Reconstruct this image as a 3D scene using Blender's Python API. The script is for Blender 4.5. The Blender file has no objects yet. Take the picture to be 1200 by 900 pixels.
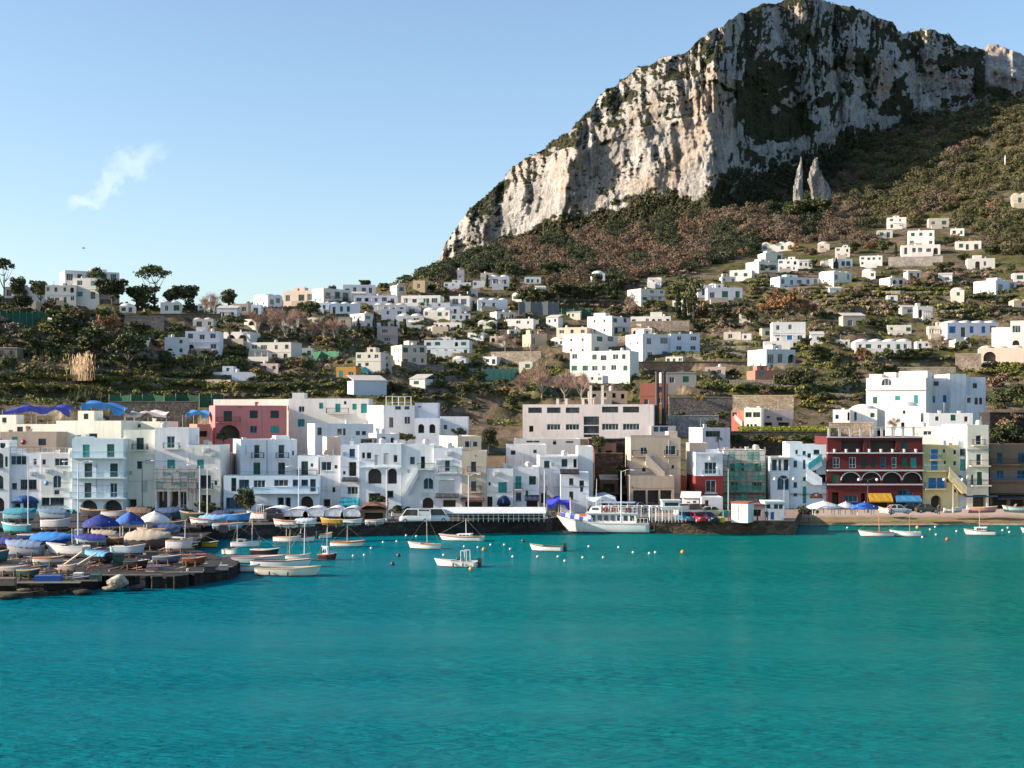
import bpy, math, random
import numpy as np
from mathutils import Vector, Matrix
random.seed(11); RNG = np.random.default_rng(5)
PI = math.pi
F, HC, PX0, PY0 = 1648.0, 17.4, 600.0, 490.0      # focal length in photo pixels, camera height, optical centre
scene = bpy.context.scene
COL = scene.collection

def pt(px, py, Y):
    return Vector(((px-PX0)*Y/F, Y, HC-(py-PY0)*Y/F))
def ground_Y(py, z=0.0):
    return (HC-z)*F/(py-PY0)
def on_level(px, py, z=0.0):
    Y = ground_Y(py, z)
    return Vector(((px-PX0)*Y/F, Y, z))

# ------------------------------------------------------------------ noise
_P = RNG.permutation(512)
_P = np.concatenate([_P, _P, _P]).astype(np.int64)
_V = RNG.random(512)
def vnoise(x, y, z=0.0):
    x, y, z = np.broadcast_arrays(np.asarray(x, float), np.asarray(y, float), np.asarray(z, float))
    xi, yi, zi = np.floor(x).astype(np.int64), np.floor(y).astype(np.int64), np.floor(z).astype(np.int64)
    xf, yf, zf = x-xi, y-yi, z-zi
    u, v, w = [t*t*t*(t*(t*6-15)+10) for t in (xf, yf, zf)]
    def h(a, b, c):
        return _V[_P[_P[_P[(xi+a) & 511]+((yi+b) & 511)]+((zi+c) & 511)] & 511]
    def L(a, b, t): return a+(b-a)*t
    return L(L(L(h(0,0,0), h(1,0,0), u), L(h(0,1,0), h(1,1,0), u), v),
             L(L(h(0,0,1), h(1,0,1), u), L(h(0,1,1), h(1,1,1), u), v), w)*2-1
def fbm(x, y, z=0.0, o=4, g=0.5):
    s = 0; a = 1; t = 0
    for i in range(o):
        s = s+a*vnoise(x*2**i+17.3*i, y*2**i+9.1*i, np.asarray(z)*2**i); t += a; a *= g
    return s/t
def ridged(x, y, z=0.0, o=4):
    s = 0; a = 1; t = 0
    for i in range(o):
        s = s+a*(1-np.abs(vnoise(x*2**i+31.7*i, y*2**i+5.3*i, np.asarray(z)*2**i))*2); t += a; a *= .5
    return s/t
def sstep(a, b, x):
    t = np.clip((x-a)/(b-a), 0, 1); return t*t*(3-2*t)

# ------------------------------------------------------------------ materials
MATS = {}
def new_mat(name):
    m = bpy.data.materials.new(name); m.use_nodes = True
    nt = m.node_tree
    return m, nt, nt.nodes['Principled BSDF']
def node(nt, typ, **kw):
    n = nt.nodes.new(typ)
    for k, v in kw.items():
        if k in n.inputs: n.inputs[k].default_value = v
        else: setattr(n, k, v)
    return n
def rgba(c): return (c[0], c[1], c[2], 1)
def ramp(nt, fac, stops):
    r = nt.nodes.new('ShaderNodeValToRGB')
    e = r.color_ramp.elements
    while len(e) < len(stops): e.new(.5)
    for el, (p, c) in zip(e, stops): el.position = p; el.color = rgba(c) if len(c) == 3 else c
    nt.links.new(fac, r.inputs[0]); return r.outputs[0]
def mix(nt, fac, a, b, mode='MIX'):
    n = nt.nodes.new('ShaderNodeMix'); n.data_type = 'RGBA'; n.blend_type = mode
    for i, v in ((0, fac), (6, a), (7, b)):
        if hasattr(v, 'is_output'): nt.links.new(v, n.inputs[i])
        else: n.inputs[i].default_value = v if i == 0 else rgba(v)
    return n.outputs[2]
def noise(nt, vec, scale, detail=4, rough=.55):
    n = node(nt, 'ShaderNodeTexNoise', Scale=scale, Detail=detail, Roughness=rough)
    if vec is not None: nt.links.new(vec, n.inputs['Vector'])
    return n.outputs['Fac']
def posn(nt, sc=None):
    g = nt.nodes.new('ShaderNodeNewGeometry')
    if sc is None: return g.outputs['Position']
    m = node(nt, 'ShaderNodeMapping'); m.inputs['Scale'].default_value = sc
    nt.links.new(g.outputs['Position'], m.inputs[0]); return m.outputs[0]
def bump(nt, b, h, strength=.3, dist=.1):
    n = node(nt, 'ShaderNodeBump', Strength=strength, Distance=dist)
    nt.links.new(h, n.inputs['Height']); nt.links.new(n.outputs[0], b.inputs['Normal'])

def stucco(c, dirt=.5):
    """lime-washed wall: weathered patches, rain streaks, fine roughness"""
    key = ('stucco', tuple(round(v, 3) for v in c), dirt)
    if key in MATS: return MATS[key]
    m, nt, b = new_mat('stucco'); MATS[key] = m
    big = noise(nt, posn(nt), .22, 5, .6)
    streak = noise(nt, posn(nt, (1.6, 1.6, .12)), 1.0, 5, .6)
    fine = noise(nt, posn(nt), 3.5, 3)
    dk = tuple(v*f for v, f in zip(c, (.74, .68, .6)))
    k1 = ramp(nt, big, [(.38, (0, 0, 0)), (.72, (dirt,)*3)])
    k2 = ramp(nt, streak, [(.48, (0, 0, 0)), (.74, (dirt*1.3,)*3)])
    a = mix(nt, k1, c, dk); a = mix(nt, k2, a, tuple(v*.7 for v in c))
    oi = nt.nodes.new('ShaderNodeObjectInfo')
    a = mix(nt, .10, a, oi.outputs['Random'], 'SOFT_LIGHT')
    nt.links.new(a, b.inputs['Base Color']); b.inputs['Roughness'].default_value = .85
    bump(nt, b, fine, .25, .04)
    return m
def paint(c, rough=.5, metal=0.0, wear=.15):
    key = ('paint', tuple(round(v, 3) for v in c), rough, metal)
    if key in MATS: return MATS[key]
    m, nt, b = new_mat('paint'); MATS[key] = m
    n = noise(nt, posn(nt), 2.2, 5, .6)
    f = ramp(nt, n, [(.4, (0, 0, 0)), (.75, (wear*2,)*3)])
    nt.links.new(mix(nt, f, c, tuple(v*.62+.012 for v in c)), b.inputs['Base Color'])
    b.inputs['Roughness'].default_value = rough; b.inputs['Metallic'].default_value = metal
    return m
def louvre(c):
    key = ('louvre', c)
    if key in MATS: return MATS[key]
    m, nt, b = new_mat('louvre'); MATS[key] = m
    w = node(nt, 'ShaderNodeTexWave', Scale=2.4, wave_type='BANDS', bands_direction='Z')
    nt.links.new(posn(nt), w.inputs['Vector'])
    n = noise(nt, posn(nt), 1.5, 4)
    nt.links.new(mix(nt, ramp(nt, n, [(.35, (0,)*3), (.8, (.4,)*3)]), c, tuple(v*.6 for v in c)), b.inputs['Base Color'])
    b.inputs['Roughness'].default_value = .55
    bump(nt, b, w.outputs['Fac'], .5, .04)
    return m
def glass(c=(.02, .028, .035)):
    key = ('glass', c)
    if key in MATS: return MATS[key]
    m, nt, b = new_mat('window_glass'); MATS[key] = m
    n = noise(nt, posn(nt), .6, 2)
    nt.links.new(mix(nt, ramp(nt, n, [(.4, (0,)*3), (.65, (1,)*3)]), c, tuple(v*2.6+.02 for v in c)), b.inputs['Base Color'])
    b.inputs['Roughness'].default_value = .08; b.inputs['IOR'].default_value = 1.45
    return m
def cloth(c, rough=.8):
    key = ('cloth', tuple(c))
    if key in MATS: return MATS[key]
    m, nt, b = new_mat('canvas'); MATS[key] = m
    n = noise(nt, posn(nt), .9, 5, .6)
    nt.links.new(mix(nt, ramp(nt, n, [(.35, (0,)*3), (.75, (.5,)*3)]), c, tuple(v*.66 for v in c)), b.inputs['Base Color'])
    b.inputs['Roughness'].default_value = rough
    bump(nt, b, noise(nt, posn(nt), 2.2, 4), .5, .12)
    return m
def stone(c, scale=1.0, key0='stone'):
    key = (key0, tuple(c), scale)
    if key in MATS: return MATS[key]
    m, nt, b = new_mat('masonry'); MATS[key] = m
    v = node(nt, 'ShaderNodeTexVoronoi', Scale=1.0); nt.links.new(posn(nt, (1.3*scale, 1.3*scale, 2.4*scale)), v.inputs['Vector'])
    ed = node(nt, 'ShaderNodeTexVoronoi', Scale=1.0, feature='DISTANCE_TO_EDGE'); nt.links.new(posn(nt, (1.3*scale, 1.3*scale, 2.4*scale)), ed.inputs['Vector'])
    bw = nt.nodes.new('ShaderNodeRGBToBW'); nt.links.new(v.outputs['Color'], bw.inputs[0])
    col = mix(nt, .6, c, bw.outputs[0], 'SOFT_LIGHT')
    st = noise(nt, posn(nt), .25, 6, .65)
    col = mix(nt, ramp(nt, st, [(.4, (0,)*3), (.7, (.75,)*3)]), col, tuple(x*.35 for x in c))
    gap = ramp(nt, ed.outputs['Distance'], [(.0, (.75,)*3), (.09, (0,)*3)])
    nt.links.new(mix(nt, gap, col, tuple(x*.3 for x in c)), b.inputs['Base Color'])
    b.inputs['Roughness'].default_value = .92
    bump(nt, b, ed.outputs['Distance'], .8, .15)
    return m
def leafm(c, var=.5, key0='leaf'):
    key = (key0, tuple(c), var)
    if key in MATS: return MATS[key]
    m, nt, b = new_mat('foliage'); MATS[key] = m
    oi = nt.nodes.new('ShaderNodeObjectInfo')
    n = noise(nt, posn(nt), .5, 4, .6); n2 = noise(nt, posn(nt), 3.0, 2)
    a = mix(nt, ramp(nt, n, [(.36, (0,)*3), (.66, (1,)*3)]), tuple(v*(1-var*.65) for v in c), tuple(v*(1+var) for v in c))
    a = mix(nt, ramp(nt, n2, [(.45, (0,)*3), (.75, (.7,)*3)]), a, (c[0]*1.5+.012, c[1]*1.35+.008, c[2]*1.1))
    hs = node(nt, 'ShaderNodeHueSaturation')
    mr = node(nt, 'ShaderNodeMapRange'); mr.inputs[3].default_value = .7; mr.inputs[4].default_value = 1.3
    nt.links.new(oi.outputs['Random'], mr.inputs[0]); nt.links.new(mr.outputs[0], hs.inputs['Value'])
    nt.links.new(a, hs.inputs['Color']); nt.links.new(hs.outputs[0], b.inputs['Base Color'])
    b.inputs['Roughness'].default_value = .75; b.inputs['Specular IOR Level'].default_value = .25
    return m
def tinted_leaf():
    """foliage whose own colour differs from plant to plant (per-plant attribute)"""
    if 'tleaf' in MATS: return MATS['tleaf']
    m, nt, b = new_mat('mixed_foliage'); MATS['tleaf'] = m
    at = node(nt, 'ShaderNodeAttribute', attribute_name='tint')
    n = noise(nt, posn(nt), .9, 3, .6)
    dk = mix(nt, 1.0, at.outputs['Color'], (.82, .83, .84), 'MULTIPLY')
    lt = mix(nt, 1.0, at.outputs['Color'], (1.22, 1.18, 1.14), 'MULTIPLY')
    nt.links.new(mix(nt, ramp(nt, n, [(.36, (0,)*3), (.66, (1,)*3)]), dk, lt), b.inputs['Base Color'])
    b.inputs['Roughness'].default_value = .8; b.inputs['Specular IOR Level'].default_value = .2
    return m

# ------------------------------------------------------------------ mesh building
class MB:
    def __init__(s): s.v = []; s.f = []
    def quad(s, a, b, c, d): n = len(s.v); s.v += [tuple(a), tuple(b), tuple(c), tuple(d)]; s.f.append((n, n+1, n+2, n+3)); return s
    def poly(s, pts): n = len(s.v); s.v += [tuple(p) for p in pts]; s.f.append(tuple(range(n, n+len(pts)))); return s
    def box(s, x0, y0, z0, x1, y1, z1):
        n = len(s.v)
        s.v += [(x0,y0,z0),(x1,y0,z0),(x1,y1,z0),(x0,y1,z0),(x0,y0,z1),(x1,y0,z1),(x1,y1,z1),(x0,y1,z1)]
        s.f += [tuple(n+i for i in q) for q in ((0,3,2,1),(4,5,6,7),(0,1,5,4),(1,2,6,5),(2,3,7,6),(3,0,4,7))]; return s
    def bar(s, a, b, r=.05, n=4, r2=None):
        a, b = Vector(a), Vector(b); d = (b-a)
        if d.length < 1e-6: return s
        d.normalize(); u = d.orthogonal().normalized(); w = d.cross(u); k = len(s.v); r2 = r if r2 is None else r2
        for p, rr in ((a, r), (b, r2)):
            for i in range(n):
                t = 2*PI*(i+.5)/n; s.v.append(tuple(p+(u*math.cos(t)+w*math.sin(t))*rr))
        for i in range(n): s.f.append((k+i, k+(i+1) % n, k+n+(i+1) % n, k+n+i))
        s.f.append(tuple(k+i for i in range(n))[::-1]); s.f.append(tuple(k+n+i for i in range(n))); return s
    def loft(s, rings, cap=True, close=True):
        k = len(s.v); m = len(rings[0])
        for r in rings: s.v += [tuple(p) for p in r]
        for j in range(len(rings)-1):
            for i in range(m if close else m-1):
                a = k+j*m+i; b = k+j*m+(i+1) % m
                s.f.append((a, b, b+m, a+m))
        if cap:
            s.f.append(tuple(k+i for i in range(m))[::-1]); s.f.append(tuple(k+(len(rings)-1)*m+i for i in range(m)))
        return s
    def ball(s, c, r, nu=8, nv=5, sz=1.0):
        rings = []
        for j in range(nv+1):
            t = PI*j/nv; t = min(max(t, .05), PI-.05)
            rings.append([(c[0]+r*math.sin(t)*math.cos(2*PI*i/nu), c[1]+r*math.sin(t)*math.sin(2*PI*i/nu), c[2]-r*sz*math.cos(t)) for i in range(nu)])
        return s.loft(rings)
    def build(s, name, m, parent=None, smooth=False, loc=None):
        me = bpy.data.meshes.new(name); me.from_pydata(s.v, [], s.f); me.update()
        if m: me.materials.append(m)
        if smooth: me.polygons.foreach_set('use_smooth', [True]*len(me.polygons))
        o = bpy.data.objects.new(name, me); COL.objects.link(o)
        if parent: o.parent = parent
        if loc is not None: o.location = loc
        return o
def np_mesh(name, V, Fq, m, smooth=False, colors=None, parent=None):
    """V (n,3), Fq (k,4) quads"""
    me = bpy.data.meshes.new(name)
    V = np.ascontiguousarray(V, np.float32); Fq = np.ascontiguousarray(Fq, np.int32)
    k, w = Fq.shape
    me.vertices.add(len(V)); me.vertices.foreach_set('co', V.ravel())
    me.loops.add(k*w); me.loops.foreach_set('vertex_index', Fq.ravel())
    me.polygons.add(k); me.polygons.foreach_set('loop_start', np.arange(0, k*w, w, dtype=np.int32))
    me.polygons.foreach_set('loop_total', np.full(k, w, np.int32))
    if smooth: me.polygons.foreach_set('use_smooth', np.ones(k, bool))
    for nm, c in (colors or {}).items():
        at = me.attributes.new(nm, 'FLOAT_COLOR', 'POINT')
        at.data.foreach_set('color', np.ascontiguousarray(np.c_[c, np.ones(len(c))], np.float32).ravel())
    me.update(calc_edges=True)
    me.materials.append(m)
    o = bpy.data.objects.new(name, me); COL.objects.link(o)
    if parent: o.parent = parent
    return o
def tag(o, label=None, cat=None, group=None, kind=None):
    if label: o['label'] = label
    if cat: o['category'] = cat
    if group: o['group'] = group
    if kind: o['kind'] = kind
    return o
def thing(name, label, cat, loc=(0, 0, 0), rz=0, group=None):
    o = bpy.data.objects.new(name, None); o.empty_display_size = .3; COL.objects.link(o)
    o.location = loc; o.rotation_euler = (0, 0, rz)
    return tag(o, label, cat, group, 'thing' if 'wall' in name else None)
def copy_tree(o, parent=None):
    c = o.copy(); COL.objects.link(c)
    if parent: c.parent = parent
    for ch in list(o.children): copy_tree(ch, c)
    return c

# ------------------------------------------------------------------ render, camera, light
scene.render.resolution_x, scene.render.resolution_y = 1024, 768
vs = scene.view_settings
scene.display_settings.display_device = 'sRGB'
vs.view_transform = 'Standard'; vs.look = 'None'; vs.gamma = 1; vs.exposure = 0.97; vs.use_curve_mapping = False
scene.cycles.use_denoising = True
scene.cycles.max_bounces = 6; scene.cycles.diffuse_bounces = 3; scene.cycles.glossy_bounces = 2
scene.cycles.use_adaptive_sampling = True; scene.cycles.adaptive_threshold = .02
cam = bpy.data.objects.new('camera', bpy.data.cameras.new('camera')); COL.objects.link(cam)
cam.location = (0, 0, HC); cam.rotation_euler = (PI/2, 0, 0)
cam.data.sensor_width = 36; cam.data.lens = 36*F/1200
cam.data.shift_y = (PY0-450)/1200.0
cam.data.clip_start = .5; cam.data.clip_end = 20000
scene.camera = cam
SUN = Vector((-.93, -.09, .36)).normalized()
sd = bpy.data.lights.new('sun', 'SUN'); sd.energy = 5.0; sd.angle = math.radians(.5); sd.color = (1, .86, .71)
so = bpy.data.objects.new('sun', sd); COL.objects.link(so)
so.rotation_euler = SUN.to_track_quat('Z', 'Y').to_euler()

world = bpy.data.worlds.new('World'); scene.world = world; world.use_nodes = True
wn = world.node_tree; bg = wn.nodes['Background']
sky = wn.nodes.new('ShaderNodeTexSky'); sky.sky_type = 'NISHITA'; sky.sun_disc = False
sky.sun_elevation = math.asin(SUN.z); sky.sun_rotation = math.atan2(SUN.x, SUN.y) % (2*PI)
sky.altitude = 0; sky.air_density = 1.0; sky.dust_density = 1.0; sky.ozone_density = 2.2
# one thin white cloud over the left-hand hill, placed by direction in the sky
tc = wn.nodes.new('ShaderNodeTexCoord'); sx = wn.nodes.new('ShaderNodeSeparateXYZ')
wn.links.new(tc.outputs['Generated'], sx.inputs[0])
def wm(op, a, b=None, c=None):
    n = wn.nodes.new('ShaderNodeMath'); n.operation = op
    for i, v in enumerate((a, b, c)):
        if v is None: continue
        if hasattr(v, 'is_output'): wn.links.new(v, n.inputs[i])
        else: n.inputs[i].default_value = v
    return n.outputs[0]
yy = wm('MAXIMUM', sx.outputs[1], .02)
u = wm('DIVIDE', sx.outputs[0], yy); v = wm('DIVIDE', sx.outputs[2], yy)
cn = node(wn, 'ShaderNodeTexNoise', Scale=20.0, Detail=7.0, Roughness=.62)
cx = wn.nodes.new('ShaderNodeCombineXYZ'); wn.links.new(u, cx.inputs[0]); wn.links.new(v, cx.inputs[1]); wn.links.new(cx.outputs[0], cn.inputs['Vector'])
cw = wm('MULTIPLY', wm('SUBTRACT', cn.outputs['Fac'], .5), .052)
cn2 = node(wn, 'ShaderNodeTexNoise', Scale=60.0, Detail=4.0, Roughness=.6)
wn.links.new(cx.outputs[0], cn2.inputs['Vector'])
def blob(px, py, la, lb, ang):
    u0, v0 = (px-PX0)/F, (PY0-py)/F; ca, sa = math.cos(ang), math.sin(ang)
    du = wm('ADD', wm('SUBTRACT', u, u0), cw); dv = wm('SUBTRACT', wm('SUBTRACT', v, v0), cw)
    a = wm('MULTIPLY', wm('ADD', wm('MULTIPLY', du, ca), wm('MULTIPLY', dv, sa)), F/la)
    b = wm('MULTIPLY', wm('SUBTRACT', wm('MULTIPLY', dv, ca), wm('MULTIPLY', du, sa)), F/lb)
    r = wm('ADD', wm('MULTIPLY', a, a), wm('MULTIPLY', b, b))
    return wm('MAXIMUM', wm('SUBTRACT', 1.0, r), 0.0)
cl = wm('MAXIMUM', wm('MAXIMUM', blob(158, 186, 46, 20, .35), blob(122, 212, 52, 14, .75)), blob(98, 236, 26, 13, .2))
cl = wm('MULTIPLY', wm('POWER', cl, 1.7), wm('ADD', wm('MULTIPLY', cn2.outputs['Fac'], .9), .35))
cl = wm('MINIMUM', wm('MULTIPLY', cl, .22), .17)
mixc = wn.nodes.new('ShaderNodeMix'); mixc.data_type = 'RGBA'
wn.links.new(cl, mixc.inputs[0]); hs = node(wn, 'ShaderNodeHueSaturation', Saturation=1.0); wn.links.new(sky.outputs[0], hs.inputs['Color']); wn.links.new(hs.outputs[0], mixc.inputs[6]); mixc.inputs[7].default_value = (7.6, 7.6, 7.6, 1)
wn.links.new(mixc.outputs[2], bg.inputs['Color'])
bg.inputs['Strength'].default_value = .117
# ------------------------------------------------------------------ terrain
KY = [240, 262, 285, 310, 340, 380, 430, 490, 560, 640, 740, 850, 960, 1080, 1250, 1500]
KT = {
 -520: [598, 556, 512, 468, 420, 365, 320, 292, 278, 272, 280, 300, 330, 360, 400, 430],  # beyond the left edge: unseen hill, raised to cast shade on the slope
 -200: [598, 558, 516, 478, 440, 392, 350, 328, 322, 322, 335, 360, 390, 420, 440, 455],  # flank of the same unseen hill, shaped to throw shade into view
 0:    [598, 560, 520, 485, 458, 420, 382, 356, 352, 354, 362, 384, 410, 430, 450, 462],
 150:  [598, 560, 522, 487, 463, 432, 398, 370, 360, 359, 366, 388, 412, 432, 452, 465],
 250:  [598, 558, 522, 489, 465, 440, 413, 386, 365, 360, 364, 386, 412, 434, 455, 468],
 400:  [598, 556, 521, 490, 466, 443, 421, 396, 366, 346, 349, 368, 396, 424, 452, 470],
 480:  [598, 556, 520, 490, 467, 446, 425, 399, 369, 339, 328, 338, 356, 380, 420, 450],
 560:  [598, 556, 520, 490, 469, 450, 430, 405, 376, 346, 320, 306, 301, 300, 300, 305],
 700:  [598, 556, 522, 497, 474, 452, 431, 406, 376, 346, 318, 291, 271, 258, 240, 220],
 830:  [598, 556, 522, 499, 476, 453, 430, 405, 375, 344, 312, 280, 250, 222, 190, 150],
 950:  [598, 556, 520, 498, 474, 450, 427, 402, 372, 340, 306, 270, 239, 210, 176, 160],
 1100: [598, 556, 516, 492, 470, 447, 424, 399, 370, 333, 296, 252, 207, 164, 130, 126],
 1200: [598, 556, 516, 490, 467, 444, 420, 396, 367, 327, 282, 230, 180, 140, 118, 116],
 1450: [598, 556, 516, 488, 464, 438, 412, 386, 352, 310, 262, 206, 156, 118, 88, 60],
 1750: [598, 556, 516, 488, 464, 436, 408, 380, 344, 300, 252, 200, 150, 114, 86, 60],
}
TPX = np.arange(-520, 1751, 5.0)
TY = np.concatenate([np.arange(240, 700, 1.5), np.arange(700, 1500.1, 5)])
def _build_ground():
    kp = sorted(KT)
    rows = np.array([KT[k] for k in kp], float)                 # (cols, KY)
    z = HC-(rows-PY0)*np.array(KY)/F
    yd = np.arange(240, 1501, 3.0)
    zz = np.array([np.interp(yd, KY, r) for r in z])
    for _ in range(6):                                           # soften the knots
        p = np.pad(zz, ((0, 0), (4, 4)), 'edge'); zz = sum(p[:, i:i+len(yd)] for i in range(9))/9
    g = np.array([np.interp(TPX, kp, zz[:, j]) for j in range(len(yd))]).T
    for _ in range(4):
        p = np.pad(g, ((5, 5), (0, 0)), 'edge'); g = sum(p[i:i+len(TPX)] for i in range(11))/11
    g = np.array([np.interp(TY, yd, r) for r in g])
    PXg, Yg = np.meshgrid(TPX, TY, indexing='ij'); Xg = (PXg-PX0)*Yg/F
    far = sstep(270, 420, Yg)
    g = g+fbm(Xg/38, Yg/38, o=4)*3.2*far*(1+sstep(700, 1000, Yg)*2.2)
    g = g+fbm(Xg/9, Yg/9, 3.3, o=3)*.5*sstep(262, 300, Yg)
    # cultivated terraces: flat strips with a step between them
    warp = fbm(Xg/70, Yg/70, 7.7, o=3)*5.0
    h = 3.1; q = (g+warp)/h; fr = q-np.floor(q)
    st = (np.floor(q)+sstep(.87, .985, fr)+fr*.12)*h-warp-.06*h
    amt = sstep(285, 310, Yg)*(1-sstep(640, 740, Yg))*sstep(-.55, -.3, fbm(Xg/60, Yg/60, 1.1, o=2)+.12)*.97
    g = g+(st-g)*amt
    return PXg, Yg, Xg, g
GPX, GY, GX, GZ = _build_ground()
GPY = PY0-(GZ-HC)*F/GY
def ground_z(px, Y):
    i = (px-TPX[0])/5.0; i0 = int(min(max(math.floor(i), 0), len(TPX)-2)); a = i-i0
    j = np.interp(Y, TY, np.arange(len(TY))); j0 = int(min(j, len(TY)-2)); b = j-j0
    return float((GZ[i0, j0]*(1-a)+GZ[i0+1, j0]*a)*(1-b)+(GZ[i0, j0+1]*(1-a)+GZ[i0+1, j0+1]*a)*b)
def hit(px, py, y0=250, y1=1450):
    """first ground point seen under a picture position: returns its distance"""
    i = int(round((px-TPX[0])/5.0)); i = min(max(i, 0), len(TPX)-1)
    pr = GPY[i]; ok = np.nonzero((pr <= py) & (TY >= y0))[0]
    if len(ok) == 0: return float(TY[np.argmin(np.where(TY > 300, pr, 1e9))])
    return float(min(TY[ok[0]], y1))
def ground_pt(px, py, y0=250):
    Y = hit(px, py, y0); p = pt(px, py, Y); p.z = ground_z(px, Y); return p

def grid_faces(a, b):
    i = np.arange(a*b).reshape(a, b)
    return np.stack([i[:-1, :-1], i[1:, :-1], i[1:, 1:], i[:-1, 1:]], -1).reshape(-1, 4)

def ground_material():
    m, nt, b = new_mat('hillside')
    g = nt.nodes.new('ShaderNodeNewGeometry'); sp = nt.nodes.new('ShaderNodeSeparateXYZ'); nt.links.new(g.outputs['Normal'], sp.inputs[0])
    pos = posn(nt)
    n1 = noise(nt, pos, .045, 5, .6); n2 = noise(nt, pos, .35, 5, .6); n3 = noise(nt, pos, 2.0, 3)
    soil = ramp(nt, n2, [(.3, (.055, .042, .03)), (.52, (.145, .108, .075)), (.75, (.25, .19, .135))])
    grass = ramp(nt, n2, [(.3, (.03, .036, .014)), (.5, (.072, .076, .026)), (.72, (.135, .12, .045))])
    c = mix(nt, ramp(nt, n1, [(.42, (0,)*3), (.56, (1,)*3)]), soil, grass)
    c = mix(nt, ramp(nt, n3, [(.5, (0,)*3), (.7, (.6,)*3)]), c, (.05, .045, .025))
    # dry-stone retaining walls on the steps
    v = node(nt, 'ShaderNodeTexVoronoi', Scale=1.4); nt.links.new(posn(nt, (1, 1, 1.9)), v.inputs['Vector'])
    wall = mix(nt, ramp(nt, noise(nt, pos, .12, 4), [(.4, (0,)*3), (.6, (1,)*3)]), (.32, .265, .205), (.13, .108, .083))
    bw = nt.nodes.new('ShaderNodeRGBToBW'); nt.links.new(v.outputs['Color'], bw.inputs[0])
    wall = mix(nt, .6, wall, bw.outputs[0], 'SOFT_LIGHT')
    steep = ramp(nt, sp.outputs[2], [(.62, (1,)*3), (.8, (0,)*3)])
    nt.links.new(mix(nt, steep, c, wall), b.inputs['Base Color'])
    b.inputs['Roughness'].default_value = .95; b.inputs['Specular IOR Level'].default_value = .1
    bump(nt, b, n3, .6, .3)
    return m
tag(np_mesh('hillside_terrain', np.stack([GX, GY, GZ], -1).reshape(-1, 3), grid_faces(*GX.shape), ground_material(), False), kind='structure')

# ------------------------------------------------------------------ limestone mountain
SK = [(488, 318), (505, 312), (515, 305), (520, 290), (535, 268), (548, 245), (570, 228), (590, 210), (600, 196), (620, 186), (650, 166), (665, 155), (690, 131), (700, 115), (720, 100),
      (740, 83), (770, 70), (800, 62), (812, 55), (830, 40), (850, 28), (870, 15), (890, 8), (915, 1), (925, -4), (960, -3), (985, 5), (1010, 12), (1030, 21), (1045, 27), (1055, 36),
      (1060, 38), (1075, 35), (1095, 34), (1115, 43), (1126, 53), (1145, 56), (1156, 60), (1158, 50), (1165, 52), (1180, 57), (1200, 65), (1230, 76), (1300, 95), (1400, 130), (1560, 190)]
BS = [(488, 325), (515, 312), (560, 302), (600, 292), (640, 283), (700, 268), (740, 256), (790, 250), (830, 250), (860, 242), (900, 234), (940, 226), (970, 205), (985, 195), (1000, 188), (1050, 176),
      (1085, 172), (1110, 164), (1150, 156), (1200, 158), (1300, 160), (1560, 230)]
BD = [(488, 1085), (515, 1075), (560, 1055), (640, 1020), (700, 995), (760, 970), (800, 955), (832, 930), (850, 950), (880, 985), (940, 1035), (1000, 1140), (1050, 1200), (1100, 1245), (1200, 1300), (1560, 1420)]
def curve(tab, x): return np.interp(x, [a for a, _ in tab], [b for _, b in tab])
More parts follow.
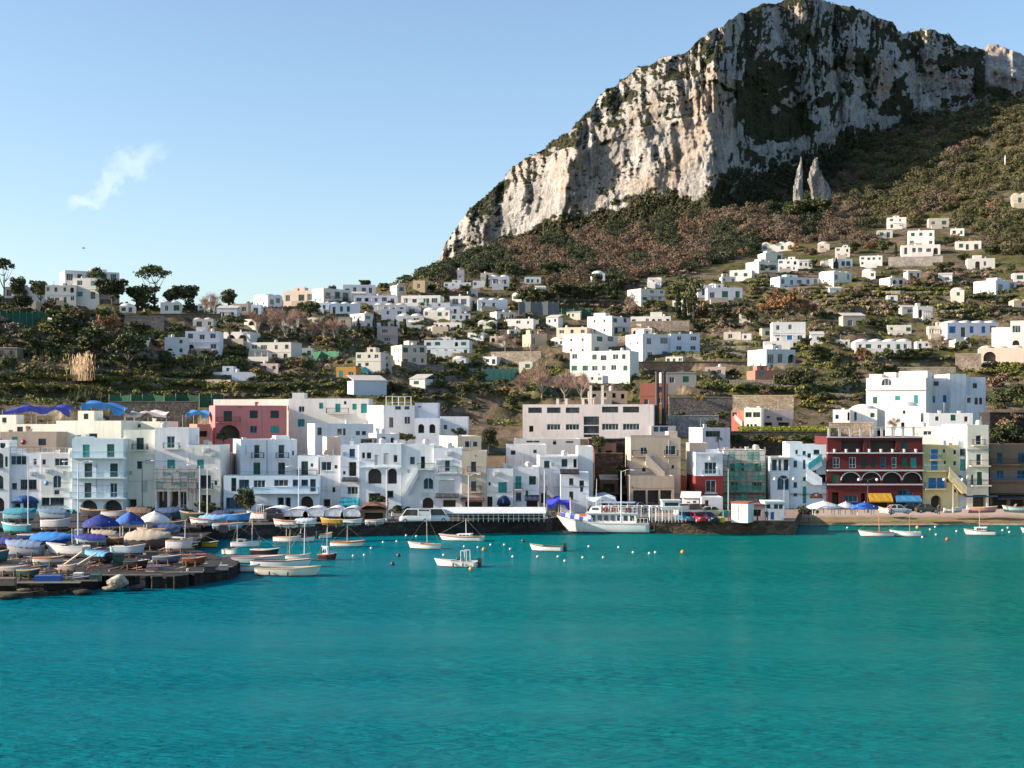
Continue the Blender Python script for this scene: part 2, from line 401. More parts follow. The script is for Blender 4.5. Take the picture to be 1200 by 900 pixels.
def build_mountain():
    cpx = np.arange(488, 1561, 1.25); cpx = cpx[(cpx < 1260) | (np.arange(len(cpx)) % 4 == 0)]
    nt_ = 250; t = np.concatenate([np.linspace(-.12, 1, nt_)**1.0])
    P, T = np.meshgrid(cpx, t, indexing='ij')
    top = curve(SK, cpx); base = curve(BS, cpx); dep = curve(BD, cpx)
    k = np.ones(5)/5; dep = np.convolve(np.pad(dep, 2, 'edge'), k, 'valid')
    top = top+fbm(cpx/9, cpx*0, 2.2, o=4)*3.4-np.clip(ridged(cpx/16, cpx*0, 7.2, o=3), -.5, 1)*3.0+1
    py = base[:, None]+(top-base)[:, None]*T
    Hm = (base-top)[:, None]/F*dep[:, None]                      # wall height in metres
    hz = T*Hm                                                     # metres above the foot
    sx_ = (P-PX0)/F*dep[:, None]                                  # metres along the wall
    along = np.cumsum(np.r_[0, np.hypot(np.diff((cpx-PX0)/F*dep), np.diff(dep))])[:, None]+0*T
    right = sstep(835, 880, P)
    wx = along+fbm(along/60, hz/90, 4.1, o=3)*26
    d = fbm(wx/70, hz/260, .5, o=3)*48*(1+.5*right)
    d += ridged(wx/36, hz/150, 1.9, o=4)*-16
    d += ridged(wx/15, hz/38, 6.1, o=4)*-6.5
    d += fbm(along/9, hz/9, 3.7, o=5)*6.5
    d += ridged(along/5.5, hz/14, 8.8, o=3)*-3.0+fbm(along/3.2, hz/3.6, 2.7, o=3)*2.4
    ledge = fbm(along/110, hz/26, 9.3, o=3)
    d += sstep(.05, .3, ledge)*9
    lean = hz*(.30+.16*right)
    lean += np.clip(hz-.70*Hm, 0, None)*(1.1+.6*right)             # the summit leans back
    dY = dep[:, None]+lean+d*np.clip(T+.3, .25, 1)
    X = (P-PX0)/F*dY; Z = HC-(py-PY0)/F*dY
    n = 26                                                        # back slope
    Xb, Yb, Zb = [X], [dY], [Z]
    for j in range(1, n+1):
        bk = j*9.0
        Xb.append(X[:, -1:]); Yb.append(dY[:, -1:]+bk); Zb.append(Z[:, -1:]-bk*.25-j*j*.35+fbm(along[:, -1:]/20, bk/20, 2.0)*3)
    X, dY, Z = [np.concatenate(q, 1) for q in (Xb, Yb, Zb)]
    V = np.stack([X, dY, Z], -1)
    # where scrub holds: flat enough, or on the crest; extra scrub colour on the right-hand wall also stands in for shade
    du = np.gradient(V, axis=0); dv = np.gradient(V, axis=1); N = np.cross(du, dv); N /= np.linalg.norm(N, axis=-1, keepdims=True)+1e-9
    N *= np.sign(-N[..., 1:2]+1e-9)
    nz = np.abs(N[..., 2]); k = V.shape[1]
    A = along[:, :1]+np.zeros(k); Hz = np.concatenate([hz, np.repeat(hz[:, -1:], n, 1)], 1); Hn = np.concatenate([T, np.ones((len(cpx), n))*1.1], 1)
    PX_ = P[:, :1]+np.zeros(k); R = sstep(838, 880, PX_)
    m = fbm(A/40+fbm(A/30, Hz/30, 1.2)*1.2, Hz/24, 5.5, o=6, g=.62)
    crest = sstep(.62, .97, Hn)*(1-sstep(900, 960, PX_))*sstep(520, 600, PX_)
    veg = sstep(.54, .76, nz+m*.42+crest*.14+R*.04)
    m = m+fbm(A/9, Hz/7, 6.6, o=3)*.42
    veg = np.maximum(veg, R*sstep(.0, .16, m+.07+.08*sstep(.3, .55, Hn)*(1-sstep(.6, .8, Hn))-.10*sstep(.86, 1, Hn)))
    veg = np.maximum(veg, crest*sstep(-.08, .14, m-.02))
    veg = np.maximum(veg, (1-sstep(.04, .20, Hn+m*.32)))
    veg = veg*(1-.85*sstep(1148, 1160, PX_)*sstep(.4, .65, Hn))
    return V, veg, N
MV, MVEG, MN = build_mountain()
def rock_material():
    m, nt, b = new_mat('limestone')
    pos = posn(nt)
    tall = noise(nt, posn(nt, (.05, .05, .02)), 1.0, 7, .62)
    big = noise(nt, pos, .016, 5, .6); mid = noise(nt, pos, .12, 6, .65); fine = noise(nt, pos, .8, 4, .6)
    c = ramp(nt, tall, [(.28, (.15, .14, .13)), (.40, (.33, .31, .285)), (.54, (.46, .44, .405)), (.72, (.56, .54, .50))])
    c = mix(nt, ramp(nt, big, [(.5, (0,)*3), (.66, (.75,)*3)]), c, (.46, .31, .2))
    c = mix(nt, ramp(nt, mid, [(.54, (0,)*3), (.70, (.7,)*3)]), c, (.2, .18, .16))
    pit = noise(nt, pos, .42, 5, .7); c = mix(nt, ramp(nt, pit, [(.53, (0,)*3), (.68, (.55,)*3)]), c, (.12, .108, .09))
    ck = noise(nt, posn(nt, (.16, .16, .022)), 1.0, 6, .7); c = mix(nt, ramp(nt, ck, [(.455, (0,)*3), (.485, (.75,)*3), (.515, (0,)*3)]), c, (.10, .095, .09))
    ck2 = noise(nt, posn(nt, (.05, .05, .11)), 1.0, 6, .7); c = mix(nt, ramp(nt, ck2, [(.46, (0,)*3), (.485, (.5,)*3), (.51, (0,)*3)]), c, (.12, .11, .10))
    at = node(nt, 'ShaderNodeAttribute', attribute_name='veg')
    scrub = ramp(nt, fine, [(.3, (.022, .026, .014)), (.55, (.052, .054, .028)), (.8, (.10, .09, .055))])
    vf = mix(nt, .55, at.outputs['Color'], fine, 'OVERLAY')
    c = mix(nt, ramp(nt, vf, [(.4, (0,)*3), (.6, (1,)*3)]), c, scrub)
    nt.links.new(c, b.inputs['Base Color']); b.inputs['Roughness'].default_value = .95; b.inputs['Specular IOR Level'].default_value = .1
    h = mix(nt, .55, mid, pit); bump(nt, b, h, 1.0, 4.5)
    return m
tag(np_mesh('limestone_mountain', MV.reshape(-1, 3), grid_faces(*MVEG.shape)[:, ::-1], rock_material(), False, {'veg': np.repeat(MVEG.reshape(-1, 1), 3, 1)}), kind='structure')

# ------------------------------------------------------------------ sea
def sea_material():
    m, nt, b = new_mat('sea_water')
    pos = posn(nt)
    sp = nt.nodes.new('ShaderNodeSeparateXYZ'); nt.links.new(pos, sp.inputs[0])
    drift = noise(nt, posn(nt, (.018, .006, 1)), 1.0, 3, .5)
    # clear water over pale sand on one side, over weed on the other
    mr = node(nt, 'ShaderNodeMapRange'); mr.inputs[1].default_value = -60; mr.inputs[2].default_value = 55
    nt.links.new(sp.outputs[0], mr.inputs[0])
    ad = node(nt, 'ShaderNodeMath', operation='MULTIPLY_ADD'); nt.links.new(drift, ad.inputs[0]); ad.inputs[1].default_value = .75; m6 = node(nt, 'ShaderNodeMath', operation='MULTIPLY_ADD'); nt.links.new(mr.outputs[0], m6.inputs[0]); m6.inputs[1].default_value = .62; m6.inputs[2].default_value = -.2; nt.links.new(m6.outputs[0], ad.inputs[2])
    c = ramp(nt, ad.outputs[0], [(.12, (.0002, .128, .20)), (.46, (.0003, .168, .178)), (.80, (.0008, .148, .112))])
    n0 = noise(nt, posn(nt, (.06, .3, 1)), 1.0, 5, .6)
    c = mix(nt, ramp(nt, n0, [(.42, (0,)*3), (.7, (.45,)*3)]), c, (.0, .10, .12))
    nt.links.new(c, b.inputs['Base Color'])
    b.inputs['Roughness'].default_value = .6; b.inputs['Specular IOR Level'].default_value = 0.0; b.inputs['IOR'].default_value = 1.0
    w1 = noise(nt, posn(nt, (.45, 1.5, 1)), 1.0, 4, .6); w2 = noise(nt, posn(nt, (1.1, 2.6, 1)), 1.0, 3, .55)
    s = node(nt, 'ShaderNodeMath', operation='MULTIPLY_ADD'); nt.links.new(w2, s.inputs[0]); s.inputs[1].default_value = .2; nt.links.new(w1, s.inputs[2])
    bump(nt, b, s.outputs[0], .8, .8)
    ln = ramp(nt, noise(nt, posn(nt, (.012, .05, 1)), 1.0, 3), [(.35, (.3,)*3), (.65, (1,)*3)]); bn = [n for n in nt.nodes if n.type == 'BUMP'][0]; nt.links.new(ln, bn.inputs['Strength'])
    gl = node(nt, 'ShaderNodeBsdfGlossy', Roughness=.14); fr = node(nt, 'ShaderNodeFresnel', IOR=1.33); k = node(nt, 'ShaderNodeMath', operation='MULTIPLY'); nt.links.new(fr.outputs[0], k.inputs[0]); k.inputs[1].default_value = .33
    nrm = b.inputs['Normal'].links[0].from_socket; nt.links.new(nrm, gl.inputs['Normal']); nt.links.new(nrm, fr.inputs['Normal'])
    mx = nt.nodes.new('ShaderNodeMixShader'); nt.links.new(k.outputs[0], mx.inputs[0]); nt.links.new(b.outputs[0], mx.inputs[1]); nt.links.new(gl.outputs[0], mx.inputs[2]); nt.links.new(mx.outputs[0], nt.nodes['Material Output'].inputs[0])
    return m
sea = MB(); sea.quad((-6000, -3000, 0), (6000, -3000, 0), (6000, 1600, 0), (-6000, 1600, 0))
tag(sea.build('sea_water', sea_material()), kind='structure')
# ------------------------------------------------------------------ buildings
WHITE = (.80, .79, .77); CREAM = (.74, .69, .58); TAN = (.62, .52, .40); COOL = (.70, .74, .78)
SHUT = {'g': (.012, .10, .055), 'd': (.008, .04, .035), 't': (.02, .27, .25), 'b': (.015, .16, .42), 'w': (.62, .62, .6), 'n': (.10, .055, .03), 'p': (.25, .45, .55), 'k': (.03, .03, .035)}
FRAMEC = {'w': (.7, .7, .68), 'n': (.13, .08, .05), 'k': (.05, .05, .05), 'b': (.03, .2, .4), 'g': (.03, .16, .09)}
HOUSES = []            # (short name, x0, y0, x1, y1) in the photo, used to keep plants off walls and to word other labels
PROTECT = []

def wall_face(mb, W, z0, z1, ops, depth=.22, to=lambda x, y, z: (x, y, z)):
    """a wall from x=0..W, z0..z1 with true rectangular holes and reveals; ops: (x0,z0,x1,z1,depth)"""
    xs = sorted({0, W, *[o[0] for o in ops], *[o[2] for o in ops]}); zs = sorted({z0, z1, *[o[1] for o in ops], *[o[3] for o in ops]})
    idx = {}
    def vid(x, z):
        if (x, z) not in idx: idx[(x, z)] = len(mb.v); mb.v.append(to(x, 0, z))
        return idx[(x, z)]
    for i in range(len(xs)-1):
        for j in range(len(zs)-1):
            cx_, cz_ = (xs[i]+xs[i+1])/2, (zs[j]+zs[j+1])/2
            if any(o[0] < cx_ < o[2] and o[1] < cz_ < o[3] for o in ops): continue
            mb.f.append((vid(xs[i], zs[j]), vid(xs[i+1], zs[j]), vid(xs[i+1], zs[j+1]), vid(xs[i], zs[j+1])))
    for x0, a0, x1, a1, d in ops:
        c = [(x0, a0), (x1, a0), (x1, a1), (x0, a1)]
        for k in range(4):
            p, q = c[k], c[(k+1) % 4]
            mb.quad(to(p[0], 0, p[1]), to(p[0], d, p[1]), to(q[0], d, q[1]), to(q[0], 0, q[1]))
def arch_fill(mb, x0, z0, x1, z1, to, n=8, r=None):
    """the two corners of wall that turn a rectangular hole into a round-headed one"""
    w = (x1-x0)/2; xc = (x0+x1)/2; rise = min(w, (z1-z0)*.9) if r is None else r; zc = z1-rise
    for sgn in (-1, 1):
        arc = [(xc+sgn*w*math.cos(t*PI/2/n), zc+rise*math.sin(t*PI/2/n)) for t in range(n+1)]
        for a, b in zip(arc[:-1], arc[1:]):
            mb.quad(to(a[0], .002, a[1]), to(b[0], .002, b[1]), to(b[0], .002, z1), to(a[0], .002, z1)) if abs(a[1]-z1) > 1e-6 else None
            mb.quad(to(a[0], .002, a[1]), to(a[0], .22, a[1]), to(b[0], .22, b[1]), to(b[0], .002, b[1]))
def win_mesh(name, x0, z0, x1, z1, fc, parent, to, kind='w', d=.16, small=False):
    w, h = x1-x0, z1-z0; t = min(.09, w*.14); m = MB()
    def bx(a, b, c, e, y0, y1):
        k = len(m.v); m.box(a, y0, b, c, y1, e)
        m.v[k:] = [to(*p) for p in m.v[k:]]
    bx(x0, z0, x0+t, z1, d-.05, d+.02); bx(x1-t, z0, x1, z1, d-.05, d+.02); bx(x0+t, z1-t, x1-t, z1, d-.05, d+.02); bx(x0+t, z0, x1-t, z0+t, d-.05, d+.02)
    n = max(1, int(round(w/.75)))
    for i in range(1, n):
        c = x0+w*i/n; bx(c-t*.4, z0+t, c+t*.4, z1-t, d-.045, d+.015)
    if kind == 'w' and w > .5 and not small: bx(x0-.08, z0-.09, x1+.08, z0-.012, -.09, .13)
    if kind == 'd': bx(x0+t, z0+h*.32, x1-t, z0+h*.32+t*.7, d-.045, d+.015)
    p = [(x0+t*.5, d, z0+t*.5), (x1-t*.5, d, z0+t*.5), (x1-t*.5, d, z1-t*.5), (x0+t*.5, d, z1-t*.5)]
    if small:
        k = len(m.f); m.poly([to(*q) for q in p])
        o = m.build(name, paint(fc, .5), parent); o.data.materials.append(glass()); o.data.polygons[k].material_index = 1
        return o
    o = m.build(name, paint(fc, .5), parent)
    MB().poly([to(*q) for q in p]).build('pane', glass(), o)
    return o
def shutter_mesh(x0, z0, x1, z1, c, parent, to, d=.08):
    m = MB(); mid = (x0+x1)/2
    for a, b in ((x0+.02, mid-.012), (mid+.012, x1-.02)):
        k = len(m.v); m.box(a, d-.04, z0+.03, b, d+.02, z1-.03); m.v[k:] = [to(*p) for p in m.v[k:]]
    return m.build('shutter', louvre(c), parent)

class House:
    def __init__(s, name, label, short, cat, xm, x1, yt, yb, Y, xl=None, D=8.0, yaw=None, col=WHITE, par=.55, group=None, roofc=(.52, .48, .43), dirt=.5, base=4.0, top=True):
        phi = math.atan((xm-PX0)/F)
        if xl is not None and xm-xl > .5:
            wl = (xm-xl)*Y/F; D = max(D, wl*1.12); th = math.asin(min(.95, wl/D))-phi
        else: th = math.radians(yaw or 0)
        s.th, s.Y, s.xm, s.yb, s.D = th, Y, xm, yb, D
        s.o = pt(xm, yb, Y); s.c, s.s = math.cos(th), math.sin(th)
        s.W = s.sx(x1); s.H = s.sz(xm, yt)
        if top:
            s.root = thing(name, label, cat, s.o, th, group)
            HOUSES.append((short, xl if xl is not None else xm, yt, x1, yb)); PROTECT.append((xl if xl is not None else xm, yt, x1, yb))
        s.col, s.par, s.roofc, s.dirt, s.base = col, par, roofc, dirt, base
        s.fr, s.lf, s.arches = [], [], []
        s.rh = s.H-par
    def sx(s, px):
        u_ = (px-PX0)/F; return (u_*s.o.y-s.o.x)/(s.c-u_*s.s)
    def sz(s, px, py):
        d = s.o.y+s.sx(px)*s.s; return HC-(py-PY0)*d/F-s.o.z
    def rect(s, x0, y0, x1, y1):
        a, b = s.sx(x0), s.sx(x1); zb, zt = s.sz((x0+x1)/2, y1), s.sz((x0+x1)/2, y0)
        return max(a, .06), max(zb, .03), min(b, s.W-.06), min(zt, s.H-.12)
    # -- features, given at their place in the photo
    def add(s, feats, small=False):
        for f in feats:
            k = f[0]; arg = f[5] if len(f) > 5 else None
            if k in 'wdosaA' and len(k) == 1:
                x0, z0, x1, z1 = s.rect(*f[1:5])
                if x1-x0 < .15 or z1-z0 < .15: continue
                if any(x0 < q[2]+.01 and x1 > q[0]-.01 and z0 < q[3]+.01 and z1 > q[1]-.01 for q in s.fr): continue
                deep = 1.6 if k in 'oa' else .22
                s.fr.append((x0, z0, x1, z1, deep))
                if k in 'aA': s.arches.append((x0, z0, x1, z1, f[6] if len(f) > 6 else None))
                I = lambda x, y, z: (x, y, z)
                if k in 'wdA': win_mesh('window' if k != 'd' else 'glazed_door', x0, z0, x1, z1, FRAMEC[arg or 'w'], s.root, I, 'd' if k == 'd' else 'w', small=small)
                if k == 's': shutter_mesh(x0, z0, x1, z1, SHUT[arg or 'g'], s.root, I)
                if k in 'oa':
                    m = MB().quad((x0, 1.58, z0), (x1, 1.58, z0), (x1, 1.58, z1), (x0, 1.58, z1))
                    m.build('doorway', paint((.10, .085, .07), .9), s.root)  # dark backing sheet; shade of the unlit interior put into its colour
            elif k == 'sh':     # open shutter leaves either side of a window
                x0, z0, x1, z1 = s.rect(*f[1:5]); w = (x1-x0)*.42; m = MB()
                m.box(x0-w, -.06, z0, x0-.02, -.015, z1); m.box(x1+.02, -.06, z0, x1+w, -.015, z1)
                m.build('shutter', louvre(SHUT[arg or 'g']), s.root)
            elif k == 'B':      # balcony: x0, y of slab top, x1, railing colour
                a, b = max(s.sx(f[1]), -.6), min(s.sx(f[3]), s.W+.6); z = s.sz((f[1]+f[3])/2, f[2]); dp = 1.0
                o = MB().box(a, -dp, z-.16, b, .05, z).build('balcony', stucco(s.col), s.root)
                c = SHUT[f[4]] if len(f) > 4 else SHUT['k']; m = MB(); h = .95
                for p, q in (((a, -dp), (b, -dp)), ((a, -dp), (a, 0)), ((b, -dp), (b, 0))):
                    m.bar((p[0], p[1]+.03, z+h), (q[0], q[1]+.03, z+h), .035); m.bar((p[0], p[1]+.03, z+.1), (q[0], q[1]+.03, z+.1), .025)
                    n = max(1, int(math.hypot(q[0]-p[0], q[1]-p[1])/.16))
                    for i in range(n+1):
                        t = i/n; x, y = p[0]+(q[0]-p[0])*t, p[1]+(q[1]-p[1])*t+.03; m.bar((x, y, z), (x, y, z+h), .016, 3)
                m.build('railing', paint(c, .5), o)
            elif k == 'K':      # awning
                a, b = s.sx(f[1]), s.sx(f[3]); zt, zb = s.sz((f[1]+f[3])/2, f[2]), s.sz((f[1]+f[3])/2, f[4]); c = f[5]
                if arg is None: c = SHUT['b']
                m = MB(); n = 8; out = 1.5
                rings = []
                for j in range(n+1):
                    x = a+(b-a)*j/n; sag = .04*math.sin(j*2.4)
                    rings.append([(x, -.02, zt), (x, -out*.6, zt-(zt-zb)*.42+sag), (x, -out, zb+.22), (x, -out-.01, zb), (x, -out+.05, zb), (x, -.02, zt-.12)])
                m.loft(rings); m.build('awning', cloth(c), s.root)
            elif k == 'Q':      # half-dome canopy
                a, b = s.sx(f[1]), s.sx(f[3]); zt, zb = s.sz((f[1]+f[3])/2, f[2]), s.sz((f[1]+f[3])/2, f[4]); m = MB(); w = (b-a)/2; xc = (a+b)/2
                rings = []
                for j in range(9):
                    t = PI*j/8; rings.append([(xc-w*math.cos(t)*math.cos(q*PI/10), -w*.75*math.sin(q*PI/10)*math.sin(t)**.5-.01, zb+(zt-zb)*math.sin(t)*math.cos(q*PI/10*.8)+.02) for q in range(6)])
                m.loft(rings, cap=False, close=False); m.build('awning', cloth(f[5] if len(f) > 5 else SHUT['b']), s.root)
            elif k == 'L':      # projecting band / slab
                a, b = s.sx(f[1])-.08, s.sx(f[3])+.08; z = s.sz((f[1]+f[3])/2, f[2]); o = f[4] if len(f) > 4 else .18
                MB().box(a, -o, z-.22, b, .02, z).build('cornice', stucco(f[5] if len(f) > 5 else s.col), s.root)
            elif k == 'P':      # drain pipe
                x = s.sx(f[1]); MB().bar((x, -.07, s.sz(f[1], f[3])), (x, -.07, s.sz(f[1], f[2])), .06, 6).build('drainpipe', paint((.35, .35, .36)), s.root)
            elif k == 'X':      # outside stair with a solid parapet, from (x0,y0) low to (x1,y1) high
                xa, za = s.sx(f[1]), s.sz(f[1], f[2]); xb, zb = s.sx(f[3]), s.sz(f[3], f[4]); m = MB(); n = max(4, int(abs(zb-za)/.2)); th_ = f[6] if len(f) > 6 else .9
                lo = min(za, zb)-.3
                for i in range(n):
                    t0, t1 = i/n, (i+1)/n; x0, x1 = sorted((xa+(xb-xa)*t0, xa+(xb-xa)*t1)); z = za+(zb-za)*t1
                    m.box(x0, -1.05, max(lo, z-1.2), x1, .03, z)
                st = m.build('staircase', stucco(s.col), s.root); m = MB()
                lft = [(xa, za), (xb, zb)]
                m.loft([[(x, -1.16, z-.25), (x, -1.06, z-.25), (x, -1.06, z+th_), (x, -1.16, z+th_)] for x, z in lft])
                m.build('stair_rail', stucco(f[5] if arg is not None else s.col), st)
            elif k == 'C':      # dish, lamp or sign round
                x, z = s.sx(f[1]), s.sz(f[1], f[2]); r = f[3]*s.Y/F; m = MB()
                m.loft([[(x+r*q*math.cos(2*PI*i/12), -.3-.25*(1-q), z+r*q*math.sin(2*PI*i/12)) for i in range(12)] for q in (.15, .6, 1)], cap=True)
                m.build('dish', paint(f[4]), s.root)
        return s
    def side(s, wins, small=True):
        """openings on the end wall that shows: (distance back from the corner 0..1, width m, z0, z1, kind)"""
        for t, w, z0, z1, k in wins:
            y0 = t*s.D; o = (s.D-y0-w/2, z0, s.D-y0+w/2, z1, .22)
            if o[0] < .1 or o[2] > s.D-.1 or z1 > s.H-.1: continue
            s.lf.append(o); to = lambda x, y, z: (y, s.D-x, z)
            if k == 'o': continue
            if k == 'w': win_mesh('window', o[0], z0, o[2], z1, FRAMEC['w'], s.root, to, small=small)
            else: shutter_mesh(o[0], z0, o[2], z1, SHUT[k], s.root, to)
        return s
    def finish(s, parent=None, name='wall', off=None, roof='flat'):
        W, D, H, b = s.W, s.D, s.H, s.base
        m = MB(); I = lambda x, y, z: (x, y, z)
        wall_face(m, W, 0, H, s.fr, to=I)
        for a in s.arches: arch_fill(m, a[0], a[1], a[2], a[3], I, r=a[4])
        wall_face(m, D, 0, H, s.lf, to=lambda x, y, z: (y, D-x, z))
        m.quad((W, 0, 0), (W, D, 0), (W, D, H), (W, 0, H)); m.quad((W, D, 0), (0, D, 0), (0, D, H), (W, D, H))
        c = [(0, 0), (W, 0), (W, D), (0, D)]
        for i in range(4):
            p, q = c[i], c[(i+1) % 4]; m.quad((*p, -b), (*q, -b), (*q, 0), (*p, 0))
        t = .24
        if s.par > .05:
            i_ = [(t, t), (W-t, t), (W-t, D-t), (t, D-t)]
            for i in range(4):
                p, q, r, u_ = c[i], c[(i+1) % 4], i_[(i+1) % 4], i_[i]
                m.quad((*p, H), (*q, H), (*r, H), (*u_, H)); m.quad((*u_, H), (*r, H), (*r, s.rh), (*u_, s.rh))
        m.build(name, stucco(s.col, s.dirt), s.root)
        r = MB()
        if roof == 'flat':
            if s.par > .05: r.quad((t, t, s.rh), (W-t, t, s.rh), (W-t, D-t, s.rh), (t, D-t, s.rh))
            else: r.box(-.12, -.12, H+.002, W+.12, D+.12, H+.2)
        elif roof == 'vault':     # barrel vaults side by side
            n = max(1, int(round(W/4.5))); k = 8
            for j in range(n):
                a, e = W*j/n, W*(j+1)/n; w = (e-a)/2
                r.loft([[(a+w-w*math.cos(PI*i/k), y, s.rh+.02+w*.55*math.sin(PI*i/k)) for i in range(k+1)] for y in (t, D-t)])
        elif roof == 'shed':
            r.loft([[(x, -.15, H-.05), (x, -.15, H+.1), (x, D+.1, H+D*.22+.1), (x, D+.1, H+D*.22-.05)] for x in (-.15, W+.15)])
        elif roof == 'gable':
            h = D*.26; r.loft([[(x, -.3, H-.02), (x, D/2, H+h), (x, D+.3, H-.02), (x, D/2, H+h-.15)] for x in (-.25, W+.25)])
            g = MB()
            for x in (0, W): g.poly([(x, 0, H), (x, D, H), (x, D/2, H+h-.05)])
            g.build('gable_wall', stucco(s.col), s.root)
        elif roof == 'dome':
            cx_, cy_, R = W/2, D/2, min(W, D)*.42
            r.loft([[(cx_+R*math.cos(a)*math.cos(2*PI*i/14), cy_+R*math.cos(a)*math.sin(2*PI*i/14), s.rh+R*.62*math.sin(a)) for i in range(14)] for a in np.linspace(0, PI/2*.97, 6)])
        r.build('roof', stucco(s.roofc if roof in ('flat', 'shed', 'gable') else s.col, .5), s.root, smooth=roof in ('vault', 'dome'))
        return s
    # -- things on the roof that belong to the house
    def box_on(s, name, a0, a1, b0, b1, h, col=None, win=None, z=None):
        W, D = s.W, s.D; z = s.rh if z is None else z
        x0, x1, y0, y1 = W*a0, W*a1, D*b0, D*b1
        m = MB(); ops = []
        if win: ops = [((x1-x0)*.35, h*.35, (x1-x0)*.35+min(.9, (x1-x0)*.4), h*.78, .2)]
        wall_face(m, x1-x0, 0, h, ops, to=lambda x, y, zz: (x0+x, y0+y, z+zz))
        m.quad((x1, y0, z), (x1, y1, z), (x1, y1, z+h), (x1, y0, z+h)); m.quad((x1, y1, z), (x0, y1, z), (x0, y1, z+h), (x1, y1, z+h)); m.quad((x0, y1, z), (x0, y0, z), (x0, y0, z+h), (x0, y1, z+h))
        m.quad((x0, y0, z+h), (x1, y0, z+h), (x1, y1, z+h), (x0, y1, z+h))
        o = m.build(name, stucco(col or s.col), s.root)
        if win:
            q = ops[0]; MB().quad((x0+q[0], y0+.17, z+q[1]), (x0+q[2], y0+.17, z+q[1]), (x0+q[2], y0+.17, z+q[3]), (x0+q[0], y0+.17, z+q[3])).build('pane', glass(), o)
        return o
    def chimney(s, a, b, h=1.1):
        x, y, z = s.W*a, s.D*b, s.rh
        m = MB().box(x-.25, y-.25, z-.05, x+.25, y+.25, z+h); m.box(x-.33, y-.33, z+h, x+.33, y+.33, z+h+.14)
        return m.build('chimney', stucco(s.col), s.root)
    def tank(s, a, b, r=.55, h=1.2):
        x, y, z = s.W*a, s.D*b, s.rh
        return MB().loft([[(x+r*k*math.cos(2*PI*i/10), y+r*k*math.sin(2*PI*i/10), z+q) for i in range(10)] for k, q in ((1, 0), (1, h), (.6, h+.2))]).build('water_tank', paint((.5, .5, .5), .4), s.root)
    def aerial(s, a, b, h=2.6):
        x, y, z = s.W*a, s.D*b, s.rh; m = MB().bar((x, y, z-.05), (x, y, z+h), .035)
        for i in range(4): m.bar((x-.45+.06*i, y, z+h-.15-i*.22), (x+.45-.06*i, y, z+h-.15-i*.22), .02, 3)
        return m.build('aerial', paint((.3, .3, .3), .4, .6), s.root)
    def rail(s, h=.95, c='w', y=.12):
        m = MB(); W, z = s.W, s.H
        m.bar((.1, y, z+h), (W-.1, y, z+h), .035)
        n = max(2, int(W/.9))
        for i in range(n+1): x = .1+(W-.2)*i/n; m.bar((x, y, z-.02), (x, y, z+h), .025)
        m.bar((.1, y, z+h*.5), (W-.1, y, z+h*.5), .02)
        return m.build('roof_railing', paint(SHUT[c], .5), s.root)

def wall_clutter(H, seed):
    """air conditioners, wall lamps, meter boxes and loose cables on a street front"""
    r = random.Random(seed); busy = [(o[0]-.25, o[1]-.2, o[2]+.25, o[3]+.25) for o in H.fr]
    def free(x, z, w, h): return not any(x < b[2] and x+w > b[0] and z < b[3] and z+h > b[1] for b in busy) and .2 < x < H.W-w-.2 and z+h < H.H-.3
    for k in range(r.randint(3, 6)):
        x, z = r.uniform(.3, max(.4, H.W-1.2)), r.uniform(2.2, max(2.4, H.H-1)); kind = r.choice(('air_conditioner', 'wall_lamp', 'meter_box', 'vent_pipe', 'air_conditioner'))
        w, h = {'air_conditioner': (.85, .6), 'wall_lamp': (.22, .4), 'meter_box': (.4, .55), 'vent_pipe': (.16, 1.6)}[kind]
        if not free(x, z, w, h): continue
        busy.append((x, z, x+w, z+h)); m = MB()
        if kind == 'air_conditioner': m.box(x, -.36, z, x+w, -.02, z+h); m.loft([[(x+.3+.22*math.cos(i*PI/5), y, z+.3+.22*math.sin(i*PI/5)) for i in range(10)] for y in (-.37, -.39)]); m.box(x+.1, -.3, z-.08, x+.16, 0, z); m.box(x+w-.16, -.3, z-.08, x+w-.1, 0, z); c = (.62, .62, .6)
        elif kind == 'wall_lamp': m.bar((x, 0, z+.3), (x, -.3, z+.38), .025); m.loft([[(x+q*math.cos(i*PI/3), -.3+q*math.sin(i*PI/3), z+zz) for i in range(6)] for q, zz in ((.05, .38), (.12, .3), (.09, .08))]); c = (.06, .06, .06)
        elif kind == 'meter_box': m.box(x, -.12, z, x+w, -.004, z+h); m.box(x+.03, -.13, z+.03, x+w-.03, -.122, z+h-.03); c = (.4, .4, .38)
        else: m.bar((x, -.09, z), (x, -.09, z+h), .05, 6); m.bar((x, -.09, z+h), (x, .03, z+h), .05, 6); c = (.42, .4, .38)
        m.build(kind, paint(c, .6), H.root)
    if r.random() < .8:
        z = r.uniform(3, max(3.2, H.H*.7)); m = MB(); p = Vector((.1, -.03, z))
        for i in range(1, 9): q = Vector((.1+(H.W-.2)*i/8, -.03, z-.12*math.sin(i/8*PI)+r.uniform(-.03, .03))); m.bar(p, q, .018, 3); p = q
        m.build('cable', paint((.06, .06, .06), .6), H.root)
def dress(H, seed, room=.5, chim=.7, tankp=.3, aer=.6):
    r = random.Random(seed)
    if H.par > .05 and H.W > 3:
        if r.random() < room and H.W > 6:
            a = r.uniform(.1, .55); H.box_on('roof_room', a, min(.95, a+r.uniform(.2, .38)), .45, .92, r.uniform(1.9, 2.4), win=r.random() < .7)
        if r.random() < chim: H.chimney(r.uniform(.1, .9), r.uniform(.12, .4), r.uniform(.6, 1.2))
        if r.random() < chim*.5: H.chimney(r.uniform(.1, .9), r.uniform(.15, .8), r.uniform(.5, .9))
        if r.random() < tankp: H.tank(r.uniform(.15, .85), r.uniform(.2, .42))
        if r.random() < aer: H.aerial(r.uniform(.1, .9), r.uniform(.3, .42), r.uniform(1.6, 3))
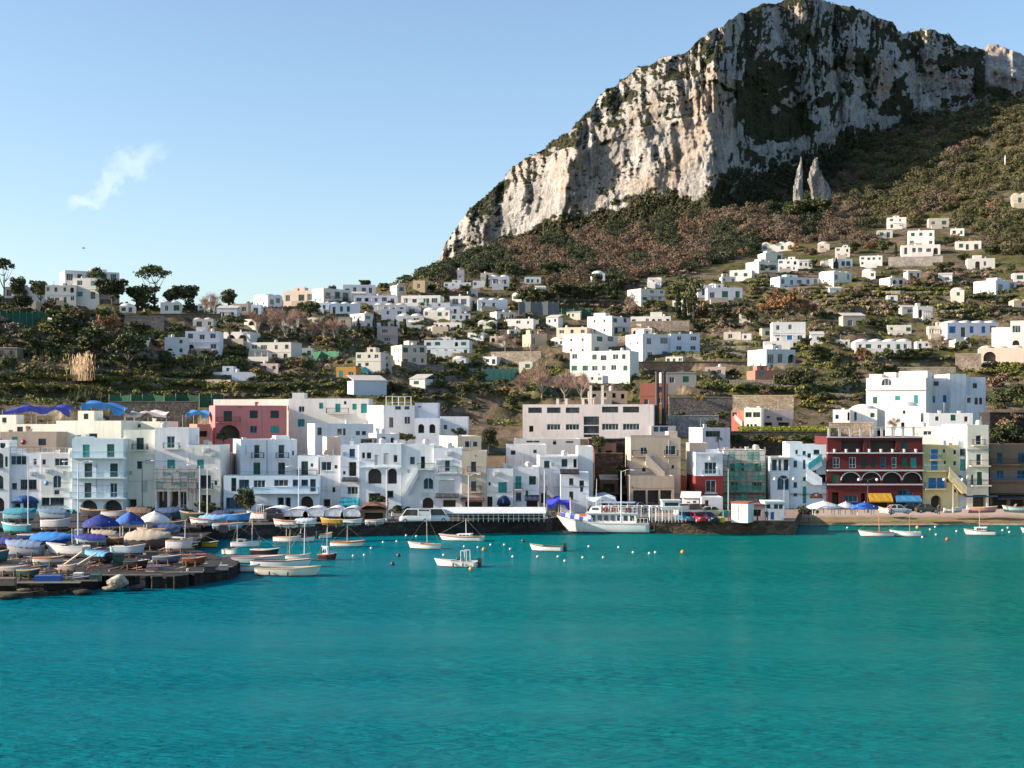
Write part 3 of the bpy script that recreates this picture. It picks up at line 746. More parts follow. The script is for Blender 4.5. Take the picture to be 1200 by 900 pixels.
# ------------------------------------------------------------------ the houses along the harbour street and the rows just behind
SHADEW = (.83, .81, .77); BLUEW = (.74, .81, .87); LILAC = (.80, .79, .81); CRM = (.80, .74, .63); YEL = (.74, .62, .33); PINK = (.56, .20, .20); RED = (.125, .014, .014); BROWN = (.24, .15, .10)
def FB(label, short, xm, x1, yt, yb, Y, feats=(), name='house', cat='house', roof='flat', d=None, small=False, **kw):
    if min(kw.get('col', WHITE)) > .5: kw['col'] = tuple(min(.86, v*1.15) for v in kw.get('col', WHITE))
    h = House(name, label, short, cat, xm, x1, yt, yb, Y, **kw)
    h.add(feats, small); h.finish(roof=roof)
    if not small and h.W > 3: wall_clutter(h, label)
    if d is not None: dress(h, d, room=.25)
    return h
# --- front row, from the boatyard end
FB('pale blue house cut by the picture edge with round-headed windows', 'pale blue arched house', -40, 11, 527, 600, 231, [('A', -6, 557, 4, 573, 'k'), ('A', -4, 531, 4, 548, 'k'), ('w', 6, 535, 9, 547, 'k'), ('a', -8, 583, 5, 600), ('A', -26, 557, -16, 573, 'k')], col=BLUEW, d=1)
h = FB('cream house with a brown picture window above a domed blue awning', 'cream house with domed awning', 11.3, 47.8, 531, 600, 231.3,
   [('w', 12.5, 534, 31, 545, 'w'), ('w', 39, 537.5, 43, 545, 'w'), ('w', 14, 566, 19.8, 573, 'k'), ('w', 24, 562, 43, 573.5, 'n'), ('o', 14, 590, 24, 600), ('d', 27, 588, 44, 600, 'b'), ('Q', 13, 580.5, 46, 590, (.015, .07, .22))], col=SHADEW)
h.rail(1.0, 'n')
FB('cream house with a shield plaque and a tall niche window', 'cream house with shield plaque', 48.1, 84, 531.5, 600, 231.1,
   [('w', 49, 538, 54, 545, 'w'), ('w', 64, 537, 80, 546, 'w'), ('A', 62, 557, 72, 572, 'w', .6), ('w', 63, 574, 70, 580, 'w'), ('w', 49, 583, 58, 592, 'k'), ('w', 59, 583, 75, 592, 'k'), ('C', 55, 566, 3, (.1, .3, .5)), ('L', 48, 581.5, 84, .1)], col=(.73, .71, .66), d=3).rail(.9)
h = FB('pale blue three storey house with dark green shutters and blue balconies', 'pale blue balcony house', 84.3, 144.5, 514, 600, 230.6,
   [('s', 97, 521, 105, 536, 't'), ('s', 125.5, 520.5, 134, 536, 'g'), ('s', 99, 543, 108, 559, 'd'), ('s', 129, 543, 138, 559, 'd'), ('s', 99, 566, 107, 583, 'd'), ('d', 129, 566, 137.5, 583, 'w'),
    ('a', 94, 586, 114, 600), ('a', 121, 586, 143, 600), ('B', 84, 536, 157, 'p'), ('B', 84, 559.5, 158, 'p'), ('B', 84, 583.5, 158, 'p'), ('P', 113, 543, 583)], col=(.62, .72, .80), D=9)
h.chimney(.2, .3); h.box_on('roof_parapet', .02, .4, .1, .16, .9)
FB('cream house with a small dark shuttered balcony beside a lamp post', 'cream house with dark balcony', 144.7, 181, 504, 600, 233.5,
   [('s', 160, 513, 168.5, 527, 'd'), ('B', 156, 527, 173.5, 'k'), ('w', 160, 540, 167, 550, 'w'), ('o', 150, 585, 160, 600), ('s', 165, 563, 173, 577, 'w'), ('L', 157, 531, 181, .12)], col=CRM, d=5, D=9)
h = FB('lilac white house with a french window above a netted green veranda', 'lilac house with green veranda', 181.3, 221, 501, 600, 232.4,
   [('d', 195.5, 511, 205, 525, 'w'), ('B', 192.5, 525.5, 210.5, 't'), ('s', 196, 538.5, 205, 549, 't'), ('o', 184, 576, 196, 600), ('o', 199, 576, 209, 600), ('d', 211, 576, 219, 600, 'w')], col=LILAC, d=6)
FB('cream house with one teal shutter over an iron balcony', 'cream house with teal shutter', 221.3, 258, 521.5, 600, 232.0,
   [('s', 231, 538.5, 239, 549, 't'), ('d', 235, 557, 247, 572, 'k'), ('B', 232, 573, 250, 'k'), ('o', 235, 580, 247, 600), ('w', 251, 563, 255, 569, 'w')], col=(.70, .68, .62), d=7)
FB('narrow dusty pink house wedged in a gap above steps', 'narrow dusty pink house', 256.5, 272, 531, 575, 240, [('w', 262, 541, 268, 547, 'n')], col=(.55, .42, .36), D=5)
h = FB('white house with two french balconies and a long glazed veranda', 'white house with two balconies', 282, 348, 515, 577, 236,
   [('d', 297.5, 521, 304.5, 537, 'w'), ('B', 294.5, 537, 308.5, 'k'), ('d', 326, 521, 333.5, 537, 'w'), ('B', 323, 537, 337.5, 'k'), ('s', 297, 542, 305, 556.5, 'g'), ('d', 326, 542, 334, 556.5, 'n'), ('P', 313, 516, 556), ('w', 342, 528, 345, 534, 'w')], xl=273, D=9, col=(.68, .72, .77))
h.chimney(.1, .3, .7); h.chimney(.62, .3, .6); h.box_on('roof_room', .7, .95, .5, .9, 1.1)
FB('low white wing with a tall green door', 'low white wing with green door', 348.5, 372.5, 534, 577, 235.4, [('s', 353, 540.5, 361, 556.5, 'd'), ('w', 364, 543, 367, 547, 'k'), ('B', 349, 557.5, 372, 'k')], col=(.66, .70, .75), d=8)
FB('blue tinted ground floor cafe with glazed veranda under a long slab', 'blue glazed cafe', 262, 374.5, 557.5, 601, 231,
   [('w', 297, 562.5, 311, 571.5, 'w'), ('w', 343, 562, 351, 569.5, 'b'), ('w', 353, 562, 361, 569.5, 'b'), ('d', 363.5, 561.5, 370, 576, 'k'), ('w', 321, 562, 338, 570, 'w'), ('d', 271, 560, 277, 576, 'n'), ('w', 280, 562, 292, 572, 'b'),
    ('B', 297, 577.5, 374, 'p'), ('o', 325, 583, 332.5, 595), ('o', 334, 583, 340.5, 595), ('a', 352, 581.5, 367, 600), ('w', 265, 583, 290, 596, 'b')], name='cafe', cat='cafe', col=(.55, .66, .76), par=.15, D=5, roofc=(.3, .32, .34))
FB('grey white house over a plain roller shutter with one wide window', 'grey house with wide window', 374.8, 398.8, 535, 600, 232.4, [('w', 376.5, 541, 388.5, 551.5, 'w'), ('w', 392, 545, 395.5, 549, 'k'), ('w', 389.5, 571, 393, 577, 'k'), ('o', 379, 585, 387, 600), ('L', 375, 568, 399, .1)], col=(.68, .69, .69), d=9)
FB('narrow bluish house with a teal awning at street level', 'narrow house with teal awning', 399, 420.8, 522, 600, 231.6,
   [('w', 409.5, 526, 416, 535.5, 'b'), ('o', 408.5, 541.5, 417.5, 558), ('w', 407, 570, 421, 579.5, 'w'), ('w', 402, 552, 405, 556, 'k'), ('o', 392, 584, 396, 600), ('K', 401.5, 559, 419.5, 564, (.04, .035, .035)), ('K', 398.5, 583, 421, 592.5, (.02, .26, .32)), ('o', 404, 592.6, 418, 600)], col=(.62, .68, .75), d=10)
h = FB('white house with a pair of arched loggias above planted terrace', 'white house with paired arches', 421, 470.5, 520, 600, 231.2,
   [('w', 424, 530, 428, 537.5, 'w'), ('w', 429.5, 530, 435.5, 538, 'w'), ('s', 439, 533, 443.5, 545, 'w'), ('s', 449.5, 531, 455.5, 544, 'w'), ('w', 461, 533, 466, 542, 'w'), ('L', 421, 546.5, 470, .3), ('a', 431, 549, 447, 567), ('a', 454, 549, 465, 567), ('w', 454, 575, 461, 583, 'n'), ('o', 432, 578, 446, 600), ('P', 419.5, 540, 598)], col=(.68, .72, .78), d=11)
h = FB('white house with an outside stair climbing to a green balcony', 'white house with outside stair', 471, 508.5, 521, 600, 231.5,
   [('w', 480, 535, 486.5, 544.5, 'w'), ('o', 493, 535, 498, 549), ('B', 489.5, 549.5, 508, 'g'), ('A', 496, 560, 508, 573.5, 'w'), ('a', 495, 583, 508, 600), ('X', 475, 577, 490, 551)], col=(.71, .74, .79), d=12)
FB('white house with a french balcony above a pale closed shutter', 'white house with pale shutter', 508.8, 541, 525, 600, 231.0,
   [('d', 521, 539, 527.5, 552.5, 'w'), ('B', 514, 553.5, 536, 'k'), ('L', 518, 538, 530, .12), ('s', 515, 562, 532.5, 577, 'w'), ('L', 514, 561, 533, .16), ('K', 511, 578, 538, 583, (.05, .05, .06)), ('o', 519, 586, 534, 600), ('L', 509, 554.8, 541, .08)], col=(.69, .73, .79), d=13)
FB('tan house three windows high with a brown awning', 'tan house with brown awning', 541.2, 570, 528.5, 600, 230.8, [('w', 552, 541, 558, 552.5, 'n'), ('B', 548, 553.5, 563.5, 'k'), ('w', 552, 564, 558, 575, 'n'), ('B', 549, 576, 563.5, 'k'), ('K', 540, 583, 567, 587, (.12, .05, .04)), ('o', 545, 588, 565, 600), ('L', 541, 556, 570, .08)], col=(.62, .54, .42), d=14)
FB('stained white house with a teal shutter above an arched blue shop awning', 'stained house with arched blue awning', 570.2, 601.5, 549, 600, 230.9, [('s', 584, 565, 594, 577.5, 't'), ('w', 572.5, 565, 575, 569, 'k'), ('Q', 582, 580.5, 598.5, 592, (.01, .03, .12)), ('o', 584, 591, 597, 600), ('L', 582, 563.5, 596, .1), ('o', 571, 582, 577, 600)], col=(.68, .67, .64), d=15, dirt=.6)
FB('weathered white house with a slim teal door and a dark green shutter', 'weathered house with teal door', 601.8, 632, 547, 600, 231.3, [('s', 604, 558, 611, 572.5, 't'), ('B', 602.5, 573, 612, 'k'), ('s', 620, 558, 628, 568, 'd'), ('w', 604.5, 577, 611, 587, 'b'), ('w', 616, 574, 619, 580, 'k'), ('K', 615, 580, 632, 586.5, (.015, .03, .07)), ('o', 617, 587, 630, 600), ('L', 602, 573.2, 632, .06)], col=(.66, .66, .65), d=16, dirt=.55)
h = FB('tall white house with two dark green shutters and side stair', 'tall white house with side stair', 632.3, 677, 534, 600, 234.5, [('w', 637.5, 540, 644, 548, 'n'), ('s', 658, 538, 665, 547, 'd'), ('o', 672, 538, 676, 548), ('o', 634, 578, 640, 590), ('X', 656, 585, 641, 571, (.5, .5, .5)), ('L', 632, 534.8, 677, .14)], xl=629, D=9, col=(.74, .72, .69))
dress(h, 17)
FB('white block with blank stained side wall at the ravine edge', 'white block at ravine edge', 677.3, 695, 523, 600, 238, [('w', 680, 559, 685, 566, 'n')], col=(.70, .69, .68), D=8, dirt=.6)
FB('small white blue house with black roof canopy and three little windows', 'small house with black canopy', 657, 690, 553.5, 600, 229.6, [('w', 667, 560.5, 672, 568, 'n'), ('w', 679, 563, 684.5, 569.5, 'k'), ('w', 667, 576, 672, 585, 'n'), ('w', 679.5, 570, 684, 577, 'w'), ('s', 688.5, 569, 690, 580, 'd'), ('K', 656, 549.5, 678.5, 555.5, (.02, .02, .02))], col=(.66, .71, .79), D=4, d=18)
# --- right half
h = FB('tan house with a slanting stair roof and sunlit end wall', 'tan house with slanting stair', 739, 797.5, 513, 590, 240, [('d', 750.5, 524, 758.5, 532.5, 'w'), ('B', 741, 534, 757.5, 'k'), ('w', 780, 522, 792, 533, 'w'), ('B', 778.5, 534, 794, 'k'), ('w', 752, 547.5, 757.5, 553.5, 'w'), ('w', 787, 545, 790, 549, 'k'), ('X', 778, 559, 756, 537, (.62, .5, .4)), ('P', 783.5, 516, 552)], xl=732.5, D=9, col=(.56, .45, .35))
h.box_on('roof_room', .8, .98, .3, .8, 1.6, (.6, .5, .4)); h.box_on('roof_parapet', .0, .8, .05, .1, 1.0, (.55, .42, .38))
FB('long tan ground floor wall with dark open garage bays', 'tan wall with garage bays', 738, 790, 557.5, 596, 234.5, [('o', 742, 574.5, 757, 596), ('o', 759, 574.5, 772, 596), ('o', 774, 574.5, 787, 596)], name='garage', cat='garage', col=(.52, .42, .33), D=5, par=.2)
h = FB('square house painted white above and deep red below', 'white over red house', 815, 847, 530, 583, 238, [('d', 825.5, 541.5, 840, 555.5, 'w'), ('B', 823, 557, 842, 'p'), ('L', 815, 557.5, 847, .14, (.7, .75, .82)), ('L', 815, 531, 847, .1)], xl=804, D=9, col=(.70, .73, .78))
h.box_on('roof_parapet', .5, .98, .3, .36, 1.0); dress(h, 20)
h2 = FB('deep red ground floor with one tall white window', 'deep red ground floor', 815, 847.6, 557.8, 596, 236.6, [('w', 827, 562.5, 839, 577, 'w'), ('L', 826, 577.5, 840, .2, (.7, .7, .7))], xl=804.5, D=9.5, col=(.26, .035, .025), par=.1, roofc=(.4, .2, .15))
FB('orange red lean-to house with a sunlit ramp', 'orange red lean-to', 797, 804, 558, 590, 243, [], xl=789, D=8, col=(.56, .15, .07), par=.2)
FB('low white yard wall house under the red wall', 'low white yard house', 822, 847, 582.5, 600, 230, [('w', 826, 586, 831, 592, 'w')], col=(.74, .74, .76), D=4, par=.3)
FB('plain pale building behind green scaffold netting', 'netted building', 848, 897, 527, 596, 242, [('w', 864, 543, 872, 551, 'k'), ('w', 881, 565, 893, 575, 'w'), ('w', 856, 543, 861, 551, 'k'), ('w', 884, 543, 892, 551, 'k'), ('w', 856, 565, 866, 575, 'w')], col=(.62, .62, .60), D=8, d=22)
h = FB('white corner house with a glazed bay above an arched window', 'white corner house with bay', 903, 925, 535.5, 596, 240, [('w', 904.3, 538, 911, 552, 'w'), ('w', 912, 538, 916, 552, 'w'), ('w', 918, 538, 924.6, 552, 'w'), ('A', 911, 557, 925, 573.5, 'b'), ('L', 903, 553.5, 925, .12), ('L', 903, 536, 925, .3, (.5, .42, .32))], xl=893, D=8, col=(.68, .73, .79))
h = FB('pale blue house with a zigzag outside stair and teal rails', 'pale blue zigzag stair house', 925.3, 974.5, 521, 596, 240.6,
   [('w', 932, 527, 935.5, 532.5, 'w'), ('w', 940.5, 528.5, 944.5, 533, 'b'), ('w', 946, 531, 951, 537, 'w'), ('w', 930, 540, 934, 547, 'k'), ('w', 952, 547.5, 956.5, 553.5, 'k'), ('w', 953.5, 527, 960.5, 532, 'k'), ('o', 959, 556, 968, 566), ('w', 930, 565, 934, 571, 'k'), ('w', 941, 559, 946, 563, 'k'), ('s', 940.5, 570, 945, 590, 't'),
    ('w', 941, 539, 944, 550, 'b'), ('X', 946, 549, 962, 537.5, (.03, .28, .32)), ('X', 944, 553.5, 962, 566, (.7, .74, .8)), ('Q', 949, 577.5, 964.5, 584, (.28, .12, .1)), ('w', 930, 578, 934, 581, 'k')], xl=917, D=9, col=(.60, .70, .78))
h.box_on('roof_room', -.05, .35, .25, .7, 1.0)
# the long dark red house
R_ = FB('long dark red house with white bands and arched loggias', 'long dark red house', 969.5, 1081, 511.5, 596, 239.4,
   [('o', 986, 515, 1012, 528.5), ('s', 1056, 517, 1064, 528.5, 'd'), ('o', 1020, 516, 1050, 528.5), ('d', 1016, 519, 1019, 528.5, 'k'),
    ('d', 976, 536, 984, 548.5, 'w'), ('d', 995, 536, 1003, 548.5, 'w'), ('s', 1009, 536, 1015, 548.5, 'd'), ('s', 1020.5, 536, 1026, 548.5, 'd'), ('d', 1032, 536, 1038, 548.5, 'b'), ('d', 1045, 536, 1050.5, 548.5, 'w'), ('s', 1057, 536, 1063, 548.5, 'g'), ('s', 1067, 536, 1074, 548.5, 't'),
    ('s', 975, 556, 983, 566, 'g'), ('a', 986, 553.5, 1008, 566), ('a', 1010, 553.5, 1032, 566), ('a', 1034, 553.5, 1056, 566), ('a', 1058, 553.5, 1079, 566),
    ('L', 969.5, 530, 1081, .5, (.6, .6, .62)), ('L', 969.5, 550.5, 1081, .6, (.6, .6, .62)), ('L', 969.5, 567, 1081, .3, (.6, .55, .55)), ('L', 969.5, 511.5, 1081, .2, (.6, .6, .62)),
    ('o', 975, 577, 983, 596), ('w', 989, 580, 1005, 588, 'b'), ('o', 1020, 588.5, 1040, 596), ('o', 1052, 588, 1074, 596), ('A', 1052, 573.5, 1070, 580.5, 'b'), ('K', 1017, 578, 1044, 588, (.50, .28, .02)), ('K', 1048, 580.8, 1078, 588, (.05, .22, .42)), ('o', 1009, 578, 1014, 596)],
   name='apartment_house', cat='house', col=RED, D=10, par=.8, roofc=(.4, .3, .25), dirt=.2)
for k, (a, b) in enumerate(((986, 1008), (1010, 1032), (1034, 1056), (1058, 1079))):      # white rims of the arches
    m = MB(); xa, xb = R_.sx(a-1), R_.sx(b+1); zt = R_.sz(a, 552.6); w = (xb-xa)/2; xc = (xa+xb)/2; zb = zt-w*.85
    rr = [[(xc-q*w*math.cos(PI*i/14), y, zb+(zt-zb)*(q if q < 1 else 1)*math.sin(PI*i/14)) for q, y in ((1, -.09), (.9, -.09), (.9, .01), (1, .01))] for i in range(15)]
    m.loft(rr); m.build('arch_band', stucco((.72, .72, .74)), R_.root)
m = MB()
for i in range(9):
    x = R_.W*(i+.25)/9; m.box(x-.18, .5, R_.rh, x+.18, .86, R_.rh+2.3)
m.box(0, .45, R_.rh+2.3, R_.W, .6, R_.rh+2.45); m.box(0, .75, R_.rh+2.3, R_.W, .9, R_.rh+2.45)
m.build('pergola', stucco((.62, .56, .48)), R_.root)
for i in range(8):
    x = R_.W*(i+.6)/8.2; z = R_.sz(1020, 530)
    MB().loft([[(x+.28*q*math.cos(2*PI*j/8), -.28+.28*q*math.sin(2*PI*j/8), z+zz) for j in range(8)] for q, zz in ((.7, 0), (1, .5), (.9, .55))]).build('plant_pot', paint((.6, .55, .5)), R_.root)
h = FB('yellow house with bright blue shutters and a curving stair', 'yellow house with blue shutters', 1081.3, 1123, 521.5, 596, 240,
   [('s', 1091, 526.5, 1099, 538, 'b'), ('B', 1088, 538.5, 1101, 'p'), ('s', 1091, 540.5, 1099, 551, 'b'), ('w', 1105, 526, 1108, 531, 'w'), ('w', 1117, 527, 1121, 533, 'w'), ('w', 1117, 540, 1121, 546, 'w'), ('w', 1106, 540, 1108.5, 544, 'k'), ('B', 1082, 551.5, 1108, 'p'), ('s', 1088, 560, 1097, 572, 'b'), ('s', 1098, 560, 1107, 572, 'b'), ('B', 1083, 572.5, 1107, 'b'),
    ('w', 1118, 573.5, 1120.5, 577, 'k'), ('X', 1131, 576, 1110, 553, (.7, .62, .45)), ('a', 1091, 580.5, 1103, 596), ('w', 1109, 561, 1112, 565, 'k')], col=YEL, d=24, D=8)
FB('slim pale blue house with a tall teal shutter', 'slim pale blue house', 1123.2, 1133, 516, 596, 240.6, [('s', 1125, 538, 1132, 551.5, 't'), ('w', 1124.8, 526, 1131, 534, 'b'), ('s', 1122, 557, 1127, 566, 't')], col=(.55, .63, .68), D=8)
h = FB('tall cream house with three balconies and a green door', 'tall cream balcony house', 1133.3, 1158.5, 498, 596, 239.6,
   [('d', 1143.5, 510, 1150, 521, 'w'), ('d', 1144, 532, 1150, 545, 'w'), ('B', 1136, 545.5, 1159, 'k'), ('s', 1145, 553, 1151, 568, 'g'), ('B', 1137, 568.5, 1160, 'k'), ('L', 1133, 526.5, 1159, .1, (.4, .4, .4)), ('d', 1138, 556, 1141, 568, 'w'), ('o', 1140, 580, 1156, 596), ('B', 1139, 521.5, 1153, 'k')], col=(.74, .68, .56), D=7, d=25)
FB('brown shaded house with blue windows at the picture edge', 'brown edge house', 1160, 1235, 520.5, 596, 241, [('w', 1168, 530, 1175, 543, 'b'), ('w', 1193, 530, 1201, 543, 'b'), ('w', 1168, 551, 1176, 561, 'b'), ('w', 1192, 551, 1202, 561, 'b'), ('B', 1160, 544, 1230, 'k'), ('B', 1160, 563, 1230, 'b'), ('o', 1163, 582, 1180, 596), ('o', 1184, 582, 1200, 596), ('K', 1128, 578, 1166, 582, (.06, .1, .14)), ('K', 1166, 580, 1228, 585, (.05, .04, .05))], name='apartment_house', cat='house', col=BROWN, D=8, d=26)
FB('bright white roof block above the yellow house', 'bright white roof block', 1103, 1133, 497, 530, 251, [('L', 1103, 500, 1118, .1)], col=WHITE, D=6, yaw=-22)
FB('low cream roof house catching the sun behind the red house', 'low cream roof house', 1076, 1103, 500, 530, 253, [('w', 1082, 505, 1092, 510, 'w')], col=(.78, .70, .56), D=7, yaw=-18, d=27, small=True)
# --- second and third rows
def second(label, short, xm, x1, yt, yb, Y, feats=(), seed=None, **kw): return FB(label, short, xm, x1, yt, yb, Y, feats, small=True, d=seed, **kw)
second('tan roof house with a green shutter behind the shield plaque house', 'tan roof house', 0, 66, 506, 560, 246, [('s', 14, 512, 21, 523, 't'), ('C', 28, 518, 3.2, (.16, .03, .03)), ('w', 45, 514, 54, 522, 'n'), ('s', -4, 514, 2, 522, 'g')], 30, col=(.55, .42, .32), D=6)
second('sunlit white row with roof columns below a blue tarpaulin', 'white row with roof columns', -30, 66, 497, 540, 256, [('w', 20, 500, 27, 506, 'k'), ('o', 30, 499, 36, 507)], 31, col=(.74, .68, .58), D=6, yaw=-9)
second('long sunlit parapet house beneath the turquoise canopy', 'long parapet house', 66, 142, 493, 560, 252, [('w', 90, 510, 95, 514, 'n'), ('w', 104, 508, 114, 513, 'k')], 32, col=(.80, .74, .62), D=8, yaw=-8)
second('sunlit cream house behind the dark balcony house', 'sunlit cream back house', 142, 188, 494, 540, 258, [('w', 160, 497, 165, 501, 'n')], 33, col=(.78, .71, .58), D=8, yaw=-10)
h = second('pink house with green shutters above a wide dark arch', 'pink house with green shutters', 252, 336, 475, 516, 268, [('s', 262, 481.5, 272, 494, 'd'), ('s', 292.5, 481, 302, 490, 'd'), ('s', 317, 481, 327, 490, 'd'), ('a', 256.5, 498, 281, 513.5), ('w', 293, 499, 301, 507.5, 'b'), ('s', 317, 499, 327, 507.5, 't'), ('P', 308, 476, 514), ('B', 254, 494.5, 281, 'n')], xl=245, D=10, col=PINK)
h.box_on('roof_parapet', .32, .36, 0, .5, .5); h.chimney(.6, .3)
FB('orange pink stepped ramp building leading up to the pink house', 'orange stepped ramp', 231, 247, 497, 523, 262, [('o', 233, 505, 243, 512)], xl=222, D=9, col=(.62, .22, .15), par=.3)
second('long low white house behind the pink house', 'long low white back house', 250, 360, 468, 492, 286, [('w', 337, 475, 339, 481, 'k'), ('w', 350, 475, 358, 482, 'w'), ('w', 300, 471, 303, 473, 'k')], 35, col=(.78, .71, .63), D=7, yaw=-8)
h = second('long white house with a row of small teal windows', 'long white house with teal windows', 338, 432, 467, 512, 277, [('s', 374, 472, 379, 479, 't'), ('s', 393, 473, 399, 483, 't'), ('B', 383, 484, 408.5, 'k'), ('s', 413, 473, 418, 480, 't'), ('s', 423, 473, 430, 484, 't'), ('w', 350, 476, 357, 483, 'w'), ('s', 349, 491, 357, 500, 't'), ('w', 403, 470, 406, 474, 'k')], 36, col=(.76, .70, .64), D=9)
h.box_on('roof_room', .03, .18, .2, .7, 1.7)
second('blue white terrace house with sunlit roof edge', 'blue terrace house', 369, 438, 496.5, 530, 262, [('w', 372, 501, 377, 510, 'k'), ('w', 395, 502, 401, 510, 'w'), ('w', 402, 502, 405, 510, 'k'), ('w', 417, 505, 422, 510, 'b'), ('w', 424, 505, 429, 510, 'b')], 37, col=(.66, .71, .78), D=8, xl=360)
h = second('white stepped house with a lattice pergola on its roof', 'white house with roof pergola', 449, 486, 475, 509, 270, [('w', 463, 476, 470, 480, 'b'), ('w', 474, 476, 480, 480, 'b'), ('w', 474, 488, 481, 497, 'w'), ('w', 456, 489, 461, 501, 'n')], None, col=(.74, .72, .70), D=8, xl=430)
m = MB()
for i in range(4):
    for y in (1, 4): x = h.W*(.35+.6*i/3); m.bar((x, y, h.rh), (x, y, h.rh+2.3), .07)
for y in (1, 4): m.bar((h.W*.35, y, h.rh+2.3), (h.W*.95, y, h.rh+2.3), .07); m.bar((h.W*.35, y, h.rh+1.2), (h.W*.95, y, h.rh+1.2), .05)
m.build('pergola', paint((.7, .68, .64)), h.root)
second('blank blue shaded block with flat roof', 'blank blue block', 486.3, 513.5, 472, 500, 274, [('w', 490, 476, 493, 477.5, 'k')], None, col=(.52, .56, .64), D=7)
second('low white house with two dark arched doors', 'low house with two dark arches', 486, 515, 490, 516, 263, [('a', 490, 497, 497, 507.5), ('a', 503, 497, 510, 507.5)], None, col=(.70, .72, .76), D=6)
second('pale flat roofed store beside a round bush', 'pale flat store', 515.5, 548, 488, 512, 268, [('w', 520, 498, 524, 503, 'k')], None, col=(.70, .72, .74), D=9, par=.1)
h = second('sunlit cream roof house above the tan house', 'sunlit cream roof house', 536, 564, 511, 545, 243, [('w', 545, 517, 552, 524, 'b'), ('w', 554, 517, 560, 524, 'w')], None, xl=514, D=9, col=(.74, .64, .48)); h.rail(.9, 'k')
second('white roof terrace with parapet steps over the paired arches', 'white roof terrace', 441, 468, 508, 535, 246, [('w', 447, 512, 452, 519, 'b'), ('o', 458, 513, 462, 519)], 40, xl=432, D=7, col=(.72, .72, .72))
second('peach sunlit roof hut over the grey house', 'peach roof hut', 383, 399, 512, 540, 244, [], None, xl=378, D=6, col=(.74, .56, .42))
second('brown glazed roof room beside a white chimney', 'brown glazed roof room', 422, 437, 513, 540, 243, [('w', 423, 514.5, 436, 523, 'n')], None, col=(.5, .45, .4), D=5)
second('white low store with a silver dome tank and tan roof', 'white store with dome tank', 593, 640, 521, 560, 247, [('w', 598.5, 528, 604, 533, 'k'), ('w', 618, 516, 632, 519, 'n'), ('w', 625, 527, 629, 531, 'b')], 41, col=(.72, .70, .68), D=8, roofc=(.6, .48, .34))
second('flat tan roof house between the store and the ravine', 'flat tan roof house', 603, 680, 514, 540, 262, [('w', 617, 516.5, 632, 518.5, 'n'), ('w', 663, 517, 672, 519, 'n'), ('o', 648, 516, 652, 521)], 42, col=(.74, .70, .66), D=8)
second('orange brown shed roof house behind stained white house', 'orange shed house', 570, 592, 535, 560, 241, [], None, col=(.52, .33, .18), D=7, roofc=(.5, .33, .2))
h = second('low white house on a planted terrace with a dark picture window', 'low house with picture window', 823, 855.5, 501, 518, 262, [('w', 827, 505, 844, 512, 'n')], 43, xl=807, D=9, col=(.66, .62, .66))
second('small beige roof hut above the white over red house', 'beige roof hut', 808, 830, 519, 535, 250, [], None, col=(.56, .46, .38), D=5)
h = second('white villa wing on the lawn with brown upper glazing', 'white villa wing on lawn', 872, 892, 478, 505, 292, [('w', 873.5, 483, 881, 489, 'n'), ('w', 882.5, 483, 891, 489, 'n'), ('w', 875, 497, 878, 501, 'k'), ('w', 879.5, 497, 882, 501, 'k'), ('w', 884, 497, 887, 501, 'k')], 44, col=(.80, .72, .62), D=7, yaw=-16)
second('salmon house with a white outside stair next to the lawn', 'salmon stair house', 857, 872, 481, 503, 294, [('w', 858, 483, 864, 488, 'w'), ('X', 870, 499, 861, 490, (.8, .75, .7))], None, col=(.62, .22, .16), D=7, yaw=-12)
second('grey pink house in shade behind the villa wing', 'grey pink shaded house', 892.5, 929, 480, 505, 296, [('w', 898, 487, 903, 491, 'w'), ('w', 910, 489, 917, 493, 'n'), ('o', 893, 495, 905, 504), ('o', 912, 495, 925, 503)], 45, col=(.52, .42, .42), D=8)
second('white hut with lit face beside the dark red house terrace', 'white hut above terrace', 976, 996, 480, 496, 292, [('w', 979, 486, 983, 491, 'b'), ('o', 993, 483, 997, 493)], 46, col=(.8, .76, .7), D=5, yaw=-16)
second('small white vaulted house between bare trees', 'small vaulted house', 996.5, 1028, 479, 494, 294, [('w', 1001, 483, 1004, 493, 'n'), ('w', 1020, 484, 1025, 489, 'k')], None, col=(.8, .77, .72), D=5, yaw=-10, roof='vault')
h = second('white round cornered house above the dark red house', 'white round cornered house', 1038, 1078, 476, 505, 278, [('w', 1058, 481, 1061, 485, 'k'), ('o', 1056, 495, 1060, 503)], None, col=(.8, .77, .72), D=7, yaw=-14, roof='vault')
# factory and its stacks
Fh = second('long white factory with dark ribbon windows and tall central glazing', 'long white factory', 612.5, 766, 474, 513, 300, [('w', 619, 477.5, 635, 484, 'k'), ('w', 641, 477.5, 657, 484, 'k'), ('w', 663, 477.5, 679, 484, 'k'), ('w', 705.5, 476.5, 724.5, 483.5, 'k'), ('w', 730, 476.5, 749, 483.5, 'k'),
    ('w', 641, 497, 657, 504, 'w'), ('w', 663, 497, 679, 504, 'w'), ('w', 705.5, 496.5, 725, 504, 'w'), ('w', 730, 496.5, 749.5, 504, 'w'), ('o', 620, 499, 625, 506), ('w', 684, 488, 702, 498, 'k'), ('w', 684, 499, 702, 508, 'k'), ('w', 684, 509, 702, 512.5, 'k')], None, name='factory', cat='factory', col=(.62, .56, .53), D=14, par=.3, yaw=-7)
m = MB()
for px in (652, 662, 682, 691, 705):
    x = Fh.sx(px); m = MB().box(x-.28, 3, Fh.rh, x+.28, 3.6, Fh.rh+(4.4 if px in (691, 705) else 1.6))
    if px != 652 and px != 662: m.box(x-.4, 2.95, Fh.rh+1.5, x+.9, 3.65, Fh.rh+1.7)
    m.build('roof_post', stucco((.7, .64, .58)), Fh.root)
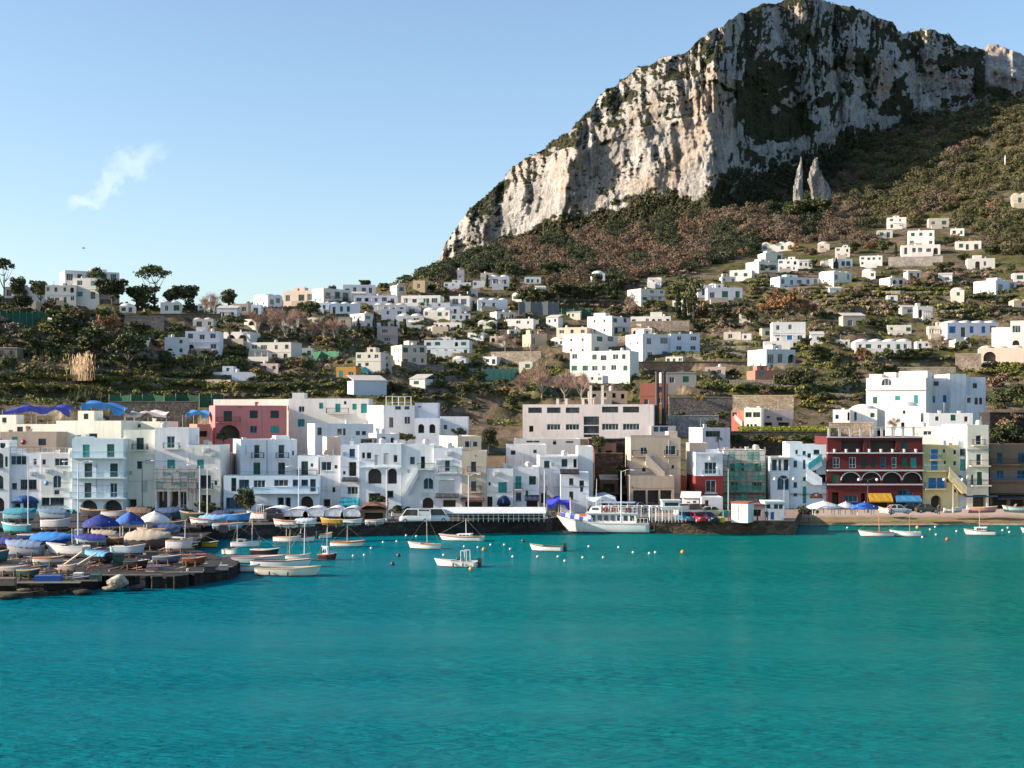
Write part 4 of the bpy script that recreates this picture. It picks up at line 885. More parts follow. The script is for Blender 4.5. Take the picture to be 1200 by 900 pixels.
for px, lab in ((770, 'black smokestack nearer the factory end wall'), (778, 'black smokestack standing against the brick house')):
    p = pt(px, 500, 306); t = thing('smokestack', lab, 'smokestack', p, 0, 'pair of black smokestacks')
    MB().loft([[(r*math.cos(2*PI*i/12), r*math.sin(2*PI*i/12), z) for i in range(12)] for r, z in ((.48, -4), (.42, 11.6), (.48, 11.7), (.48, 12.0), (.3, 12.0))]).build('pipe', paint((.035, .028, .028), .6), t)
    MB().loft([[(.54*math.cos(2*PI*i/12), .54*math.sin(2*PI*i/12), z) for i in range(12)] for z in (3.6, 3.9)]).build('band', paint((.03, .03, .03)), t)
second('glazed teal lower annex at the factory end', 'teal factory annex', 763, 792, 499, 515, 296, [('w', 766, 500, 772, 506, 'b'), ('w', 773, 500, 783, 506, 'b')], None, col=(.5, .46, .45), D=5)
# retaining walls and terraces just behind the harbour rows (things of their own)
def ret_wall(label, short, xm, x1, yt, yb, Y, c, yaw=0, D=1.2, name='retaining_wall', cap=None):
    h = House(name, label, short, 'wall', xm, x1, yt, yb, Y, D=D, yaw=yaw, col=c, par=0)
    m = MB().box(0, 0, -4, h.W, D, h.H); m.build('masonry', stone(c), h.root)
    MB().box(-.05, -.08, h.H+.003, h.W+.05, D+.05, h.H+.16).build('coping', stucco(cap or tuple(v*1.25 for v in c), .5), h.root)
ret_wall('great grey retaining wall behind the smokestacks', 'great grey wall', 784, 858, 466, 488, 318, (.20, .165, .15))
ret_wall('sunlit beige retaining wall above the lawn', 'sunlit beige wall', 858.5, 930, 464, 478, 324, (.42, .33, .23), yaw=-14)
ret_wall('low sea green wall below the great grey wall', 'sea green wall', 783, 842, 487.5, 496, 305, (.28, .36, .34))
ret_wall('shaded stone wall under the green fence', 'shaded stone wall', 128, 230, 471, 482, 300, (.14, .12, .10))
ret_wall('pale terrace wall below the round cornered house', 'pale terrace wall', 972, 1024, 496, 506, 286, (.40, .30, .22), yaw=-10)
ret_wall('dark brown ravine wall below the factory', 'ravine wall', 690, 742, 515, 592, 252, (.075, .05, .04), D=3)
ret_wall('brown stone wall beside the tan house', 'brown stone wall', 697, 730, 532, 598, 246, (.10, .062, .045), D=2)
second('small beige hut jutting from the ravine wall', 'beige ravine hut', 694, 707, 548, 557, 248, [('o', 696, 551, 701, 557)], None, col=(.6, .48, .34), D=4)
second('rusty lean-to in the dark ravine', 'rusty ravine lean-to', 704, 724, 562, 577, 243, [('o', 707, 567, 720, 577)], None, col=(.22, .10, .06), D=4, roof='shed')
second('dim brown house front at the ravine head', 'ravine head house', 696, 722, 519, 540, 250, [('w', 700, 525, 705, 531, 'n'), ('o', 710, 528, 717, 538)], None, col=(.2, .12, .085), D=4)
second('pale plaster hut low in the ravine', 'pale ravine hut', 710, 722, 581, 592, 240, [('w', 714, 584, 718, 588, 'w')], None, col=(.5, .46, .42), D=4)
ret_wall('rubble wall carrying the lawn terrace', 'lawn terrace wall', 853, 975, 506, 516, 272, (.13, .10, .07))
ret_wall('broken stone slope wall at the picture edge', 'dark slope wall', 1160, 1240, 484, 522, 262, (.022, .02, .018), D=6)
# ------------------------------------------------------------------ houses up the hillside
# (label, short name, left edge of the sunlit end wall or None, corner, far edge, top, foot, wall colour, windows across, storeys, options)
LITW = (.80, .77, .72); GREYW = (.70, .69, .68); PEACH = (.70, .47, .33); OCH = (.52, .27, .07); PALEB = (.62, .72, .78)
def hill(label, short, xl, xm, x1, yt, yb, col, nw, ns, yaw=None, roof='flat', D=9, wk='w', wc='k', par=.45, name='villa', cat='house', room=.4, sidew=True, Y=None, seed=None, wy=None):
    Y = Y or hit((xm+x1)/2, yb+1.0, 292)
    rc = random.Random(short); q = rc.uniform(.86, 1.03); col = (col[0]*q, col[1]*q*rc.uniform(.97, 1.0), col[2]*q*rc.uniform(.9, 1.02))
    if roof == 'flat' and ns == 1 and name == 'villa' and rc.random() < .2: roof = 'vault'
    h = House(name, label, short, cat, xm, x1, yt, yb, Y, xl=xl, D=D, yaw=yaw, col=col, par=par, dirt=.25, base=9)
    r = random.Random(label); hp = yb-yt; wpx = x1-xm
    for j in range(ns):
        y0 = yt+hp*((j+.26)/ns if wy is None else wy[0]); y1 = yt+hp*((j+.72)/ns if wy is None else wy[1])
        for i in range(nw):
            c = xm+wpx*(i+.5+r.uniform(-.14, .14))/nw; hw = min(wpx/nw*r.uniform(.17, .32), (y1-y0)*r.uniform(.32, .85)); dj = r.uniform(-.06, .08)*hp/ns
            q = r.random(); low = y1+hp/ns*.2 if (j == ns-1 and q > .72) else y1
            k = wk
            if q < .22 and wk == 'w': h.add([('s', c-hw, y0, c+hw, low, wc if wc in 'gtbdn' else 'g')])
            elif q > .94: h.add([('a', c-hw*1.3, y0, c+hw*1.3, min(yb-.5, low+1))])
            elif q > .86: continue
            else: h.add([(k, c-hw, y0+dj, c+hw, low+dj, 'w' if q < .7 else 'k')], True)
    if ns > 1: h.add([('L', xm, yt+hp/ns, x1, .08)])
    if xl is not None and sidew:
        for j in range(ns):
            z = h.H*(ns-1-j)/ns+.3
            h.side([(t, .8, z+.8, z+1.9, 'w') for t in ((.3, .7) if h.D > 6 else (.5,))])
    h.finish(roof=roof)
    if rc.random() < .45 and h.W > 6 and name == 'villa':      # raised terrace along part of the front, some with a pergola
        a = rc.uniform(0, .35)*h.W; b = a+rc.uniform(.45, .62)*h.W; dp = rc.uniform(1.8, 3.0); z = rc.uniform(.25, .6)
        o = MB().box(a, -dp, -9, b, -.01, z).box(a, -dp, z+.003, b, -dp+.2, z+.75).build('terrace', stucco(col if rc.random() < .6 else (.45, .38, .3)), h.root)
        if rc.random() < .45:
            for x in np.linspace(a+.2, b-.2, 4): MB().bar((x, -dp+.3, z), (x, -dp+.3, z+2.3), .1).build('pergola_post', paint((.6, .57, .52)), o)
            m = MB()
            for x in np.linspace(a, b, 9): m.bar((x, -dp, z+2.36), (x, 0, z+2.36), .05)
            m.bar((a, -dp+.3, z+2.3), (b, -dp+.3, z+2.3), .06); m.build('pergola_lattice', paint((.3, .22, .15)), o)
    if roof == 'flat': dress(h, label if seed is None else seed, room=room if hp > 9 else .15, chim=.8, tankp=.35, aer=.35)
    return h
N_ = None
HL = [
 ('long low white house half hidden by bushes on the hill crest', 'long low crest house', N_, 5, 48, 336, 352, GREYW, 4, 1, dict(yaw=6)),
 ('white house with tiny windows and a green awning', 'tiny window house', N_, 53, 89, 334, 356, (.74, .72, .70), 4, 2, dict(yaw=3, wc='t')),
 ('big white villa on the crest beside a tall umbrella pine', 'big crest villa', 70, 76, 140, 316.5, 334, LITW, 5, 1, dict(D=12, yaw=-10)),
 ('white front block of the crest villa over a teal veranda', 'teal veranda villa', N_, 85, 116, 326, 351, (.76, .74, .71), 2, 2, dict(D=7, wc='t', yaw=-6)),
 ('small white cottage with a round-headed doorway under pines', 'pine cottage', N_, 188, 211, 354, 368, GREYW, 2, 1, dict(yaw=8)),
 ('tall white cube house with a lower wing on the slope', 'white cube house', N_, 217, 257, 388, 413, (.76, .77, .80), 3, 2, dict(yaw=4)),
 ('low white wing joined to the white cube house', 'cube house wing', N_, 193, 217.5, 395, 416, (.74, .76, .80), 2, 2, dict(yaw=4, D=7)),
 ('tiny white shed among dark bushes', 'tiny white shed', N_, 160, 172, 395.5, 404, GREYW, 1, 1, dict(D=4)),
 ('shaded white house under a grey sloping roof', 'grey sloping roof house', N_, 254, 278, 361, 375, (.62, .64, .68), 2, 1, dict(roof='shed', D=6)),
 ('flat green roofed hut by a bare pink tree', 'green roofed hut', N_, 273, 291, 356, 368, (.56, .50, .40), 2, 1, dict(D=6)),
 ('small pale blue cube house beside a dark shrub', 'small pale blue cube', N_, 294, 306, 357, 370, PALEB, 1, 1, dict(D=5)),
 ('bright white flat house standing on the skyline', 'bright skyline house', 297, 314, 331, 346, 360, LITW, 2, 1, dict(D=9)),
 ('pinkish house with a dark flat roof on the skyline', 'pinkish skyline house', N_, 332, 371, 341, 357, (.62, .50, .44), 3, 1, dict(yaw=-14)),
 ('cream house with chimneys on the skyline', 'cream chimney house', 366, 379, 411, 337.5, 355, (.76, .70, .58), 3, 1, dict(D=8)),
 ('long low blue white house below the cream chimney house', 'long low blue house', N_, 359, 391, 354.5, 366, (.68, .74, .82), 4, 1, dict(D=6)),
 ('white house with a curved end on the upper slope', 'curved end house', N_, 387, 422, 355.5, 369, (.72, .76, .82), 4, 1, dict(D=7, yaw=6)),
 ('wide white house under round trees at the skyline', 'wide skyline house', N_, 402, 440, 333.5, 348, (.74, .75, .78), 4, 1, dict(yaw=5)),
 ('peach house with one white end wall by a cypress', 'peach house', 410, 427, 438, 367, 386, (.72, .66, .62), 1, 2, dict(D=8)),
 ('white boxes showing behind a broad umbrella pine', 'white boxes behind pine', N_, 262, 293, 389, 402, (.74, .73, .72), 2, 1, dict(yaw=-12)),
 ('cream white villa with a deep arch and flat terrace', 'arch terrace villa', N_, 292, 341, 401.5, 423, (.74, .70, .65), 4, 2, dict(yaw=-13)),
 ('low pale flat roofed store under a lamp pole', 'low pale store', N_, 248, 300, 436, 449, (.70, .72, .76), 1, 1, dict(D=9)),
 ('cream stepped house next to the ochre house', 'cream stepped house', N_, 417, 446, 413, 432, (.72, .68, .60), 3, 2, dict(yaw=-10)),
 ('narrow cream annex with one dark window', 'narrow cream annex', N_, 446, 459, 416, 432, (.68, .62, .55), 1, 2, dict(D=6)),
 ('ochre yellow house with teal shutters', 'ochre house', N_, 394, 417, 430, 447, OCH, 2, 1, dict(wc='t', yaw=-8, D=6)),
 ('bright teal hut attached to the ochre house', 'bright teal hut', N_, 417.5, 431, 432, 446, (.05, .32, .36), 1, 1, dict(D=5)),
 ('long pale blue shed without windows', 'long pale blue shed', 407, 414.5, 453, 446, 463, (.60, .70, .76), 0, 1, dict(D=7, roof='shed', name='shed')),
 ('white two storey house with a broad upper window', 'broad window house', N_, 447, 475, 362, 381, (.76, .76, .78), 2, 2, dict(yaw=4)),
 ('long white wing with a single small window', 'long white wing', N_, 466, 496, 370, 381, (.74, .75, .77), 2, 1, dict(D=6)),
 ('grey beige house with a teal window by cypresses', 'grey beige cypress house', N_, 442, 466, 382.5, 403, (.40, .37, .34), 1, 2, dict(wc='t', yaw=4)),
 ('cream pink villa with a dark upper loggia', 'cream pink villa', 458, 471, 500, 404, 429, (.70, .58, .46), 3, 2, dict(D=9)),
 ('white blue villa with a deep shaded porch', 'shaded porch villa', N_, 497, 550, 398.5, 416, (.70, .76, .82), 5, 2, dict(yaw=-5)),
 ('low white house with an ochre roof terrace', 'ochre terrace house', N_, 527, 550, 347, 362, (.72, .70, .66), 2, 1, dict(yaw=-8)),
 ('blue white house with two dark windows near a bare tree', 'two dark windows house', N_, 560, 595, 351, 363, (.70, .76, .83), 3, 1, dict(yaw=5)),
 ('bright flat roofed white house above a hedge', 'bright hedge house', 574, 582, 604, 365, 377, LITW, 2, 1, dict(D=7)),
 ('flat white roofed terrace house on the slope', 'flat terrace house', N_, 593, 625, 374, 382, LITW, 3, 1, dict(D=9, yaw=-14)),
 ('slim pinkish tower house among the pines', 'slim tower house', N_, 536, 544, 316, 332, (.48, .42, .46), 1, 3, dict(D=5, room=0)),
 ('small white house in front of the slim tower house', 'house before slim tower', N_, 554, 568, 329, 337, (.74, .74, .76), 2, 1, dict(D=6)),
 ('white house under dark conifers below the cliff', 'conifer house', N_, 574, 597, 324, 336, (.70, .72, .76), 2, 1, dict(D=7)),
 ('pink roofed house at the forest edge', 'pink roofed house', N_, 563, 578, 320, 328, (.60, .52, .48), 1, 1, dict(D=6, roofc_=0)),
 ('white house with square openings in dark woods', 'square openings house', N_, 615, 634, 324.5, 334, (.76, .75, .74), 3, 1, dict(D=6)),
 ('long white garden house beneath the big crest pine', 'crest pine house', N_, 520, 552, 331, 338, (.70, .72, .78), 4, 1, dict(D=6)),
 ('white terraced house with a blue shaded porch', 'blue porch terrace house', N_, 415, 466, 346, 357, (.72, .74, .78), 5, 1, dict(yaw=4)),
 ('white terraced house with a palm in front', 'palm terrace house', N_, 470, 516, 346.5, 358.5, (.73, .72, .70), 4, 1, dict(yaw=-7)),
 ('grey white terraced house lower in the stepped rows', 'grey terraced house', N_, 438, 476, 357, 367, (.62, .62, .64), 4, 1, dict(D=7)),
 ('pale house behind the long white wing', 'pale house behind wing', N_, 478, 540, 359, 369, (.66, .68, .72), 5, 1, dict(D=7)),
 ('small bright house on the skyline next to a round tree', 'small bright skyline house', 457, 465, 474, 334, 345, LITW, 1, 1, dict(D=7)),
 ('ochre stone house by the crest pines', 'ochre stone house', N_, 484, 498, 329, 341, (.46, .35, .24), 1, 1, dict(D=6, yaw=-12)),
 ('sandy stone house with blank gable in stony terraces', 'sandy stone house', 612, 622, 641, 391, 409, (.56, .45, .34), 2, 1, dict(D=8)),
 ('small blue white cube alone in the dark wood', 'cube in dark wood', N_, 693, 709, 320.5, 330, (.72, .77, .84), 2, 1, dict(D=6)),
 ('white villa with a long sunlit end wall on the upper slope', 'long end wall villa', 735, 751, 779, 338, 354, LITW, 3, 2, dict(D=10)),
 ('little white block above the long end wall villa', 'little upper block', N_, 759, 775, 325.5, 334, (.76, .74, .72), 1, 1, dict(D=5, yaw=-15)),
 ('bright white villa stepped above the sunlit block', 'bright stepped villa', 688, 717, 738, 370, 392, LITW, 2, 2, dict(D=10)),
 ('large sunlit white block with shaded grey flank', 'large sunlit block', 659, 693, 724, 391, 416, LITW, 2, 2, dict(D=11)),
 ('broad white villa with dark ground floor windows', 'broad white villa', N_, 668, 738, 412, 438, LITW, 6, 2, dict(D=9, yaw=-22)),
 ('white house with a square blue doorway and shaded stairs', 'blue doorway house', 733, 753, 786, 391, 424, (.72, .74, .78), 2, 2, dict(D=10, wc='b')),
 ('blue shaded villa with a sea blue lower floor', 'sea blue villa', N_, 786, 820, 391, 413, (.58, .68, .80), 2, 2, dict(yaw=5, wc='b')),
 ('long low white pergola house below a stone wall', 'low pergola house', N_, 739, 786, 371, 381, (.76, .74, .70), 6, 1, dict(D=5, yaw=-10)),
 ('grey low hut with a flat slab roof near the smokestacks', 'grey slab hut', N_, 775, 816, 437, 452, (.46, .42, .38), 2, 1, dict(D=7, par=0)),
 ('red brick house with a beige roof by the smokestacks', 'red brick house', N_, 750, 781, 449, 477, (.34, .12, .08), 2, 2, dict(yaw=-9, D=7)),
 ('blue shaded house behind grey brown bushes', 'blue house behind bushes', N_, 829, 870, 337, 353, (.62, .66, .74), 3, 1, dict(D=8)),
 ('long white house with a beige barrel roof', 'barrel roof house', N_, 818, 842, 334, 346, (.70, .66, .62), 2, 1, dict(roof='vault', D=7)),
 ('sunlit white villa behind the flat topped dark pine', 'villa behind flat pine', 874, 889, 912, 306, 321, LITW, 2, 1, dict(D=10)),
 ('uppermost sunlit villa in the stack near the flat pine', 'uppermost stack villa', 888, 897, 917, 296, 308, LITW, 2, 1, dict(D=9)),
 ('white villa with dark arched windows next to the stack', 'dark arched window villa', N_, 912, 935, 304, 318, LITW, 3, 2, dict(D=8, yaw=-12)),
 ('low bright garden house left of the flat topped pine'.replace('left of', 'west of'), 'low garden house', N_, 855, 881, 317, 326, LITW, 2, 1, dict(D=7, yaw=-20)),
 ('long blue white house above the orange tree', 'long house over orange tree', 903, 914, 960, 324, 337, (.68, .74, .82), 5, 1, dict(D=8)),
 ('cream sunlit house with a sloping parapet', 'cream sloping house', 960, 977, 998, 318, 332, (.80, .76, .66), 3, 1, dict(D=9)),
 ('white house with three square dark windows in a row', 'three square windows house', N_, 976, 999, 303, 315, (.76, .77, .80), 3, 1, dict(D=7, yaw=4)),
 ('tiny white annex beside the three square windows house', 'tiny white annex', N_, 962, 976, 306, 312, LITW, 2, 1, dict(D=5, yaw=-10)),
 ('white tower house with four small windows', 'four window tower', N_, 979, 996, 290, 302, LITW, 2, 2, dict(D=6, yaw=-12)),
 ('white villa with a long balcony on the upper terraces', 'long balcony villa', N_, 1008, 1034, 300, 312, LITW, 4, 2, dict(D=7, yaw=-12)),
 ('white house with a red tiled patch over blue flats', 'white over blue flats house', N_, 905, 944, 377.5, 402, (.76, .76, .77), 3, 2, dict(yaw=-6, wc='b')),
 ('white house with a great sloping plaster roof', 'great sloping roof house', 876, 898, 932, 409, 433, (.74, .76, .80), 3, 1, dict(D=11)),
 ('white upper box above the great sloping roof', 'upper white box', N_, 895, 926, 400, 411, LITW, 1, 1, dict(D=6, yaw=-8)),
 ('dull red house with a teal shutter beneath trees', 'dull red house', 875, 885, 921, 434, 453, (.40, .18, .13), 2, 2, dict(D=9, wc='t')),
 ('small cream farm hut on the vine terraces', 'cream farm hut', N_, 848, 868, 389, 400, (.66, .58, .48), 1, 1, dict(D=6, yaw=-10)),
 ('ruined cream hut beside the blue flats house', 'ruined cream hut', N_, 893, 905, 385, 396, (.58, .48, .36), 1, 1, dict(D=5, par=0)),
 ('long low bungalow with dark windows on the shrub slope', 'long low bungalow', N_, 1002, 1068, 400, 413, (.77, .74, .70), 6, 1, dict(D=8, yaw=-4)),
 ('small bright white house under the pale road', 'house under pale road', 1031, 1043, 1061, 325, 336, LITW, 2, 1, dict(D=8)),
 ('white house with pillars on the far upper terrace', 'pillar house', N_, 1134, 1166, 303, 315, LITW, 4, 1, dict(D=7, yaw=-10)),
 ('sunlit white house with teal shaded flank near the picture edge', 'teal flank house', 1142, 1167, 1191, 328, 344, (.74, .76, .80), 2, 1, dict(D=11, wc='t')),
 ('little white cottage with two dark windows on grassy terraces', 'terrace cottage', N_, 1075, 1093, 359, 373, (.78, .76, .72), 2, 1, dict(D=6)),
 ('grey shed beside the terrace cottage', 'grey terrace shed', N_, 1057, 1074, 360, 369, (.6, .56, .5), 1, 1, dict(D=5, roof='shed', name='shed')),
 ('long white villa with blue windows and a dark archway', 'long archway villa', N_, 1110, 1170, 378, 395, (.75, .76, .80), 5, 1, dict(D=8, yaw=4, wc='b')),
 ('low stone annex beside the long archway villa', 'low stone annex', N_, 1088, 1110, 382, 395, (.62, .56, .48), 2, 1, dict(D=6, yaw=-10)),
 ('tall bright villa cut by the picture edge', 'tall edge villa', N_, 1184, 1235, 376, 412, LITW, 3, 2, dict(D=9, yaw=-20)),
 ('sunlit lower wing of the edge villa', 'edge villa wing', N_, 1162, 1184, 384, 408, LITW, 1, 2, dict(D=8, yaw=-20)),
 ('cream porch house beneath the edge villa', 'cream porch house', N_, 1147, 1200, 408, 424, (.70, .58, .46), 2, 1, dict(D=7, yaw=-16)),
 ('isolated white house high against the forest', 'isolated forest house', N_, 1040, 1062, 255, 268, LITW, 2, 2, dict(D=8, yaw=-12)),
 ('white house with arched porch below the forest', 'arched porch house', N_, 1064, 1095, 270.5, 288, LITW, 3, 2, dict(D=8, yaw=-14)),
 ('broad white house with a row of windows at the forest foot', 'forest foot house', N_, 1056, 1102, 287.5, 299, LITW, 5, 1, dict(D=8, yaw=-12)),
 ('small house with grey roof in brown woods', 'grey roof wood house', N_, 1088, 1112, 256, 266, (.55, .5, .44), 2, 1, dict(D=7, yaw=-10)),
 ('flat white house on the ridge steps beside the palm house', 'ridge step house', N_, 496, 527, 363.5, 373, (.72, .70, .66), 4, 1, dict(D=7, yaw=-8)),
 ('low pale house below the ochre terrace house', 'low pale ridge house', N_, 528, 551, 367.5, 376, (.70, .70, .70), 3, 1, dict(D=6)),
 ('narrow white house under the umbrella pine crown', 'house under pine crown', N_, 478, 498, 375.5, 383, LITW, 2, 1, dict(D=6, yaw=-14)),
 ('white walled garden house with a row of small arches', 'row of arches house', N_, 508, 541, 378, 387, (.74, .72, .68), 5, 1, dict(D=6, yaw=-8, wk='a')),
 ('peach topped block above the square blue doorway house', 'peach topped block', N_, 740, 764, 384.5, 395, (.72, .58, .46), 2, 1, dict(D=7, yaw=-14)),
 ('flat beige roofed house above the large sunlit block', 'flat beige block', N_, 652, 688, 384, 393, (.66, .58, .48), 3, 1, dict(D=8, yaw=-18)),
 ('tiny white hut on the vine terraces by the farm hut', 'tiny vine hut', N_, 869, 880, 391, 400, LITW, 1, 1, dict(D=5, yaw=-14)),
 ('grey roofed stone hut with a white chimney in dark trees', 'grey chimney hut', N_, 988, 1014, 370, 386, (.36, .32, .28), 2, 1, dict(D=7, roof='shed')),
 ('small white house cut by the frame below the far road', 'far road edge house', N_, 1188, 1215, 320, 330, LITW, 2, 1, dict(D=7, yaw=-10)),
 ('sandy hut by the vine poles at the picture edge', 'sandy vine hut', N_, 1188, 1210, 352, 363, (.58, .45, .32), 1, 1, dict(D=6)),
 ('long white roofed house in brown woods above the stack', 'brown wood long house', N_, 893, 930, 285.5, 295, (.74, .72, .68), 4, 1, dict(D=7, yaw=-14)),
 ('small pale house tucked below the isolated forest house', 'tucked forest house', N_, 1028, 1046, 270, 279, (.66, .62, .56), 2, 1, dict(D=6, yaw=-12)),
 ('white cottage lit by the sun in the dark forest edge', 'sunlit forest cottage', N_, 1114, 1130, 268, 277, LITW, 2, 1, dict(D=6, yaw=-16)),
 ('cream house half hidden by trees high at the picture edge', 'hidden edge house', N_, 1186, 1215, 228, 241, (.62, .52, .42), 2, 1, dict(D=8, yaw=-14)),
 ('white house with a long roof wall on the forest road', 'forest road house', N_, 1120, 1150, 283, 293, (.72, .68, .62), 3, 1, dict(D=7, yaw=-14)),
 ('little cream hut above the four window tower', 'little cream hut', N_, 958, 972, 286, 294, (.66, .58, .48), 1, 1, dict(D=5, yaw=-14)),
 ('white roofed house between the orange tree and flats house', 'orange tree cottage', N_, 866, 886, 366, 376, (.66, .60, .54), 2, 1, dict(D=6, yaw=-10)),
 ('pale pink house over the smokestacks among vine poles', 'pale pink vine house', N_, 826, 850, 430, 440, (.62, .48, .42), 2, 1, dict(D=6, yaw=-8)),
 ('long beige stable with dark openings above the factory', 'beige stable', N_, 690, 735, 458, 470, (.52, .42, .33), 4, 1, dict(D=6, wk='o', par=.2)),
 ('white cube by the jade netting', 'jade net cube', N_, 608, 624, 424, 434, (.72, .68, .6), 1, 1, dict(D=6, yaw=-14)),
 ('small white house with a dark door under bare white trees', 'bare tree cottage', N_, 346, 366, 408, 419, (.66, .62, .58), 2, 1, dict(D=6)),
 ('pinkish cottage below the arch terrace villa', 'pinkish cottage', N_, 305, 326, 426, 436, (.60, .46, .40), 2, 1, dict(D=6, yaw=-8)),
 ('beige house with a flat slab roof between cypress and peach house', 'beige slab house', N_, 396, 411, 372, 383, (.58, .48, .38), 1, 1, dict(D=6, par=0)),
 ('white terrace house at the foot of the bright hedge house', 'hedge foot house', N_, 560, 582, 377, 386, (.68, .66, .62), 3, 1, dict(D=6, yaw=-10)),
 ('low white house with a porch below the little cottage terraces', 'porch terrace house', N_, 1040, 1068, 381, 391, (.72, .68, .62), 3, 1, dict(D=6, yaw=-8)),
 ('grey stone farmhouse in the dark garden by the picture edge', 'dark garden farmhouse', N_, -4, 20, 408, 420, (.26, .22, .18), 2, 1, dict(D=7, par=0)),
 ('small cream hut above the shaded green netting', 'cream netting hut', N_, 22, 42, 352, 362, (.5, .44, .36), 2, 1, dict(D=6)),
 ('pale flat house between white cube house and grey sloping roof house', 'pale flat middle house', N_, 226, 250, 374, 384, (.6, .58, .56), 2, 1, dict(D=6)),
]
for row in HL:
    op = dict(row[10]); op.pop('roofc_', None)
    hill(*row[:10], **op)
# the big white villa above the harbour, in three blocks that stand as one building
def big_villa():
    V = House('villa', 'rambling bright white villa with green shutters and an arched terrace', 'rambling white villa', 'house', 1015, 1085, 443, 482, 296, D=12, yaw=-24, col=LITW, par=.7)
    V.add([('s', 1023, 465, 1028, 473, 'g'), ('s', 1049, 464, 1055, 473, 't'), ('s', 1071, 463, 1076, 473, 't'), ('A', 1033, 441.5, 1045, 452, 'w'), ('L', 1015, 456, 1085, .3), ('w', 1060, 476, 1065, 481, 'k')], True); V.finish()
    for a, b, c, d, h in ((.0, .22, .3, .9, 1.6), (.22, .42, .5, .9, 2.0), (.5, .98, .35, .9, 2.2)): V.box_on('roof_room', a, b, c, d, h)
    W = V.W
    m = MB(); c, s_ = math.cos(-V.th), math.sin(-V.th)
    for (px, x1, yt, yb, dy) in ((1085, 1113, 443, 492, 5), (1113, 1132, 438, 492, 3), (1132, 1155, 442, 466, 6), (1132, 1152, 463, 492, 3)):
        q = House('part', '', '', '', px, x1, yt, yb, 296+dy, D=9, yaw=4 if px > 1110 else -6, col=(.76, .77, .80), par=.4, top=False)
        q.root = bpy.data.objects.new('wing', None); COL.objects.link(q.root)
        if px == 1085: q.add([('s', 1092, 464, 1096, 472, 't'), ('s', 1105, 463, 1109, 472, 'b'), ('w', 1094, 447, 1100, 452, 'k')], True)
        if yt == 463: q.add([('o', 1133.5, 466, 1138, 472), ('w', 1142, 466, 1146, 474, 'k'), ('w', 1147.5, 466, 1151, 474, 'n')], True)
        if px == 1132 and yt == 442: q.add([('w', 1140, 449, 1145, 455, 'k')], True)
        q.finish()
        mw = Matrix.Translation(q.o) @ Matrix.Rotation(q.th, 4, 'Z'); inv = (Matrix.Translation(V.o) @ Matrix.Rotation(V.th, 4, 'Z')).inverted()
        for ch in list(q.root.children): ch.parent = V.root; ch.matrix_local = inv @ mw
        bpy.data.objects.remove(q.root)
    PROTECT.append((1085, 438, 1156, 490))
big_villa()
second('white house with a bright green shutter under the rambling villa', 'bright green shutter house', 1088, 1140, 484, 505, 272, [('s', 1114, 476, 1119, 484, 'g'), ('s', 1114, 486, 1120, 493, 'g'), ('w', 1096, 488, 1100, 493, 'k'), ('w', 1130, 488, 1134, 494, 'k'), ('o', 1140, 487, 1146, 496)], 60, col=(.78, .76, .74), D=8, yaw=-6)
# the little monument on the forest slope
Y = hit(1178, 199); p = ground_pt(1178, 199); t = thing('monument', 'slender white column monument on the forest slope', 'monument', p)
MB().loft([[(r*math.cos(2*PI*i/10), r*math.sin(2*PI*i/10), z) for i in range(10)] for r, z in ((1.0, -2), (.9, 2.0), (.55, 2.3), (.42, 6.5), (.55, 6.7), (.3, 8.5), (.06, 9.5))]).build('column', stucco((.75, .73, .7)), t)
MB().box(-1.5, -1.5, -3, 1.5, 1.5, .7).build('plinth', stone((.5, .46, .4)), t)
# nets, canopies and field walls
def canopy(label, px0, px1, yt, yb, Y, c, n=3, drop=.5, cat='canopy', depth=7, name='tarpaulin_canopy', short=None):
    a, b = pt(px0, yb, Y), pt(px1, yb, Y); w = (b-a).length; hgt = (yb-yt)*Y/F
    t = thing(name, label, cat, a); m = MB(); nx, ny = 14, 6; r = random.Random(label)
    ph = r.uniform(0, 6)
    P = [[Vector((w*i/nx, depth*j/ny, hgt-drop+drop*(.5+.5*math.cos(PI*2*n*i/nx/2+ph))*(1 if j < ny else .8)-.25*math.sin(j*1.1+i*.6)+.35*j/ny)) for i in range(nx+1)] for j in range(ny+1)]
    for j in range(ny):
        for i in range(nx): m.quad(P[j][i], P[j][i+1], P[j+1][i+1], P[j+1][i])
    for i in range(nx): m.quad(P[0][i]-Vector((0, .05, hgt*(.34+.12*math.sin(i*1.3+ph)))), P[0][i+1]-Vector((0, .05, hgt*(.34+.12*math.sin(i*1.3+1.3+ph)))), P[0][i+1], P[0][i])
    m.build('sheet', cloth(c), t, True)
    for i in range(n+1):
        for y in (0.05, depth*.95): MB().bar((w*i/n, y, -3), (w*i/n, y, hgt-.2-drop*.5), .06).build('pole', paint((.3, .28, .26)), t)
    PROTECT.append((px0, yt, px1, yb)); HOUSES.append((short or label, px0, yt, px1, yb)) if short else None
    return t
canopy('deep blue tarpaulin stretched over stored boats above the roofs', 3, 82, 476, 491, 268, (.02, .035, .30), 4, .9, short='deep blue tarpaulin')
canopy('bright turquoise blue tarpaulin tent above the roofs', 95, 146, 471.5, 490, 266, (.01, .14, .40), 1, 1.6, short='turquoise tarpaulin tent')
canopy('white cloth canopy above the cream balcony house', 147, 195, 483, 492, 270, (.62, .54, .5), 3, .4)
canopy('small sky blue tarpaulin by the pink house', 218, 244, 482.5, 494, 272, (.02, .19, .45), 1, .5)
